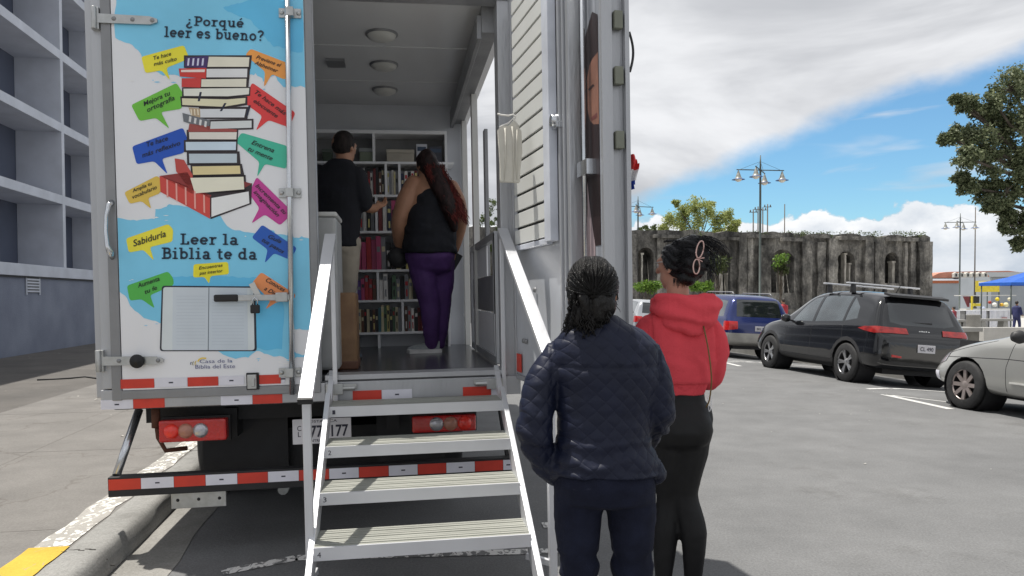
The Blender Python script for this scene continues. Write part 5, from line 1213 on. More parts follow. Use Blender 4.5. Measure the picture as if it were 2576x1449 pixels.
def leaves(mb, c, rad, n, size, rg, shell=.55, hang=0, sq=(1, 1, 1)):
    for _ in range(n):
        while True:
            v = Vector((rg.uniform(-1, 1), rg.uniform(-1, 1), rg.uniform(-1, 1)))
            if .02 < v.length < 1: break
        v = v.normalized()*(rg.random()**shell); q = Vector(c)+Vector((v.x*rad*sq[0], v.y*rad*sq[1], v.z*rad*sq[2]))
        s_ = size*rg.uniform(.55, 1.25); d = Vector((rg.gauss(0, 1), rg.gauss(0, 1), rg.gauss(0, .7)-hang)).normalized(); u = d.cross(Vector((rg.gauss(0, 1), rg.gauss(0, 1), rg.gauss(0, 1)))).normalized()
        mb.add([q, q+d*s_*.5+u*s_*.26, q+d*s_, q+d*s_*.5-u*s_*.26], [(0, 1, 2, 3)])
def limb(mb, a, b_, r0, r1, rg, n=5, wob=.12):
    a, b_ = Vector(a), Vector(b_); L_ = (b_-a).length; pts = [a.lerp(b_, i/n)+Vector((rg.uniform(-1, 1), rg.uniform(-1, 1), rg.uniform(-1, 1)))*wob*L_*.25*math.sin(math.pi*i/n) for i in range(n+1)]
    mb.tube(pts, [r0+(r1-r0)*i/n for i in range(n+1)], 8)
def tree(label, base, fork, blobs, size, lm, per, seed, name='tree', r0=.2, group=None, sub=5, hang=.3, shell=.7, cl=(.28, .46)):
    """blobs: (centre, radius); each becomes smaller leaf clumps round its own twigs"""
    rg = random.Random(seed); rt = empty(name, base, label=label, cat='tree'); 
    if group: rt['group'] = group
    B0 = Vector(base); tb = MB(); fk = Vector(fork)-B0; limb(tb, (0, 0, -.1), fk, r0, r0*.7, rg, 6, .08); cr = MB()
    for c, r in blobs:
        c = Vector(c)-B0; limb(tb, fk, c, r0*.38, r0*.09, rg)
        for k in range(sub):
            while True:
                v = Vector((rg.uniform(-1, 1), rg.uniform(-1, 1), rg.uniform(-1, 1)))
                if v.length < 1: break
            q = c+v*r*.82; limb(tb, c, q, r0*.09, r0*.03, rg, 3); leaves(cr, q, r*rg.uniform(*cl), per, size, rg, shell, hang)
    tb.build('trunk', m_bark, rt); cr.build('crown', lm, rt, solid=True); return rt
def V3(px, py, d): p = at(px, py, d); return (p.x, p.y, p.z)
D_ = 15.5
bl = []
for px, py, rpx, dd in ((2545, 225, 52, 0), (2590, 200, 50, .5), (2500, 255, 26, -.2), (2430, 258, 24, 0), (2405, 252, 14, 0), (2465, 275, 24, .2), (2385, 345, 22, 0), (2420, 335, 32, .3), (2460, 350, 42, 0), (2500, 320, 45, .4), (2555, 320, 55, 0), (2600, 330, 60, .5), (2430, 395, 30, -.3), (2480, 410, 46, 0),
                      (2540, 400, 58, .3), (2600, 420, 60, 0), (2415, 445, 20, .1), (2440, 470, 24, 0), (2485, 480, 34, .2), (2530, 480, 44, 0), (2585, 500, 54, .3), (2490, 515, 20, 0), (2535, 545, 22, .1), (2570, 560, 34, 0), (2530, 570, 13, 0), (2560, 610, 16, .1), (2600, 600, 24, 0), (2650, 300, 90, .6), (2680, 480, 90, 0), (2660, 180, 70, .3), (2760, 380, 110, .8)):
    bl.append((V3(px, py, D_+dd), rpx/1900*D_*1.08))
bx = at(2760, 760, D_+.4)
tree('large grey green tree leaning into the picture at the right edge', (bx.x, bx.y, plaza_z(D_)), V3(2720, 520, D_+.4), bl, .075, lm_dark, 170, 11, r0=.2, sub=12, hang=.5, cl=(.34, .54))
D2 = 66
bl = [(V3(px, py, D2+dd), rp/1900*D2) for px, py, rp, dd in ((1690, 555, 20, 0), (1715, 530, 20, 1), (1745, 518, 22, 0), (1775, 528, 22, -1), (1805, 545, 22, 0), (1835, 548, 18, 1), (1850, 560, 12, 0), (1760, 555, 28, 0), (1725, 565, 24, 1), (1800, 575, 24, 0), (1670, 575, 14, 0), (1845, 578, 15, 0), (1700, 512, 9, 0), (1790, 510, 8, 0))]
tb_ = at(1762, 745, D2)
tree('yellow green spreading tree behind the ruin wall', (tb_.x, tb_.y, plaza_z(D2)), V3(1760, 612, D2), bl, .2, lm_yel, 130, 5, r0=.16, sub=8, hang=.1, cl=(.45, .8))
for lab, px, pb, d, seed, blp, lm in (('leafy tree seen through the open side of the truck', 1232, 790, 46, 3, ((1230, 525, 26), (1212, 560, 24), (1250, 565, 24), (1225, 600, 30), (1250, 620, 26), (1205, 640, 26), (1235, 660, 30), (1255, 690, 24), (1210, 690, 24)), lm_mid),
                                ('low tree top showing above the ruin beside the left lamp', 1640, 745, 62, 8, ((1625, 577, 12), (1645, 574, 10), (1608, 580, 8)), lm_mid)):
    bp = at(px, pb, d); bl = [(V3(a, b_, d+random.Random(a).uniform(-.6, .6)), r/1900*d) for a, b_, r in blp]
    tree(lab, (bp.x, bp.y, plaza_z(d)), V3(px, blp[-1][1]+30 if d < 50 else 600, d), bl, .15 if d < 50 else .2, lm, 60, seed, r0=.14, sub=6)
def bush(label, px, py, w_, h_, d, lm, seed, size=.09, name='bush', n=900, cat='bush', group=None):
    p = at(px, py, d); rt = empty(name, (p.x, p.y, plaza_z(d)), label=label, cat=cat); 
    if group: rt['group'] = group
    rg = random.Random(seed); W, H_ = w_/1900*d, h_/1900*d; z0 = p.z-plaza_z(d); cr = MB(); tb = MB(); limb(tb, (0, 0, -.05), (0, 0, z0), .06, .03, rg, 3)
    k = max(3, int(W*3))
    for i in range(k):
        for j in range(3):
            c = Vector((-W/2+W*(i+.5)/k+rg.uniform(-.1, .1)*W/k, rg.uniform(-.3, .3), z0+rg.uniform(-.35, .35)*H_)); leaves(cr, c, max(W/k, H_*.35)*.8, n//(3*k), size, rg, .6, 0, (1, 1, .7)); limb(tb, (0, 0, z0*.5), c, .02, .008, rg, 2)
    tb.build('stem', m_bark, rt); cr.build('foliage', lm, rt, solid=True); return rt
bush('flat topped clipped bright green bush left of the hoodie, by the ruin', 1630, 722, 62, 32, 44, lm_bush, 1, .16, n=1800, group='clipped green bushes')
bush('bright green bush right of the hooded woman, above the blue car', 1762, 722, 58, 24, 44, lm_bush, 2, .16, n=1500, group='clipped green bushes')
bush('grey green ivy hanging in the arch right of the hooded woman', 1806, 668, 34, 60, 46.5, lm_red, 3, .2, 'ivy', 900, 'ivy')
bush('green ivy crown in the middle arch of the ruin', 1963, 655, 30, 46, 48.0, lm_bush, 4, .16, 'ivy', 420, 'ivy'); bush('dark ivy below the green tuft in the middle arch', 1964, 678, 26, 30, 48.1, lm_red, 6, .2, 'ivy', 500, 'ivy')
for i, (px, w_) in enumerate(((1720, 120), (1890, 90), (2000, 60), (2060, 90), (2170, 110), (2290, 90))):
    a = RX(px, 590); q = RM @ Vector((a.x, .3, a.z)); rg = random.Random(i); cr = MB()
    for k in range(140): x = rg.uniform(-.5, .5)*w_/1900*50; leaves(cr, (x, rg.uniform(-.3, .3), rg.uniform(-.1, .25)+.15*noise.noise(Vector((x*2, i, 0)))), .14, 3, .13, rg)
    g_ = cr.build('weeds', lm_mid, solid=True); g_.location = (q.x, q.y, RX(px, 590).z-.05); tag(g_, kind='stuff', label='weeds and small ferns growing along the top of the ruin', cat='weeds')
# pale posts inside the arches
for i, (px, y0, y1, w_) in enumerate(((1612, 700, 640, 4), (1796, 727, 690, 3), (1810, 727, 678, 9), (1827, 727, 690, 3), (1962, 734, 690, 12), (2122, 712, 640, 5), (2133, 712, 665, 4), (2243, 712, 660, 8))):
    a = RX(px, y1, .55); wv = w_/1900*50; q = RM @ Vector((a.x, .55, 0)); rt = empty('stone_pier', mw=RM @ Matrix.Translation((a.x, .55, -.8)), label='pale upright stone %s' % ['at the left edge of the first arch', 'thin, left in the second arch', 'broad, centred in the second arch', 'thin, right in the second arch', 'standing under the ivy in the middle arch', 'tall, left in the fourth arch', 'short, right in the fourth arch', 'in the last arch near the ruin corner'][i], cat='stone pier')
    t = MB(); rough_box(t, -wv/2, wv/2, -.2, .2, 0, a.z+.8, .04); t.build('shaft', mat('pale_stone', (.42, .40, .36), .9, 0, .25, 3, .3, 10), rt)
    MB().box((-wv/2-.06, -.24, a.z+.78), (wv/2+.06, .24, a.z+.9)).build('cap', MATS['pale_stone'], rt)
# ---------------------------------------------------------------- far buildings, hills, market
hv, hf = [], []
for i in range(90):
    a = R(-70+140*i/89); r = 2600; h = 42+34*noise.fractal(Vector((a*5, 1.3, 0)), 1, 2, 5)+20*max(0, math.sin(a*3+.4))
    hv += [(r*math.sin(a), r*math.cos(a), -40), (r*1.02*math.sin(a), r*1.02*math.cos(a), h*.5), (r*1.15*math.sin(a), r*1.15*math.cos(a), h)]
for i in range(89):
    for k in range(2): a = i*3+k; hf.append((a, a+3, a+4, a+1))
tag(MB().add(hv, hf, 0, True).build('hills', mat('haze_blue_hill', (.16, .27, .38), .95, 0, .12, .002)), kind='structure')  # blue haze of distance is put into the hill colour
m_corr = mat('corrugated_grey', (.33, .36, .40), .5, .1, .1, .3); m_or = mat('orange_band', (.42, .13, .06), .6); m_orr = mat('orange_roof', (.52, .22, .15), .7, 0, .15, .6); m_cream = mat('cream_wall', (.55, .54, .5), .7)
fb = at(2340, 772, 150); FM = Matrix.Translation((fb.x, fb.y, 0)); s15 = 150/1900
fz = lambda py: at(2400, py, 150).z
bb = empty('market_hall', mw=FM, label='long low grey hall with an orange band and domed orange roof', cat='building')
MB().box((-6, 0, -2.5), (40, 20, fz(712))).build('wall', m_corr, bb); MB().box((-6.1, -.1, fz(712)), (40.1, -.0, fz(705))).build('orange_band', m_or, bb)
MB().prism([(-4, 0, fz(705)), (-1, 4, fz(694)), (-1, 16, fz(694)), (-4, 20, fz(705))], (42, 0, 0)).build('grey_roof', m_corr, bb)
t = MB(); t.prism([((px-2340)*s15, 2, fz(py)) for px, py in ((2355, 698), (2362, 692), (2375, 686), (2395, 683), (2425, 683), (2430, 698))], (0, 14, 0)); t.build('roof', m_orr, bb)
t = MB(); t.prism([((px-2340)*s15, 3, fz(py)) for px, py in ((2400, 698), (2412, 682), (2560, 680), (2640, 690), (2640, 698))], (0, 16, 0)); t.build('roof', m_orr, bb)
for k in range(6):
    x = (2408+k*15-2340)*s15; t = MB(); t.prism([(x, 1.2, fz(697)), (x+.85, 1.2, fz(697)), (x+.85, 1.2, fz(687)), (x+.42, 1.2, fz(684)), (x, 1.2, fz(687))], (0, 1.2, 0)); d_ = t.build('dormer', m_cream, bb); MB().box((x+.28, 1.17, fz(695)), (x+.58, 1.199, fz(688))).build('pane', m_dark, d_)
x = (2398-2340)*s15; MB().box((x-.2, 8, fz(690)), (x+.25, 8.5, fz(661))).build('chimney', mat('pink_brick', (.42, .24, .22), .8), bb); MB().box(((2478-2340)*s15, 3, fz(690)), ((2482-2340)*s15, 3.3, fz(680))).build('chimney', m_cream, bb)
b2 = at(2545, 740, 110); o2 = empty('distant_house', (b2.x, b2.y, -2), label='dim grey house roof behind the blue canopy', cat='building'); zz2 = at(2545, 682, 110).z+2
MB().box((-3, 0, 0), (9, 8, zz2-.8)).build('wall', m_corr, o2); MB().prism([(-3.4, -.4, zz2-.8), (9.4, -.4, zz2-.8), (7, 4, zz2), (-1, 4, zz2)], (0, .2, 0)).build('roof', mat('slate_roof', (.12, .13, .14), .7), o2)
def pz(d): return plaza_z(d)
def stand(name, px, d, label, cat, **k): p = at(px, 745, d); return empty(name, (p.x, p.y, pz(d)), label=label, cat=cat, **k)
def L_(px0, px1, d): return (px1-px0)/1900*d
def zz_(py, d): return at(2450, py, d).z-pz(d)
# yellow board on legs
d = 47; st = stand('sign_board', 2455, d, 'yellow sign board on thin legs above the market stall', 'sign'); W = L_(2455, 2514, d)
MB().box((0, 0, zz_(734, d)), (W, .06, zz_(706, d))).build('board', mat('yellow_board', (.72, .58, .05), .5), st); t = MB(); t.box((.15, -.01, zz_(714, d)), (.65, -.002, zz_(708, d))); t.box((.85, -.01, zz_(714, d)), (1.25, -.002, zz_(708, d))); t.build('pale_panel', m_wht, st)
for x in (0, W*.5, W): MB().box((x-.02, .02, 0), (x+.02, .06, zz_(734, d))).build('leg', m_pole, st)
# blue canopy
d = 36; st = stand('market_canopy', 2600, d, 'bright blue pyramid canopy on posts at the right edge', 'canopy'); W = L_(2505, 2695, d); ze = zz_(711, d); zp = zz_(676, d)
t = MB(); c = [(-W*.52, -1.2, ze), (W*.52, -1.2, ze), (W*.52, 1.2, ze), (-W*.52, 1.2, ze)]; n = 6
for i in range(4):
    a, b_ = Vector(c[i]), Vector(c[(i+1) % 4]); ap = Vector((0.1, 0, zp))
    for k in range(n):
        p0, p1 = a.lerp(b_, k/n), a.lerp(b_, (k+1)/n); m0, m1 = p0.lerp(ap, .5)-Vector((0, 0, .07)), p1.lerp(ap, .5)-Vector((0, 0, .07)); t.add([p0, p1, m1, m0, ap], [(0, 1, 2, 3), (3, 2, 4)], 0); t.add([p0, p1, p1-Vector((0, 0, .14)), p0-Vector((0, 0, .14))], [(0, 3, 2, 1)], 0)
t.build('cloth', mat('blue_canvas', (.012, .10, .46), .6, 0, .15, 2), st)
for x in (-W*.5, W*.5, .35):
    for y in (-1.1, 1.1) if x != .35 else (-1.1,): MB().tube([(x, y, 0), (x, y, ze)], .03, 8).build('post', m_pole, st)
# stall with goods
d = 42; st = stand('market_stall', 2436, d, 'market stall with a yellow post, white tables and hanging goods', 'stall'); sc = d/1900
t = MB(); t.box((0, .2, zz_(781, d)), (L_(0, 120, d), .8, zz_(776, d))); t.build('table_top', m_wht2, st)
for x in (0.05, 1.2, 2.5): MB().box((x, .3, 0), (x+.05, .35, zz_(781, d))).build('leg', m_alud, st)
MB().box((.2, 0, zz_(780, d)), (.27, .1, zz_(744, d))).build('yellow_post', MATS['yellow_board'], st)
MB().prism([(-.1, .3, zz_(745, d)), (.25, .3, zz_(745, d)), (.25, .3, zz_(772, d)), (.15, .3, zz_(772, d))], (0, .05, 0)).build('maroon_banner', mat('maroon_cloth', (.2, .05, .06), .8), st)
MB().box((.35, .7, zz_(762, d)), (1.05, .75, zz_(745, d))).build('dark_backdrop', m_plas, st); MB().box((.5, .3, zz_(770, d)), (.95, .5, zz_(763, d))).build('yellow_cloth', MATS['yellow_board'], st)
MB().box((-.1, .5, zz_(744, d)), (3, 1.2, zz_(742, d))).build('shelf_roof', m_wht2, st)
for k, (px, py, r, c) in enumerate(((2519, 752, .11, 'd9c02c'), (2530, 766, .1, 'd8a92a'), (2512, 766, .13, 'dcdcd6'), (2541, 766, .13, 'e3ddb0'), (2482, 776, .14, 'b9c4dd'), (2500, 760, .09, 'a33a2a'), (2462, 774, .1, '3a3a44'), (2550, 752, .1, 'cfc9b0'))):
    p = at(px, py, d); o = tag(MB().lathe([(0, .9), (.4, .85), (.8, .5), (1, 0), (.85, -.6), (.6, -.95), (0, -1)], 12, M=Matrix.Translation((p.x, p.y+.35, p.z)) @ Matrix.Scale(r, 4)).build('market_goods', mat('goods_'+c, c, .6)), label='%s bundle of goods, %s on the market stall' % (('yellow', 'orange', 'large white', 'cream', 'pale blue', 'red', 'dark', 'beige')[k], ('hung high', 'right of centre', 'in the middle', 'near the right end', 'low beside the post', 'above the middle', 'low at the left', 'high at the right end')[k]), cat='goods', group='goods on the market stall')
# white cloth covered tables
for k, (p0, p1) in enumerate(((2431, 2482), (2490, 2548), (2381, 2420))):
    d = 38+k; st = stand('covered_table', p0, d, ('white covered table behind the round planter', 'white covered table with a small red emblem, near the walker', 'low white covered table left of the round planter')[k], 'table', group='white covered tables')
    W = L_(p0, p1, d); zt2 = zz_(781, d); t = MB(); n = 14
    for i in range(n):
        x0, x1 = W*i/n, W*(i+1)/n; y0, y1 = .04*math.sin(i*1.9), .04*math.sin((i+1)*1.9); t.add([(x0, y0, .1), (x1, y1, .1), (x1, 0, zt2), (x0, 0, zt2)], [(0, 1, 2, 3)], 0, True)
    t.box((0, 0, zt2), (W, .7, zt2+.02)); t.build('cloth', m_white, st); MB().box((.05, .2, 0), (W-.05, .6, zt2-.02)).build('table_frame', m_alud, st)
    if k == 1: MB().box((W*.5, -.055, zt2*.35), (W*.5+.28, -.05, zt2*.7)).build('emblem', mat('emblem_red', (.5, .3, .3), .6), st)
# concrete furniture
d = 30; p = at(2449, 800, d); rt = empty('round_planter', (p.x, p.y, pz(d)), label='grey concrete cylinder planter in the plaza', cat='planter'); h = zz_(791, d); MB().lathe([(.0, 0), (.24, 0), (.25, .03), (.25, h-.04), (.265, h-.04), (.265, h), (.2, h), (.2, h-.08), (0, h-.08)], 26).build('drum', m_kerb, rt)
MB().lathe([(.0, h-.07), (.19, h-.07)], 16).build('soil', m_blk, rt)
def bench(px0, px1, d, ztop, label, name='bench'):
    st = stand(name, px0, d, label, 'bench', group='concrete benches on the plaza'); W = L_(px0, px1, d); z = zz_(ztop, d)
    MB().box((0, 0, z-.09), (W, .5, z)).build('seat', m_kerb, st, .01)
    for x in (W*.14, W*.8): MB().prism([(x-.14, .05, 0), (x+.14, .05, 0), (x+.08, .05, z-.091), (x-.08, .05, z-.091)], (0, .4, 0)).build('leg', m_kerb, st)
bench(2466, 2550, 31, 802, 'long concrete bench right of the round planter'); bench(2412, 2436, 31, 804, 'short concrete bench left of the round planter')
d = 22; st = stand('concrete_plinth', 2411, d, 'low concrete block with dark recess behind the black SUV', 'plinth'); W = L_(2411, 2474, d); z = zz_(824, d); MB().box((0, 0, z-.12), (W, .8, z)).build('slab', m_kerb, st, .01); MB().box((.06, .08, 0), (W-.06, .7, z-.121)).build('base', mat('recess_dark', (.14, .135, .12), .9, 0, .2, 4), st)  # dark of the recess is put into the base colour
st = stand('concrete_wall', 2476, 23, 'low pale concrete wall behind the silver car bonnet', 'wall'); tag(MB().box((0, 0, 0), (L_(2476, 2600, 23), .35, zz_(824, 23))).build('coping', m_plz, st))
tag(st)
# ---------------------------------------------------------------- people
def ell(mb, c, r, n=16, m=10, M=None):
    vs, fs = [], []
    c = Vector(c); r = Vector(r) if not isinstance(r, (int, float)) else Vector((r, r, r))
    for j in range(m+1):
        ph = math.pi*j/m
        for i in range(n):
            t = 2*math.pi*i/n; v = Vector((math.sin(ph)*math.cos(t)*r.x, math.sin(ph)*math.sin(t)*r.y, math.cos(ph)*r.z))
            if M is not None: v = M @ v
            vs.append(c+v)
    for j in range(m):
        for i in range(n): fs.append((j*n+i, (j+1)*n+i, (j+1)*n+(i+1) % n, j*n+(i+1) % n))
    mb.add(vs, fs)
def rings(mb, R_, n=24, sq=2.3):
    """stack of superellipse rings (z, cx, cy, rx, ry)"""
    vs, fs = [], []
    for z, cx, cy, rx, ry in R_:
        for i in range(n):
            t = 2*math.pi*i/n; c, s = math.cos(t), math.sin(t); vs.append((cx+rx*math.copysign(abs(c)**(2/sq), c), cy+ry*math.copysign(abs(s)**(2/sq), s), z))
    k = len(R_)
    for j in range(k-1):
        for i in range(n): fs.append((j*n+i, j*n+(i+1) % n, (j+1)*n+(i+1) % n, (j+1)*n+i))
    fs.append(tuple(range(n))[::-1]); fs.append(tuple((k-1)*n+i for i in range(n))); mb.add(vs, fs)
def smoothpath(pts, rad, k=5):
    P = [Vector(p) for p in pts]; out, ro = [], []
    for i in range(len(P)-1):
        p0 = P[max(i-1, 0)]; p1 = P[i]; p2 = P[i+1]; p3 = P[min(i+2, len(P)-1)]
        for j in range(k):
            t = j/k; out.append(.5*((2*p1)+(p2-p0)*t+(2*p0-5*p1+4*p2-p3)*t*t+(-p0+3*p1-3*p2+p3)*t**3)); ro.append(rad[i]+(rad[i+1]-rad[i])*t)
    out.append(P[-1]); ro.append(rad[-1]); return out, ro
def tub(mb, pts, rad, n=14, k=5):
    p, r = smoothpath(pts, rad, k); mb.tube(p, r, n); ell(mb, p[0], r[0], 12, 8); ell(mb, p[-1], r[-1], 12, 8)
def fuse(mb, name, m_, parent, voxel=.009, it=4, disp=None, cut=None):
    me = bpy.data.meshes.new('f'); me.from_pydata(mb.v, [], mb.f); bm = bmesh.new(); bm.from_mesh(me); bmesh.ops.recalc_face_normals(bm, faces=bm.faces); bm.to_mesh(me); bm.free()
    o = bpy.data.objects.new('f', me); C.objects.link(o); r = o.modifiers.new('r', 'REMESH'); r.mode = 'VOXEL'; r.voxel_size = voxel
    s = o.modifiers.new('s', 'SMOOTH'); s.iterations = it; s.factor = .5; bpy.context.view_layer.update()
    m2 = bpy.data.meshes.new_from_object(o.evaluated_get(bpy.context.evaluated_depsgraph_get())); bpy.data.objects.remove(o)
    bm = bmesh.new(); bm.from_mesh(m2)
    if disp:
        bm.normal_update(); D = [v.normal*disp(v.co, v.normal) for v in bm.verts]
        for v, d in zip(bm.verts, D): v.co += d
    if cut:
        for co, no in cut: bmesh.ops.bisect_plane(bm, geom=bm.verts[:]+bm.edges[:]+bm.faces[:], plane_co=co, plane_no=no, clear_outer=True)
    bm.to_mesh(m2); bm.free(); m2.materials.clear(); m2.materials.append(m_); m2.polygons.foreach_set('use_smooth', [True]*len(m2.polygons)); m2.name = name
    ob = bpy.data.objects.new(name, m2); C.objects.link(ob); ob.parent = parent; return ob
def hand(mb, w_, d, palm, side, curl=.5, s=1.0):
    """w_ wrist point, d pointing direction, palm normal, side = thumb direction"""
    w_, d, pn, sd = Vector(w_), Vector(d).normalized(), Vector(palm).normalized(), Vector(side).normalized()
    M = Matrix((sd, d, pn)).transposed(); ell(mb, w_+d*.045*s, (.038*s, .05*s, .016*s), 14, 10, M); mb.tube([w_-d*.04*s, w_+d*.02*s], [.026*s, .027*s], 12)
    for k, (o, L_) in enumerate(((.028, .075), (.0095, .084), (-.0095, .078), (-.027, .06))):
        b = w_+sd*o*s+d*.085*s; a1, a2, a3 = curl*.6, curl*1.5, curl*2.1+.05*k
        p1 = b+(d*math.cos(a1)+pn*math.sin(a1))*L_*.42*s; p2 = p1+(d*math.cos(a2)+pn*math.sin(a2))*L_*.33*s; p3 = p2+(d*math.cos(a3)+pn*math.sin(a3))*L_*.25*s
        mb.tube([b-d*.02*s, b, p1, p2, p3], [.0095*s, .0093*s, .0088*s, .0078*s, .006*s], 9)
    b = w_+sd*.026*s+d*.02*s; p1 = b+(sd*.7+d*.6+pn*.25).normalized()*.035*s; p2 = p1+(sd*.3+d*.85+pn*.4).normalized()*.03*s; mb.tube([b-sd*.01*s, b, p1, p2], [.014*s, .0125*s, .011*s, .008*s], 9)
def head(mb, c, yaw, s=1.0, tilt=0):
    """skull centre c; faces local +y turned by yaw"""
    M = Matrix.Rotation(yaw, 3, 'Z') @ Matrix.Rotation(tilt, 3, 'X'); c = Vector(c); P = lambda x, y, z: c+M @ Vector((x, y, z))*s
    ell(mb, P(0, -.01, .015), (.076*s, .094*s, .098*s), 22, 16, M); ell(mb, P(0, .025, -.055), (.056*s, .06*s, .062*s), 18, 12, M); ell(mb, P(0, .05, -.095), (.028*s, .026*s, .022*s), 12, 8, M)
    ell(mb, P(0, .075, .02), (.055*s, .022*s, .02*s), 14, 8, M); mb.tube([P(0, .086, .01), P(0, .108, -.028)], [.008*s, .0145*s], 10); ell(mb, P(0, .106, -.03), (.017*s, .013*s, .011*s), 10, 8, M)
    ell(mb, P(0, .083, -.062), (.024*s, .012*s, .007*s), 12, 6, M); ell(mb, P(0, .08, -.074), (.02*s, .012*s, .007*s), 12, 6, M)
    for q in (-1, 1):
        ell(mb, P(q*.035, .062, -.015), (.022*s, .02*s, .02*s), 10, 8, M); ell(mb, P(q*.079, -.01, -.012), (.008*s, .018*s, .03*s), 12, 8, M @ Matrix.Rotation(.25*q, 3, 'Z')); ell(mb, P(q*.078, .0, -.035), (.007*s, .009*s, .01*s), 8, 6, M)
    return P
def eyes(P, parent, s=1.0):
    for q in (-1, 1):
        t = MB(); ell(t, P(q*.031, .079, .0), .0125*s, 12, 8); o = t.build('eye', mat('eye_white', (.6, .57, .54), .2), parent); t2 = MB(); ell(t2, P(q*.031, .087, .0), .0062*s, 10, 6); t2.build('iris', mat('iris_brown', (.03, .015, .008), .2), o)
def nz3(p, f, s=0): return noise.fractal(Vector((p.x*f, p.y*f, p.z*f+s)), .8, 2, 3)
def skin_mat(name, c): return mat(name, c, .5, 0, .1, 12, .05, 120, spec=.35)
def hair_mat(name, c1, c2, rough=.38): return mat(name, c1, rough+.08, 0, 0, 40, .5, 160, col2=c2, stretch=(1, 1, .25), spec=.28)
def shoe(mb, a, toe, L_=.26, w_=.048, h=.075):
    """a: heel ground point, toe: direction"""
    a = Vector(a); d = Vector(toe).normalized(); s_ = Vector((-d.y, d.x, 0)); R_ = []
    prof = [(0, .6, .9), (.06, .8, 1.05), (.3, .9, 1.0), (.55, 1.05, .75), (.8, 1.0, .55), (.97, .6, .35), (1.0, .3, .25)]; vs = []; fs = []; n = 12
    for t, w1, h1 in prof:
        for i in range(n):
            an = 2*math.pi*i/n; z = math.sin(an); z = h*h1*(z if z > 0 else 0)+.0; vs.append(a+d*L_*t+s_*math.cos(an)*w_*w1+Vector((0, 0, z+.012)))
    for j in range(len(prof)-1):
        for i in range(n): fs.append((j*n+i, j*n+(i+1) % n, (j+1)*n+(i+1) % n, (j+1)*n+i))
    fs.append(tuple(range(n))); fs.append(tuple((len(prof)-1)*n+i for i in range(n))[::-1]); mb.add(vs, fs)
# quilted cloth: stitched diamonds as relief
def quilt_mat(name, c, pitch=.052):
    m = mat(name, c, .5, 0, .15, 9, spec=.28); N, L = m.node_tree.nodes, m.node_tree.links; tc = N.new('ShaderNodeTexCoord'); sp = N.new('ShaderNodeSeparateXYZ'); L.new(tc.outputs['Object'], sp.inputs[0])
    def M(op, a, b=None):
        n = N.new('ShaderNodeMath'); n.operation = op
        for i, x in enumerate((a, b)):
            if x is None: continue
            if isinstance(x, (int, float)): n.inputs[i].default_value = x
            else: L.new(x, n.inputs[i])
        return n.outputs[0]
    xx = M('ADD', sp.outputs[0], M('MULTIPLY', sp.outputs[1], .6)); k = math.pi/pitch; a = M('ABSOLUTE', M('SINE', M('MULTIPLY', M('ADD', xx, sp.outputs[2]), k))); b = M('ABSOLUTE', M('SINE', M('MULTIPLY', M('SUBTRACT', xx, sp.outputs[2]), k)))
    h = M('POWER', M('MULTIPLY', a, b), .4); n2 = N.new('ShaderNodeTexNoise'); n2.inputs['Scale'].default_value = 60; L.new(tc.outputs['Object'], n2.inputs['Vector'])
    h = M('ADD', h, M('MULTIPLY', n2.outputs[0], .35)); bp_ = N.new('ShaderNodeBump'); bp_.inputs['Strength'].default_value = .32; bp_.inputs['Distance'].default_value = .012; L.new(h, bp_.inputs['Height']); L.new(bp_.outputs[0], N['Principled BSDF'].inputs['Normal']); return m
def strands(mb, n, start, flow, rg, L0=.06, L1=.14, r=.0035, steps=7, curl=0):
    for _ in range(n):
        p = Vector(start(rg)); pts = [p.copy()]; L_ = rg.uniform(L0, L1); ph = rg.uniform(0, 6)
        for k in range(steps):
            d = flow(p, k/steps, rg); p = p+d*L_/steps; q = p.copy()
            if curl: q += Vector((math.cos(ph+k*1.35), math.sin(ph+k*1.35)*.6, math.sin(ph+k*1.1)*.3))*curl
            pts.append(q)
        mb.tube(pts, [r*(.55+.45*math.sin(math.pi*min(1, (i+.6)/(steps+.6)))) for i in range(len(pts))], 5)
# ======== woman in the navy quilted jacket
W1 = empty('person', (.317, 2.6, 0), label='woman in a navy quilted jacket and dark jeans, nearest the steps, hand in pocket', cat='person')
sk1 = skin_mat('skin_tan', (.36, .19, .12))
def legs(mb, hipz, crz, Lg, ry=1.0):
    for pts, rad in Lg: tub(mb, pts, rad)
LA = [((-.155, 0, 1.295), (-.215, -.02, 1.20), (-.243, -.045, 1.05), (-.215, -.01, .95), (-.165, .02, .875)), [.056, .060, .060, .052, .042]]
RA = [((.145, 0, 1.295), (.175, -.01, 1.2), (.188, .01, 1.09), (.17, .12, 1.0), (.15, .2, .93)), [.056, .060, .058, .05, .04]]
L1 = [[((-.085, 0, .86), (-.092, 0, .72), (-.088, .01, .5), (-.09, -.01, .3), (-.09, -.01, .12)), [.095, .083, .062, .055, .045]], [((.085, 0, .86), (.096, 0, .72), (.098, .01, .5), (.1, -.01, .3), (.1, -.01, .12)), [.095, .085, .065, .057, .045]]]
b = MB(); rings(b, [(1.41, 0, .01, .05, .05), (1.37, 0, 0, .1, .07), (1.31, .0, 0, .165, .09), (1.2, 0, 0, .16, .105), (1.05, 0, 0, .14, .105), (.92, 0, 0, .165, .13), (.82, 0, 0, .165, .125), (.79, 0, 0, .1, .08)])
hp = head(b, (-.04, .01, 1.512), -.12, .98); tub(b, [(-.02, -.005, 1.36), (-.036, .0, 1.45)], [.052, .05])
for A in (LA, RA): tub(b, A[0], [r*.72 for r in A[1]], 12)
for A in L1: tub(b, A[0], [r*.86 for r in A[1]], 12)
hand(b, (-.165, .02, .875), (.45, .55, -.6), (.5, .2, .5), (.5, -.7, -.1), .5, .92); hand(b, (.17, .2, .93), (-.3, .6, -.5), (-.7, -.2, 0), (0, .3, .7), .5, .92)
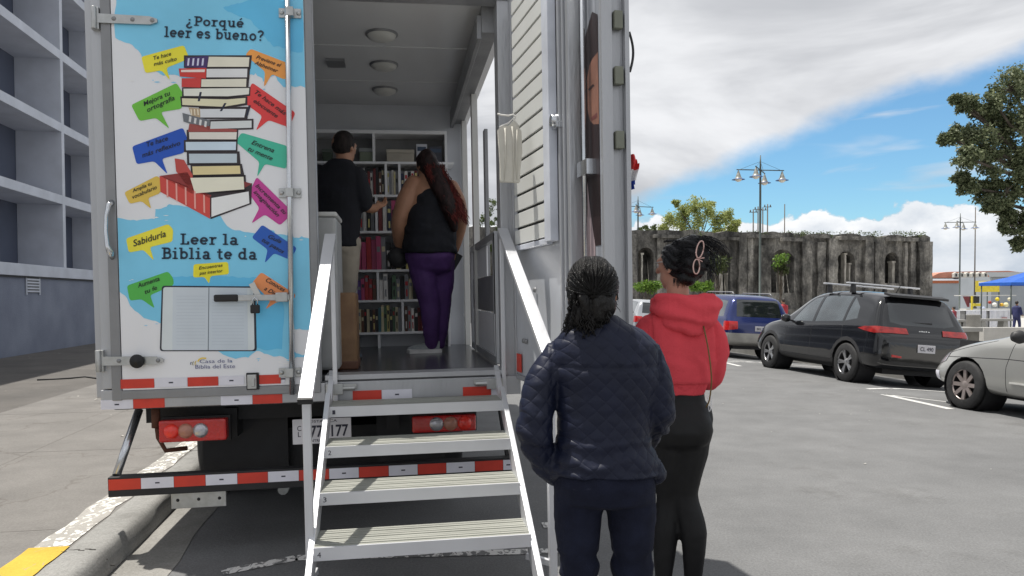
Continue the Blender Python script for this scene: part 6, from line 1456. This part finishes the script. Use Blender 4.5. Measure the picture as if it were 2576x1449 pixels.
for x in (-.09, .1): ell(b, (x, .05, .05), (.035, .1, .04), 12, 8)
fuse(b, 'body', sk1, W1, .008, 3); eyes(hp, W1)
j = MB(); rings(j, [(1.435, -.02, .0, .062, .058), (1.405, -.012, 0, .09, .072), (1.38, -.005, 0, .14, .09), (1.335, .005, 0, .185, .108), (1.22, .01, 0, .188, .125), (1.1, .0, 0, .165, .125), (1.02, -.003, 0, .158, .13), (.95, .0, 0, .18, .142), (.92, .006, 0, .19, .152), (.895, .008, 0, .193, .155)])
for A in (LA, RA): tub(j, A[0], A[1], 16)
ell(j, (.175, -.03, .9), (.035, .05, .045)); ell(j, (-.165, -.02, .91), (.03, .05, .045))
m_quilt = quilt_mat('navy_quilting', (.0078, .0108, .028), .056)
def jd(p, n):
    d = .0045*nz3(Vector((p.x*1.0, p.y, p.z*2.0)), 7)
    if abs(p.x) > .19: d += .006*math.sin(p.z*85+p.x*40+3*nz3(p, 8))*max(0, 1-abs(p.z-1.0)*5)   # elbow creases
    if p.z < 1.02 and abs(p.x) < .18: d += .004*math.sin(p.z*120+4*nz3(p, 6, 3))
    if abs(p.z-1.258-.04*abs(p.x)) < .006 and n.y < 0 and abs(p.x) < .175: d -= .005
    if abs(abs(p.x)-.182-.3*max(0, 1.3-p.z)*.05) < .007 and p.z > 1.2 and n.y < .2: d -= .005
    return d
jk = fuse(j, 'jacket', m_quilt, W1, .0075, 3, jd, cut=[(Vector((0, 0, .872)), Vector((0, 0, -1)))] if False else None)
j = MB(); rings(j, [(.93, 0, 0, .165, .13), (.86, 0, -.005, .178, .15), (.80, 0, 0, .165, .13), (.775, 0, 0, .1, .07)]); legs(j, 0, 0, L1)
m_jean = mat('dark_navy_denim', (.0075, .009, .020), .85, 0, .25, 14, .25, 220, spec=.2, col2=(.013, .016, .034))
fuse(j, 'trousers', m_jean, W1, .009, 3, lambda p, n: .005*nz3(p, 9)+(.006*math.sin(p.z*70+5*nz3(p, 5)) if p.z < .62 else 0))
t = MB(); shoe(t, (-.09, -.06, 0), (-.1, 1, 0)); shoe(t, (.1, -.06, 0), (.1, 1, 0)); t.build('shoes', m_black, W1)
m_h1 = hair_mat('black_hair', (.0035, .003, .003), (.010, .009, .009), .2)
rg = random.Random(21); hb = MB(); hc = Vector((-.043, -.005, 1.527))
ell(hb, hc, (.088, .104, .108), 22, 16); ell(hb, hc+Vector((-.0, -.055, -.05)), (.078, .062, .075)); ell(hb, hc+Vector((-.01, -.06, -.075)), (.068, .05, .055)); ell(hb, hc+Vector((-.045, -.055, -.10)), (.032, .04, .035))
hr = fuse(hb, 'hair', m_h1, W1, .007, 3, lambda p, n: .004*math.sin(p.x*150+nz3(p, 9)*5)+.005*nz3(p, 18), cut=[(hc+Vector((0, .055, 0)), Vector((0, .85, -.5)))])
hs = MB(); clip = hc+Vector((-.005, -.1, -.02))
def st1(rg):
    a, e = rg.uniform(-math.pi, 0), rg.uniform(-.1, 1.35); return hc+Vector((math.cos(a)*math.cos(e)*.09, math.sin(a)*math.cos(e)*.107, math.sin(e)*.111))
def fl1(p, t, rg):
    d = (clip-p).normalized(); nn = (p-hc); nn = Vector((nn.x/.09, nn.y/.107, nn.z/.111)).normalized(); d = (d-nn*d.dot(nn)).normalized(); return d+nn*rg.uniform(.0, .12)
strands(hs, 620, st1, fl1, rg, .06, .14, .0017)
def st2(rg): a = rg.uniform(0, 6.28); r_ = rg.random()**.5; return hc+Vector((-.012+math.cos(a)*.07*r_, -.085-.03*rg.random()+.02*abs(math.cos(a)), -.04+math.sin(a)*.06*r_))
strands(hs, 330, st2, lambda p, t, rg: Vector((-.08+rg.uniform(-.25, .25), .2-.1*t, -1)), rg, .03, .075, .0026, 10, .005)
strands(hs, 70, lambda rg: hc+Vector((-.055+rg.uniform(-.03, .02), -.04, -.085)), lambda p, t, rg: Vector((-.35, -.1, -1)), rg, .04, .08, .0018, 9, .006)
strands(hs, 16, lambda rg: hc+Vector((.07, -.01, -.0+rg.uniform(-.05, .05))), lambda p, t, rg: Vector((.35, -.1, -.8)), rg, .03, .07, .0014, 7, .004)
hs.build('curls', m_h1, hr)
MB().tube([hc+Vector((.084, .012, .01)), hc+Vector((.088, .0, -.02))], .003).build('hair_clip', mat('brown_clip', (.1, .04, .02), .3), hr)
# ======== woman in the red hoodie
W2 = empty('person', (.80, 3.6, 0), label='woman in a red cropped hoodie and black leggings with hair clipped up', cat='person')
sk2 = skin_mat('skin_warm', (.50, .27, .19))
LA = [((-.145, 0, 1.35), (-.185, -.01, 1.25), (-.20, .02, 1.13), (-.15, .13, 1.08), (-.08, .2, 1.06)), [.06, .062, .058, .05, .042]]
RA = [((.135, 0, 1.345), (.165, -.02, 1.26), (.150, .0, 1.13), (.145, .06, 1.085), (.11, .16, 1.09)), [.060, .064, .058, .046, .038]]
L2 = [[((-.075, .0, .93), (-.072, -.01, .76), (-.042, .04, .53), (-.062, .02, .36), (-.075, .02, .12)), [.098, .088, .062, .064, .038]], [((.06, .0, .92), (.045, -.01, .76), (.028, .0, .55), (.060, -.03, .37), (.064, 0, .12)), [.10, .09, .06, .064, .039]]]
b = MB(); rings(b, [(1.5, 0, 0, .045, .045), (1.44, 0, 0, .09, .06), (1.38, 0, 0, .15, .08), (1.25, 0, 0, .135, .095), (1.08, 0, 0, .095, .08), (.96, -.01, -.01, .112, .095), (.86, -.01, -.01, .13, .11), (.8, 0, 0, .1, .08)])
hp = head(b, (-.012, .01, 1.645), .8, 1.0, .0); tub(b, [(-.01, -.01, 1.42), (-.012, .0, 1.57)], [.056, .052])
for A in (LA, RA): tub(b, A[0], [r*.66 for r in A[1]], 12)
for A in L2: tub(b, A[0], [r*.94 for r in A[1]], 12)
hand(b, (-.08, .2, 1.06), (.6, .5, .1), (0, -.3, .7), (0, .5, .6), .8, .9); hand(b, (.11, .16, 1.09), (-.6, .5, .1), (0, -.3, .7), (0, .5, .6), .8, .9)
for x in (-.085, .07): ell(b, (x, .05, .05), (.033, .1, .04), 12, 8)
fuse(b, 'body', sk2, W2, .008, 3); eyes(hp, W2)
m_hood = mat('red_fleece', (.70, .075, .095), .9, 0, .08, 7, .25, 160, spec=.2)
j = MB(); rings(j, [(1.47, .0, -.01, .085, .08), (1.43, 0, -.01, .125, .095), (1.385, -.005, 0, .172, .11), (1.28, -.0, -.005, .182, .13), (1.17, .0, -.005, .172, .135), (1.10, .0, 0, .155, .13), (1.075, 0, 0, .125, .115), (1.035, -.005, 0, .118, .11)])
for A in (LA, RA): tub(j, A[0], A[1], 16)
def hd_(p, n):
    d = .007*nz3(Vector((p.x*1.2, p.y, p.z*.6)), 8)
    d += .006*math.sin(p.x*38+p.z*9+5*nz3(p, 4))*max(0, 1-abs(p.z-1.18)*6)
    if p.z < 1.085 and abs(p.x) < .13: d += .0025*math.sin(math.atan2(p.y, p.x)*90)-.002
    if abs(p.z-1.083) < .005 and abs(p.x) < .125: d -= .004
    if abs(abs(p.x)-.150) < .006 and p.z > 1.2 and n.y < .1: d -= .004
    return d
hdy = fuse(j, 'hoodie', m_hood, W2, .0075, 3, hd_)
# hood lying folded round the neck and down the back
j = MB(); n = 26
for k in range(n+1):
    t = 2*math.pi*k/n; x = .015+.13*math.sin(t); y = -.025-.095*math.cos(t); z = 1.452+.02*math.cos(t)*-1-.01*(y > 0)
    ell(j, (x, y, z+.0), (.034, .034, .036), 10, 8)
for k in range(15):
    a = -1.25+2.5*k/14; x = .022+.135*math.sin(a); y = -.05-.098*math.cos(a); dz_ = .085*math.cos(a*1.05)
    tub(j, [(x*.96, y+.02, 1.475), (x, y, 1.45-dz_*.5), (x*.93, y+.012, 1.43-dz_*1.1)], [.032, .030, .02], 10, 4)
fuse(j, 'hood', m_hood, hdy, .007, 4, lambda p, n: .006*math.sin(p.z*95+2.4*math.sin(p.x*16)+2*nz3(p, 7))+.004*nz3(p, 10))
m_leg = mat('black_leggings', (.006, .006, .007), .62, 0, .15, 20, .05, 300, spec=.35)
j = MB(); rings(j, [(1.12, 0, 0, .105, .095), (1.06, 0, 0, .112, .1), (1.0, -.002, 0, .12, .105), (.93, -.006, -.02, .142, .13), (.865, -.01, -.03, .158, .14), (.81, -.01, -.02, .148, .12), (.76, 0, 0, .09, .07)]); ell(j, (.055, -.075, .875), (.082, .085, .095)); ell(j, (-.075, -.075, .875), (.082, .085, .095)); legs(j, 0, 0, L2)
fuse(j, 'leggings', m_leg, W2, .009, 4, lambda p, n: .0015*nz3(p, 10))
t = MB(); shoe(t, (-.085, -.06, 0), (-.2, 1, 0)); shoe(t, (.07, -.06, 0), (0, 1, 0)); t.build('shoes', m_black, W2)
t = MB(); p, r = smoothpath([(.075, -.15, 1.36), (.095, -.16, 1.25), (.112, -.15, 1.12), (.108, -.13, 1.02), (.1, -.1, .98)], [.0035]*5); t.tube(p, r, 6); t.build('bag_strap', mat('olive_strap', (.16, .10, .03), .6), W2)
t = MB(); p, r = smoothpath([(.118, -.1, 1.06), (.122, -.11, 1.0), (.115, -.1, .96), (.11, -.09, 1.03)], [.002]*4); t.tube(p, r, 5); t.build('cable', m_white, W2)
m_h2 = hair_mat('jet_black_hair', (.0035, .0035, .0045), (.009, .009, .012), .22); rg = random.Random(5); hc = Vector((-.002, -.012, 1.668))
hb = MB(); ell(hb, hc, (.093, .098, .092), 22, 16); ell(hb, hc+Vector((.045, -.045, -.002)), (.085, .075, .098)); ell(hb, hc+Vector((.04, -.04, .06)), (.075, .06, .055)); ell(hb, hc+Vector((.025, -.05, -.07)), (.05, .045, .05))
cutp = [(hp(0, .035, .03), (hp(0, 1, -.55)-hp(0, 0, 0)).normalized())]
hr = fuse(hb, 'hair', m_h2, W2, .0065, 3, lambda p, n: .004*math.sin(p.z*130+p.x*60+nz3(p, 8)*5)+.005*nz3(p, 16), cut=cutp)
hs = MB(); bun = hc+Vector((.065, -.075, .03))
def st3(rg):
    a, e = rg.uniform(-math.pi*1.05, .1), rg.uniform(-.9, 1.3); return hc+Vector((.01+math.cos(a)*math.cos(e)*.094, math.sin(a)*math.cos(e)*.1-.005, math.sin(e)*.095))
def fl3(p, t, rg):
    d = (bun-p); l = d.length; d = d.normalized(); nn = (p-hc-Vector((.03, -.02, 0))).normalized(); d = d-nn*d.dot(nn)*.75; return d.normalized()+nn*rg.uniform(0, .22)
strands(hs, 600, st3, fl3, rg, .06, .15, .0016)
strands(hs, 70, lambda rg: hc+Vector((.03+rg.uniform(-.03, .07), -.04+rg.uniform(-.05, .03), .075+rg.uniform(-.02, .03))), lambda p, t, rg: Vector((.9+rg.uniform(-.3, .3), -.2, .35-1.5*t)), rg, .07, .15, .0017, 9, .004)
strands(hs, 40, lambda rg: hc+Vector((-.03+rg.uniform(-.05, .06), rg.uniform(-.06, .03), .085)), lambda p, t, rg: Vector((rg.uniform(-.4, .9), -.3, .4-.9*t)), rg, .04, .09, .0013, 8, .003)
strands(hs, 46, lambda rg: hc+Vector((.1+rg.uniform(-.02, .03), -.06+rg.uniform(-.03, .03), .06+rg.uniform(-.09, .03))), lambda p, t, rg: Vector((.55-.7*t, -.15, -.3-.9*t)), rg, .07, .17, .0018, 9, .005)
strands(hs, 24, lambda rg: hc+Vector((rg.uniform(-.05, .05), -.04, -.085)), lambda p, t, rg: Vector((rg.uniform(-.2, .2), -.1, -1)), rg, .02, .05, .0012)
hs.build('loose_strands', m_h2, hr)
ccl = hc+Vector((.052, -.126, .0))
t = MB(); m_pk = mat('rose_metal', (.62, .42, .38), .25, .6)
def loop(cx, cz, rx, rz, tilt, n=16): return [ccl+Vector((cx+rx*math.cos(2*math.pi*k/n)*math.cos(tilt)-rz*math.sin(2*math.pi*k/n)*math.sin(tilt), -.004*math.sin(math.pi*k/n), cz+rx*math.cos(2*math.pi*k/n)*math.sin(tilt)+rz*math.sin(2*math.pi*k/n)*math.cos(tilt))) for k in range(n+1)]
t.tube(loop(.01, .042, .016, .04, -.22), .0036, 6); t.tube(loop(-.006, -.036, .015, .034, -.05), .0036, 6)
for dx, dz in ((.03, .004), (.022, -.014), (-.01, .03)): t.tube([ccl, ccl+Vector((dx, -.004, dz))], .003, 6)
t.build('claw_clip', m_pk, hr)
t = MB(); q = [hp(-.083, -.02, .012), hp(-.082, .03, .014), hp(-.078, .075, .012)]; t.tube(q, .0028, 6); t.build('glasses_arm', mat('pale_frame', (.5, .45, .42), .3, .3), W2)
# ======== man inside the truck
fl_ = lambda x, y: (TM @ Vector(((TI @ Vector((x, y, 1))).x, (TI @ Vector((x, y, 1))).y, ZF))).z
def atd(px, d): p = at(px, 745, d); return p.x, p.y
x, y = atd(868, 5.8); M1 = empty('person', (x, y, fl_(x, y)), label='man in a black polo shirt and beige trousers browsing inside the truck', cat='person')
LA = [((-.20, 0, 1.42), (-.23, .0, 1.28), (-.24, .03, 1.15), (-.2, .14, 1.12), (-.14, .24, 1.14)), [.062, .058, .045, .04, .03]]
RA = [((.10, .0, 1.40), (.13, -.01, 1.28), (.155, .02, 1.18), (.20, .12, 1.17), (.22, .2, 1.2)), [.068, .062, .05, .042, .032]]
LM = [[((-.14, 0, .88), (-.14, 0, .7), (-.14, .01, .48), (-.14, 0, .3), (-.14, 0, .1)), [.11, .09, .07, .06, .05]], [((.02, 0, .88), (.02, 0, .7), (.01, .01, .48), (.01, 0, .3), (.01, 0, .1)), [.11, .09, .07, .06, .05]]]
b = MB(); rings(b, [(1.52, -.02, 0, .06, .06), (1.47, -.04, 0, .13, .08), (1.41, -.05, 0, .19, .1), (1.25, -.06, 0, .18, .12), (1.05, -.06, 0, .16, .12), (.92, -.06, 0, .17, .13), (.82, -.06, 0, .15, .11)])
hp = head(b, (.0, .02, 1.63), -.5, 1.06); tub(b, [(-.01, 0, 1.46), (-.0, .01, 1.56)], [.065, .06])
for A in (LA, RA): tub(b, A[0], [r*.85 for r in A[1]], 12)
for A in LM: tub(b, A[0], [r*.9 for r in A[1]], 12)
hand(b, (-.14, .24, 1.14), (.5, .6, .2), (0, -.2, .9), (0, .4, .6), .7); hand(b, (.22, .2, 1.2), (.3, .7, .2), (0, -.2, .9), (-.4, .4, .3), .7)
fuse(b, 'body', sk1, M1, .011, 3); eyes(hp, M1)
j = MB(); rings(j, [(1.53, -.02, -.005, .078, .075), (1.49, -.03, 0, .12, .085), (1.42, -.05, 0, .195, .115), (1.28, -.055, 0, .20, .14), (1.08, -.06, 0, .185, .145), (.95, -.07, 0, .185, .15), (.86, -.07, 0, .185, .15)])
tub(j, LA[0][:3], [.078, .078, .066]); tub(j, [RA[0][0], RA[0][1], (.148, 0, 1.2)], [.08, .08, .07]); m_polo = mat('black_cotton', (.007, .008, .013), .9, 0, .2, 10, .15, 100)
fuse(j, 'polo_shirt', m_polo, M1, .011, 3, lambda p, n: .006*nz3(p, 7))
j = MB(); rings(j, [(.93, -.06, 0, .17, .13), (.84, -.06, 0, .17, .135), (.8, -.06, 0, .12, .1)]); legs(j, 0, 0, LM); fuse(j, 'trousers', mat('beige_trousers', (.36, .32, .26), .85, 0, .1, 8, .1, 80), M1, .012, 3, lambda p, n: .007*nz3(p, 8))
t = MB(); shoe(t, (-.14, -.08, 0), (-.2, 1, 0), .28); shoe(t, (.01, -.08, 0), (.2, 1, 0), .28); t.build('shoes', m_black, M1)
hb = MB(); hcm = Vector((.0, .005, 1.655)); ell(hb, hcm, (.086, .104, .098), 20, 14); ell(hb, hcm+Vector((-.01, -.04, -.03)), (.075, .06, .065))
fuse(hb, 'hair', hair_mat('short_dark_hair', (.008, .006, .006), (.03, .022, .02), .6), M1, .009, 3, lambda p, n: .002*nz3(p, 30), cut=[(hp(0, .03, .02), (hp(0, 1, -.5)-hp(0, 0, 0)).normalized())])
# ======== woman in purple trousers inside the truck
x, y = atd(1085, 6.35); W3 = empty('person', (x, y, fl_(x, y)), rz=.33, label='woman with long dark red hair, black top and purple trousers inside the truck', cat='person')
W3.scale = (.93, .95, 1)
sk3 = skin_mat('skin_brown', (.38, .20, .125))
LA = [((-.155, 0, 1.40), (-.235, -.02, 1.25), (-.285, .0, 1.08), (-.27, .08, .95), (-.25, .14, .87)), [.082, .085, .072, .058, .036]]
RA = [((.19, 0, 1.38), (.255, -.0, 1.26), (.285, .02, 1.12), (.27, .06, .98), (.245, .08, .87)), [.078, .075, .062, .05, .034]]
LW = [[((-.10, .0, .82), (-.07, .0, .65), (-.02, .0, .42), (-.01, -.01, .25), (-.0, 0, .08)), [.14, .12, .092, .078, .062]], [((.10, .05, .82), (.11, .05, .65), (.11, .06, .42), (.10, .06, .25), (.09, .07, .08)), [.135, .115, .088, .074, .06]]]
b = MB(); rings(b, [(1.49, -.02, 0, .07, .06), (1.43, 0, 0, .14, .09), (1.37, .01, 0, .2, .13), (1.2, 0, 0, .215, .17), (1.0, -.01, 0, .215, .18), (.85, -.01, 0, .215, .19), (.75, 0, 0, .17, .14)])
hp = head(b, (-.035, .02, 1.575), .45, 1.02); tub(b, [(-.02, 0, 1.42), (-.03, .01, 1.5)], [.065, .06])
for A in (LA, RA): tub(b, *A, 14)
for A in LW: tub(b, A[0], [r*.9 for r in A[1]], 12)
hand(b, (-.25, .14, .87), (.2, .5, -.8), (.7, 0, 0), (0, .7, .3), .9); hand(b, (.245, .08, .87), (-.1, .25, -1), (-.8, -.1, 0), (.0, .9, 0), .8)
fuse(b, 'body', sk3, W3, .011, 3, lambda p, n: .003*nz3(p, 6)); eyes(hp, W3)
j = MB(); rings(j, [(1.455, .015, -.01, .095, .075), (1.41, .02, -.005, .135, .11), (1.34, .015, -.005, .175, .15), (1.2, .005, -.005, .225, .18), (1.05, -.01, -.01, .235, .2), (.92, -.015, -.01, .24, .21), (.83, -.015, -.01, .245, .215)])
fuse(j, 'vest_top', m_polo, W3, .011, 3, lambda p, n: .005*math.sin(p.z*45+3*nz3(p, 5))+.005*nz3(p, 8))
j = MB(); rings(j, [(.9, -.01, 0, .215, .19), (.8, -.005, 0, .22, .2), (.7, 0, 0, .18, .15), (.66, 0, 0, .1, .1)]); legs(j, 0, 0, LW)
fuse(j, 'trousers', mat('purple_trousers', (.075, .028, .14), .75, 0, .15, 10, .1, 90), W3, .012, 3, lambda p, n: .007*nz3(p, 7))
t = MB(); shoe(t, (.075, .0, .0), (-1, .25, 0), .29, .052, .09); shoe(t, (.12, .09, .0), (-1, .1, 0), .27, .05, .085); sh_ = t.build('shoes', mat('grey_trainer', (.30, .33, .34), .7, 0, .15, 30), W3)
t = MB()
for a, L_ in (((.08, .0, .0), .3),): t.prism([(a[0]+.005, a[1]-.055, 0), (a[0]-L_, a[1]-.085, 0), (a[0]-L_-.005, a[1]+.02, 0), (a[0]+.005, a[1]+.055, 0)], (0, 0, .03))
t.build('sole', mat('white_sole', (.7, .7, .7), .6), sh_, .008)
rg = random.Random(9); hb = MB(); hcm = Vector((-.035, .0, 1.60)); ell(hb, hcm, (.092, .105, .102), 20, 14); ell(hb, hcm+Vector((.02, -.05, -.05)), (.085, .07, .09))
P_ = [(.01, -.07, 1.5), (.05, -.13, 1.38), (.10, -.18, 1.26), (.14, -.20, 1.14), (.17, -.19, 1.04)]; tub(hb, P_, [.08, .085, .08, .065, .035]); hr = fuse(hb, 'hair', hair_mat('dark_crown_hair', (.008, .005, .005), (.03, .012, .012), .5), W3, .009, 3, lambda p, n: .008*nz3(p, 12), cut=[(hp(0, .05, .03), (hp(0, 1, -.5)-hp(0, 0, 0)).normalized())])
hs = MB(); strands(hs, 700, lambda rg: (lambda t: Vector((-.02+.17*t+rg.uniform(-.07, .10), -.1-.13*t+rg.uniform(-.03, .0), 1.56-.34*t+rg.uniform(-.03, .03))))(rg.random()), lambda p, t, rg: Vector((.35, -.12, -.9)), rg, .1, .2, .0028, 10, .009)
hs.build('wavy_lengths', hair_mat('dark_red_hair', (.05, .010, .009), (.19, .032, .026), .5), hr)
t = MB(); ell(t, (-.26, .1, .80), (.09, .06, .09)); bg_ = tag(fuse(t, 'shoulder_bag', m_dark, None, .012, 3, lambda p, n: .008*nz3(p, 9)), label='small black bag held by the woman in purple trousers', cat='bag'); bg_.location = W3.location; bg_.rotation_euler = (0, 0, .33)
t = MB(); t.box((-.035, -.005, -.07), (.035, .005, .07)); ph = t.build('phone', m_dark, bevel=.004); ph.location = Vector(W3.location)+Matrix.Rotation(.33, 3, 'Z') @ Vector((.23, .08, .775)); ph.rotation_euler = (.2, .5, .3); tag(ph, label="dark phone in the right hand of the woman in purple", cat='phone')
MB().box((-.03, -.0062, -.06), (.03, -.0052, .06)).build('screen', mat('phone_screen', (.05, .055, .06), .1), ph)
# ======== distant people beyond the cars
def small_person(px, d, h, label, top, bot, sk, yaw, stride=.1, hairc=(.02, .015, .012), lean=0):
    x, y = atd(px, d); rt = empty('person', (x, y, plaza_z(d)), rz=yaw, label=label, cat='person'); k = h/1.7; b = MB()
    rings(b, [(q*k, 0, c*k, rx*k, ry*k) for q, c, rx, ry in ((1.45, 0, .06, .05), (1.38, 0, .17, .1), (1.15, 0, .15, .12), (.95, 0, .16, .13), (.82, 0, .14, .1))]); hp_ = head(b, (0, .02*k, 1.6*k), 0, k); tub(b, [(0, 0, 1.4*k), (0, .01*k, 1.52*k)], [.05, .048])
    arms = [[(s*.17*k, 0, 1.36*k), (s*.21*k, s*.05*k, 1.1*k), (s*.2*k, .12*k+s*.06*k, .92*k)] for s in (-1, 1)]; lg = [[(s*.09*k, 0, .85*k), (s*.09*k, s*stride*.5+.03, .48*k), (s*.09*k, s*stride-.03*s, .1*k)] for s in (-1, 1)]
    for A in arms: tub(b, A, [.045, .038, .03], 10); hand(b, A[2], (0, .3, -1), (0, 1, .3), (0, .5, 0), .4, k)
    for A in lg: tub(b, A, [.075, .055, .04], 10)
    fuse(b, 'body', sk, rt, .016, 2)
    j = MB(); rings(j, [(q*k, 0, 0, rx*k, ry*k) for q, rx, ry in ((1.47, .07, .06), (1.38, .19, .12), (1.15, .175, .14), (.95, .18, .15), (.84, .18, .15))])
    for A in arms: tub(j, A[:2]+[Vector(A[1]).lerp(Vector(A[2]), .6)], [.062, .055, .045], 10)
    fuse(j, 'top', top, rt, .018, 2); j = MB(); rings(j, [(.9*k, 0, 0, .165*k, .14*k), (.8*k, 0, 0, .16*k, .12*k)])
    for A in lg: tub(j, A, [.095, .07, .055], 10)
    fuse(j, 'trousers', bot, rt, .018, 2); j = MB(); ell(j, (0, 0, 1.625*k), (.088*k, .105*k, .1*k)); fuse(j, 'hair', mat('h_%d' % px, hairc, .6), rt, .016, 2, cut=[(Vector((0, .04*k, 1.62*k)), Vector((0, .85, -.5)))])
    t = MB()
    for A in lg: shoe(t, (A[2][0], A[2][1]-.06, 0), (0, 1, 0), .26*k)
    t.build('shoes', m_black, rt); return rt
m_nv = mat('navy_clothing', (.03, .035, .11), .8); m_dk = mat('dark_clothing', (.02, .022, .03), .8)
small_person(2558, 38, 1.58, 'walker in navy clothes beside the white tables at the far right', m_nv, m_nv, sk1, R(-60), .16)
small_person(1971, 31, 1.62, 'person in a dark red shirt beyond the blue car', mat('dark_red_shirt', (.30, .02, .03), .8), m_dk, sk1, R(20), .1)
small_person(1923, 36, 1.68, 'fair haired person standing in front of the ruin beyond the blue car', mat('pale_shirt', (.5, .5, .48), .8), m_dk, sk2, R(-20), .06, (.35, .28, .2))
small_person(2400, 36, 1.3, 'person in maroon sitting low left of the round planter', mat('maroon_shirt', (.22, .03, .04), .8), m_dk, sk1, R(30), .1)
bpy.context.view_layer.update()
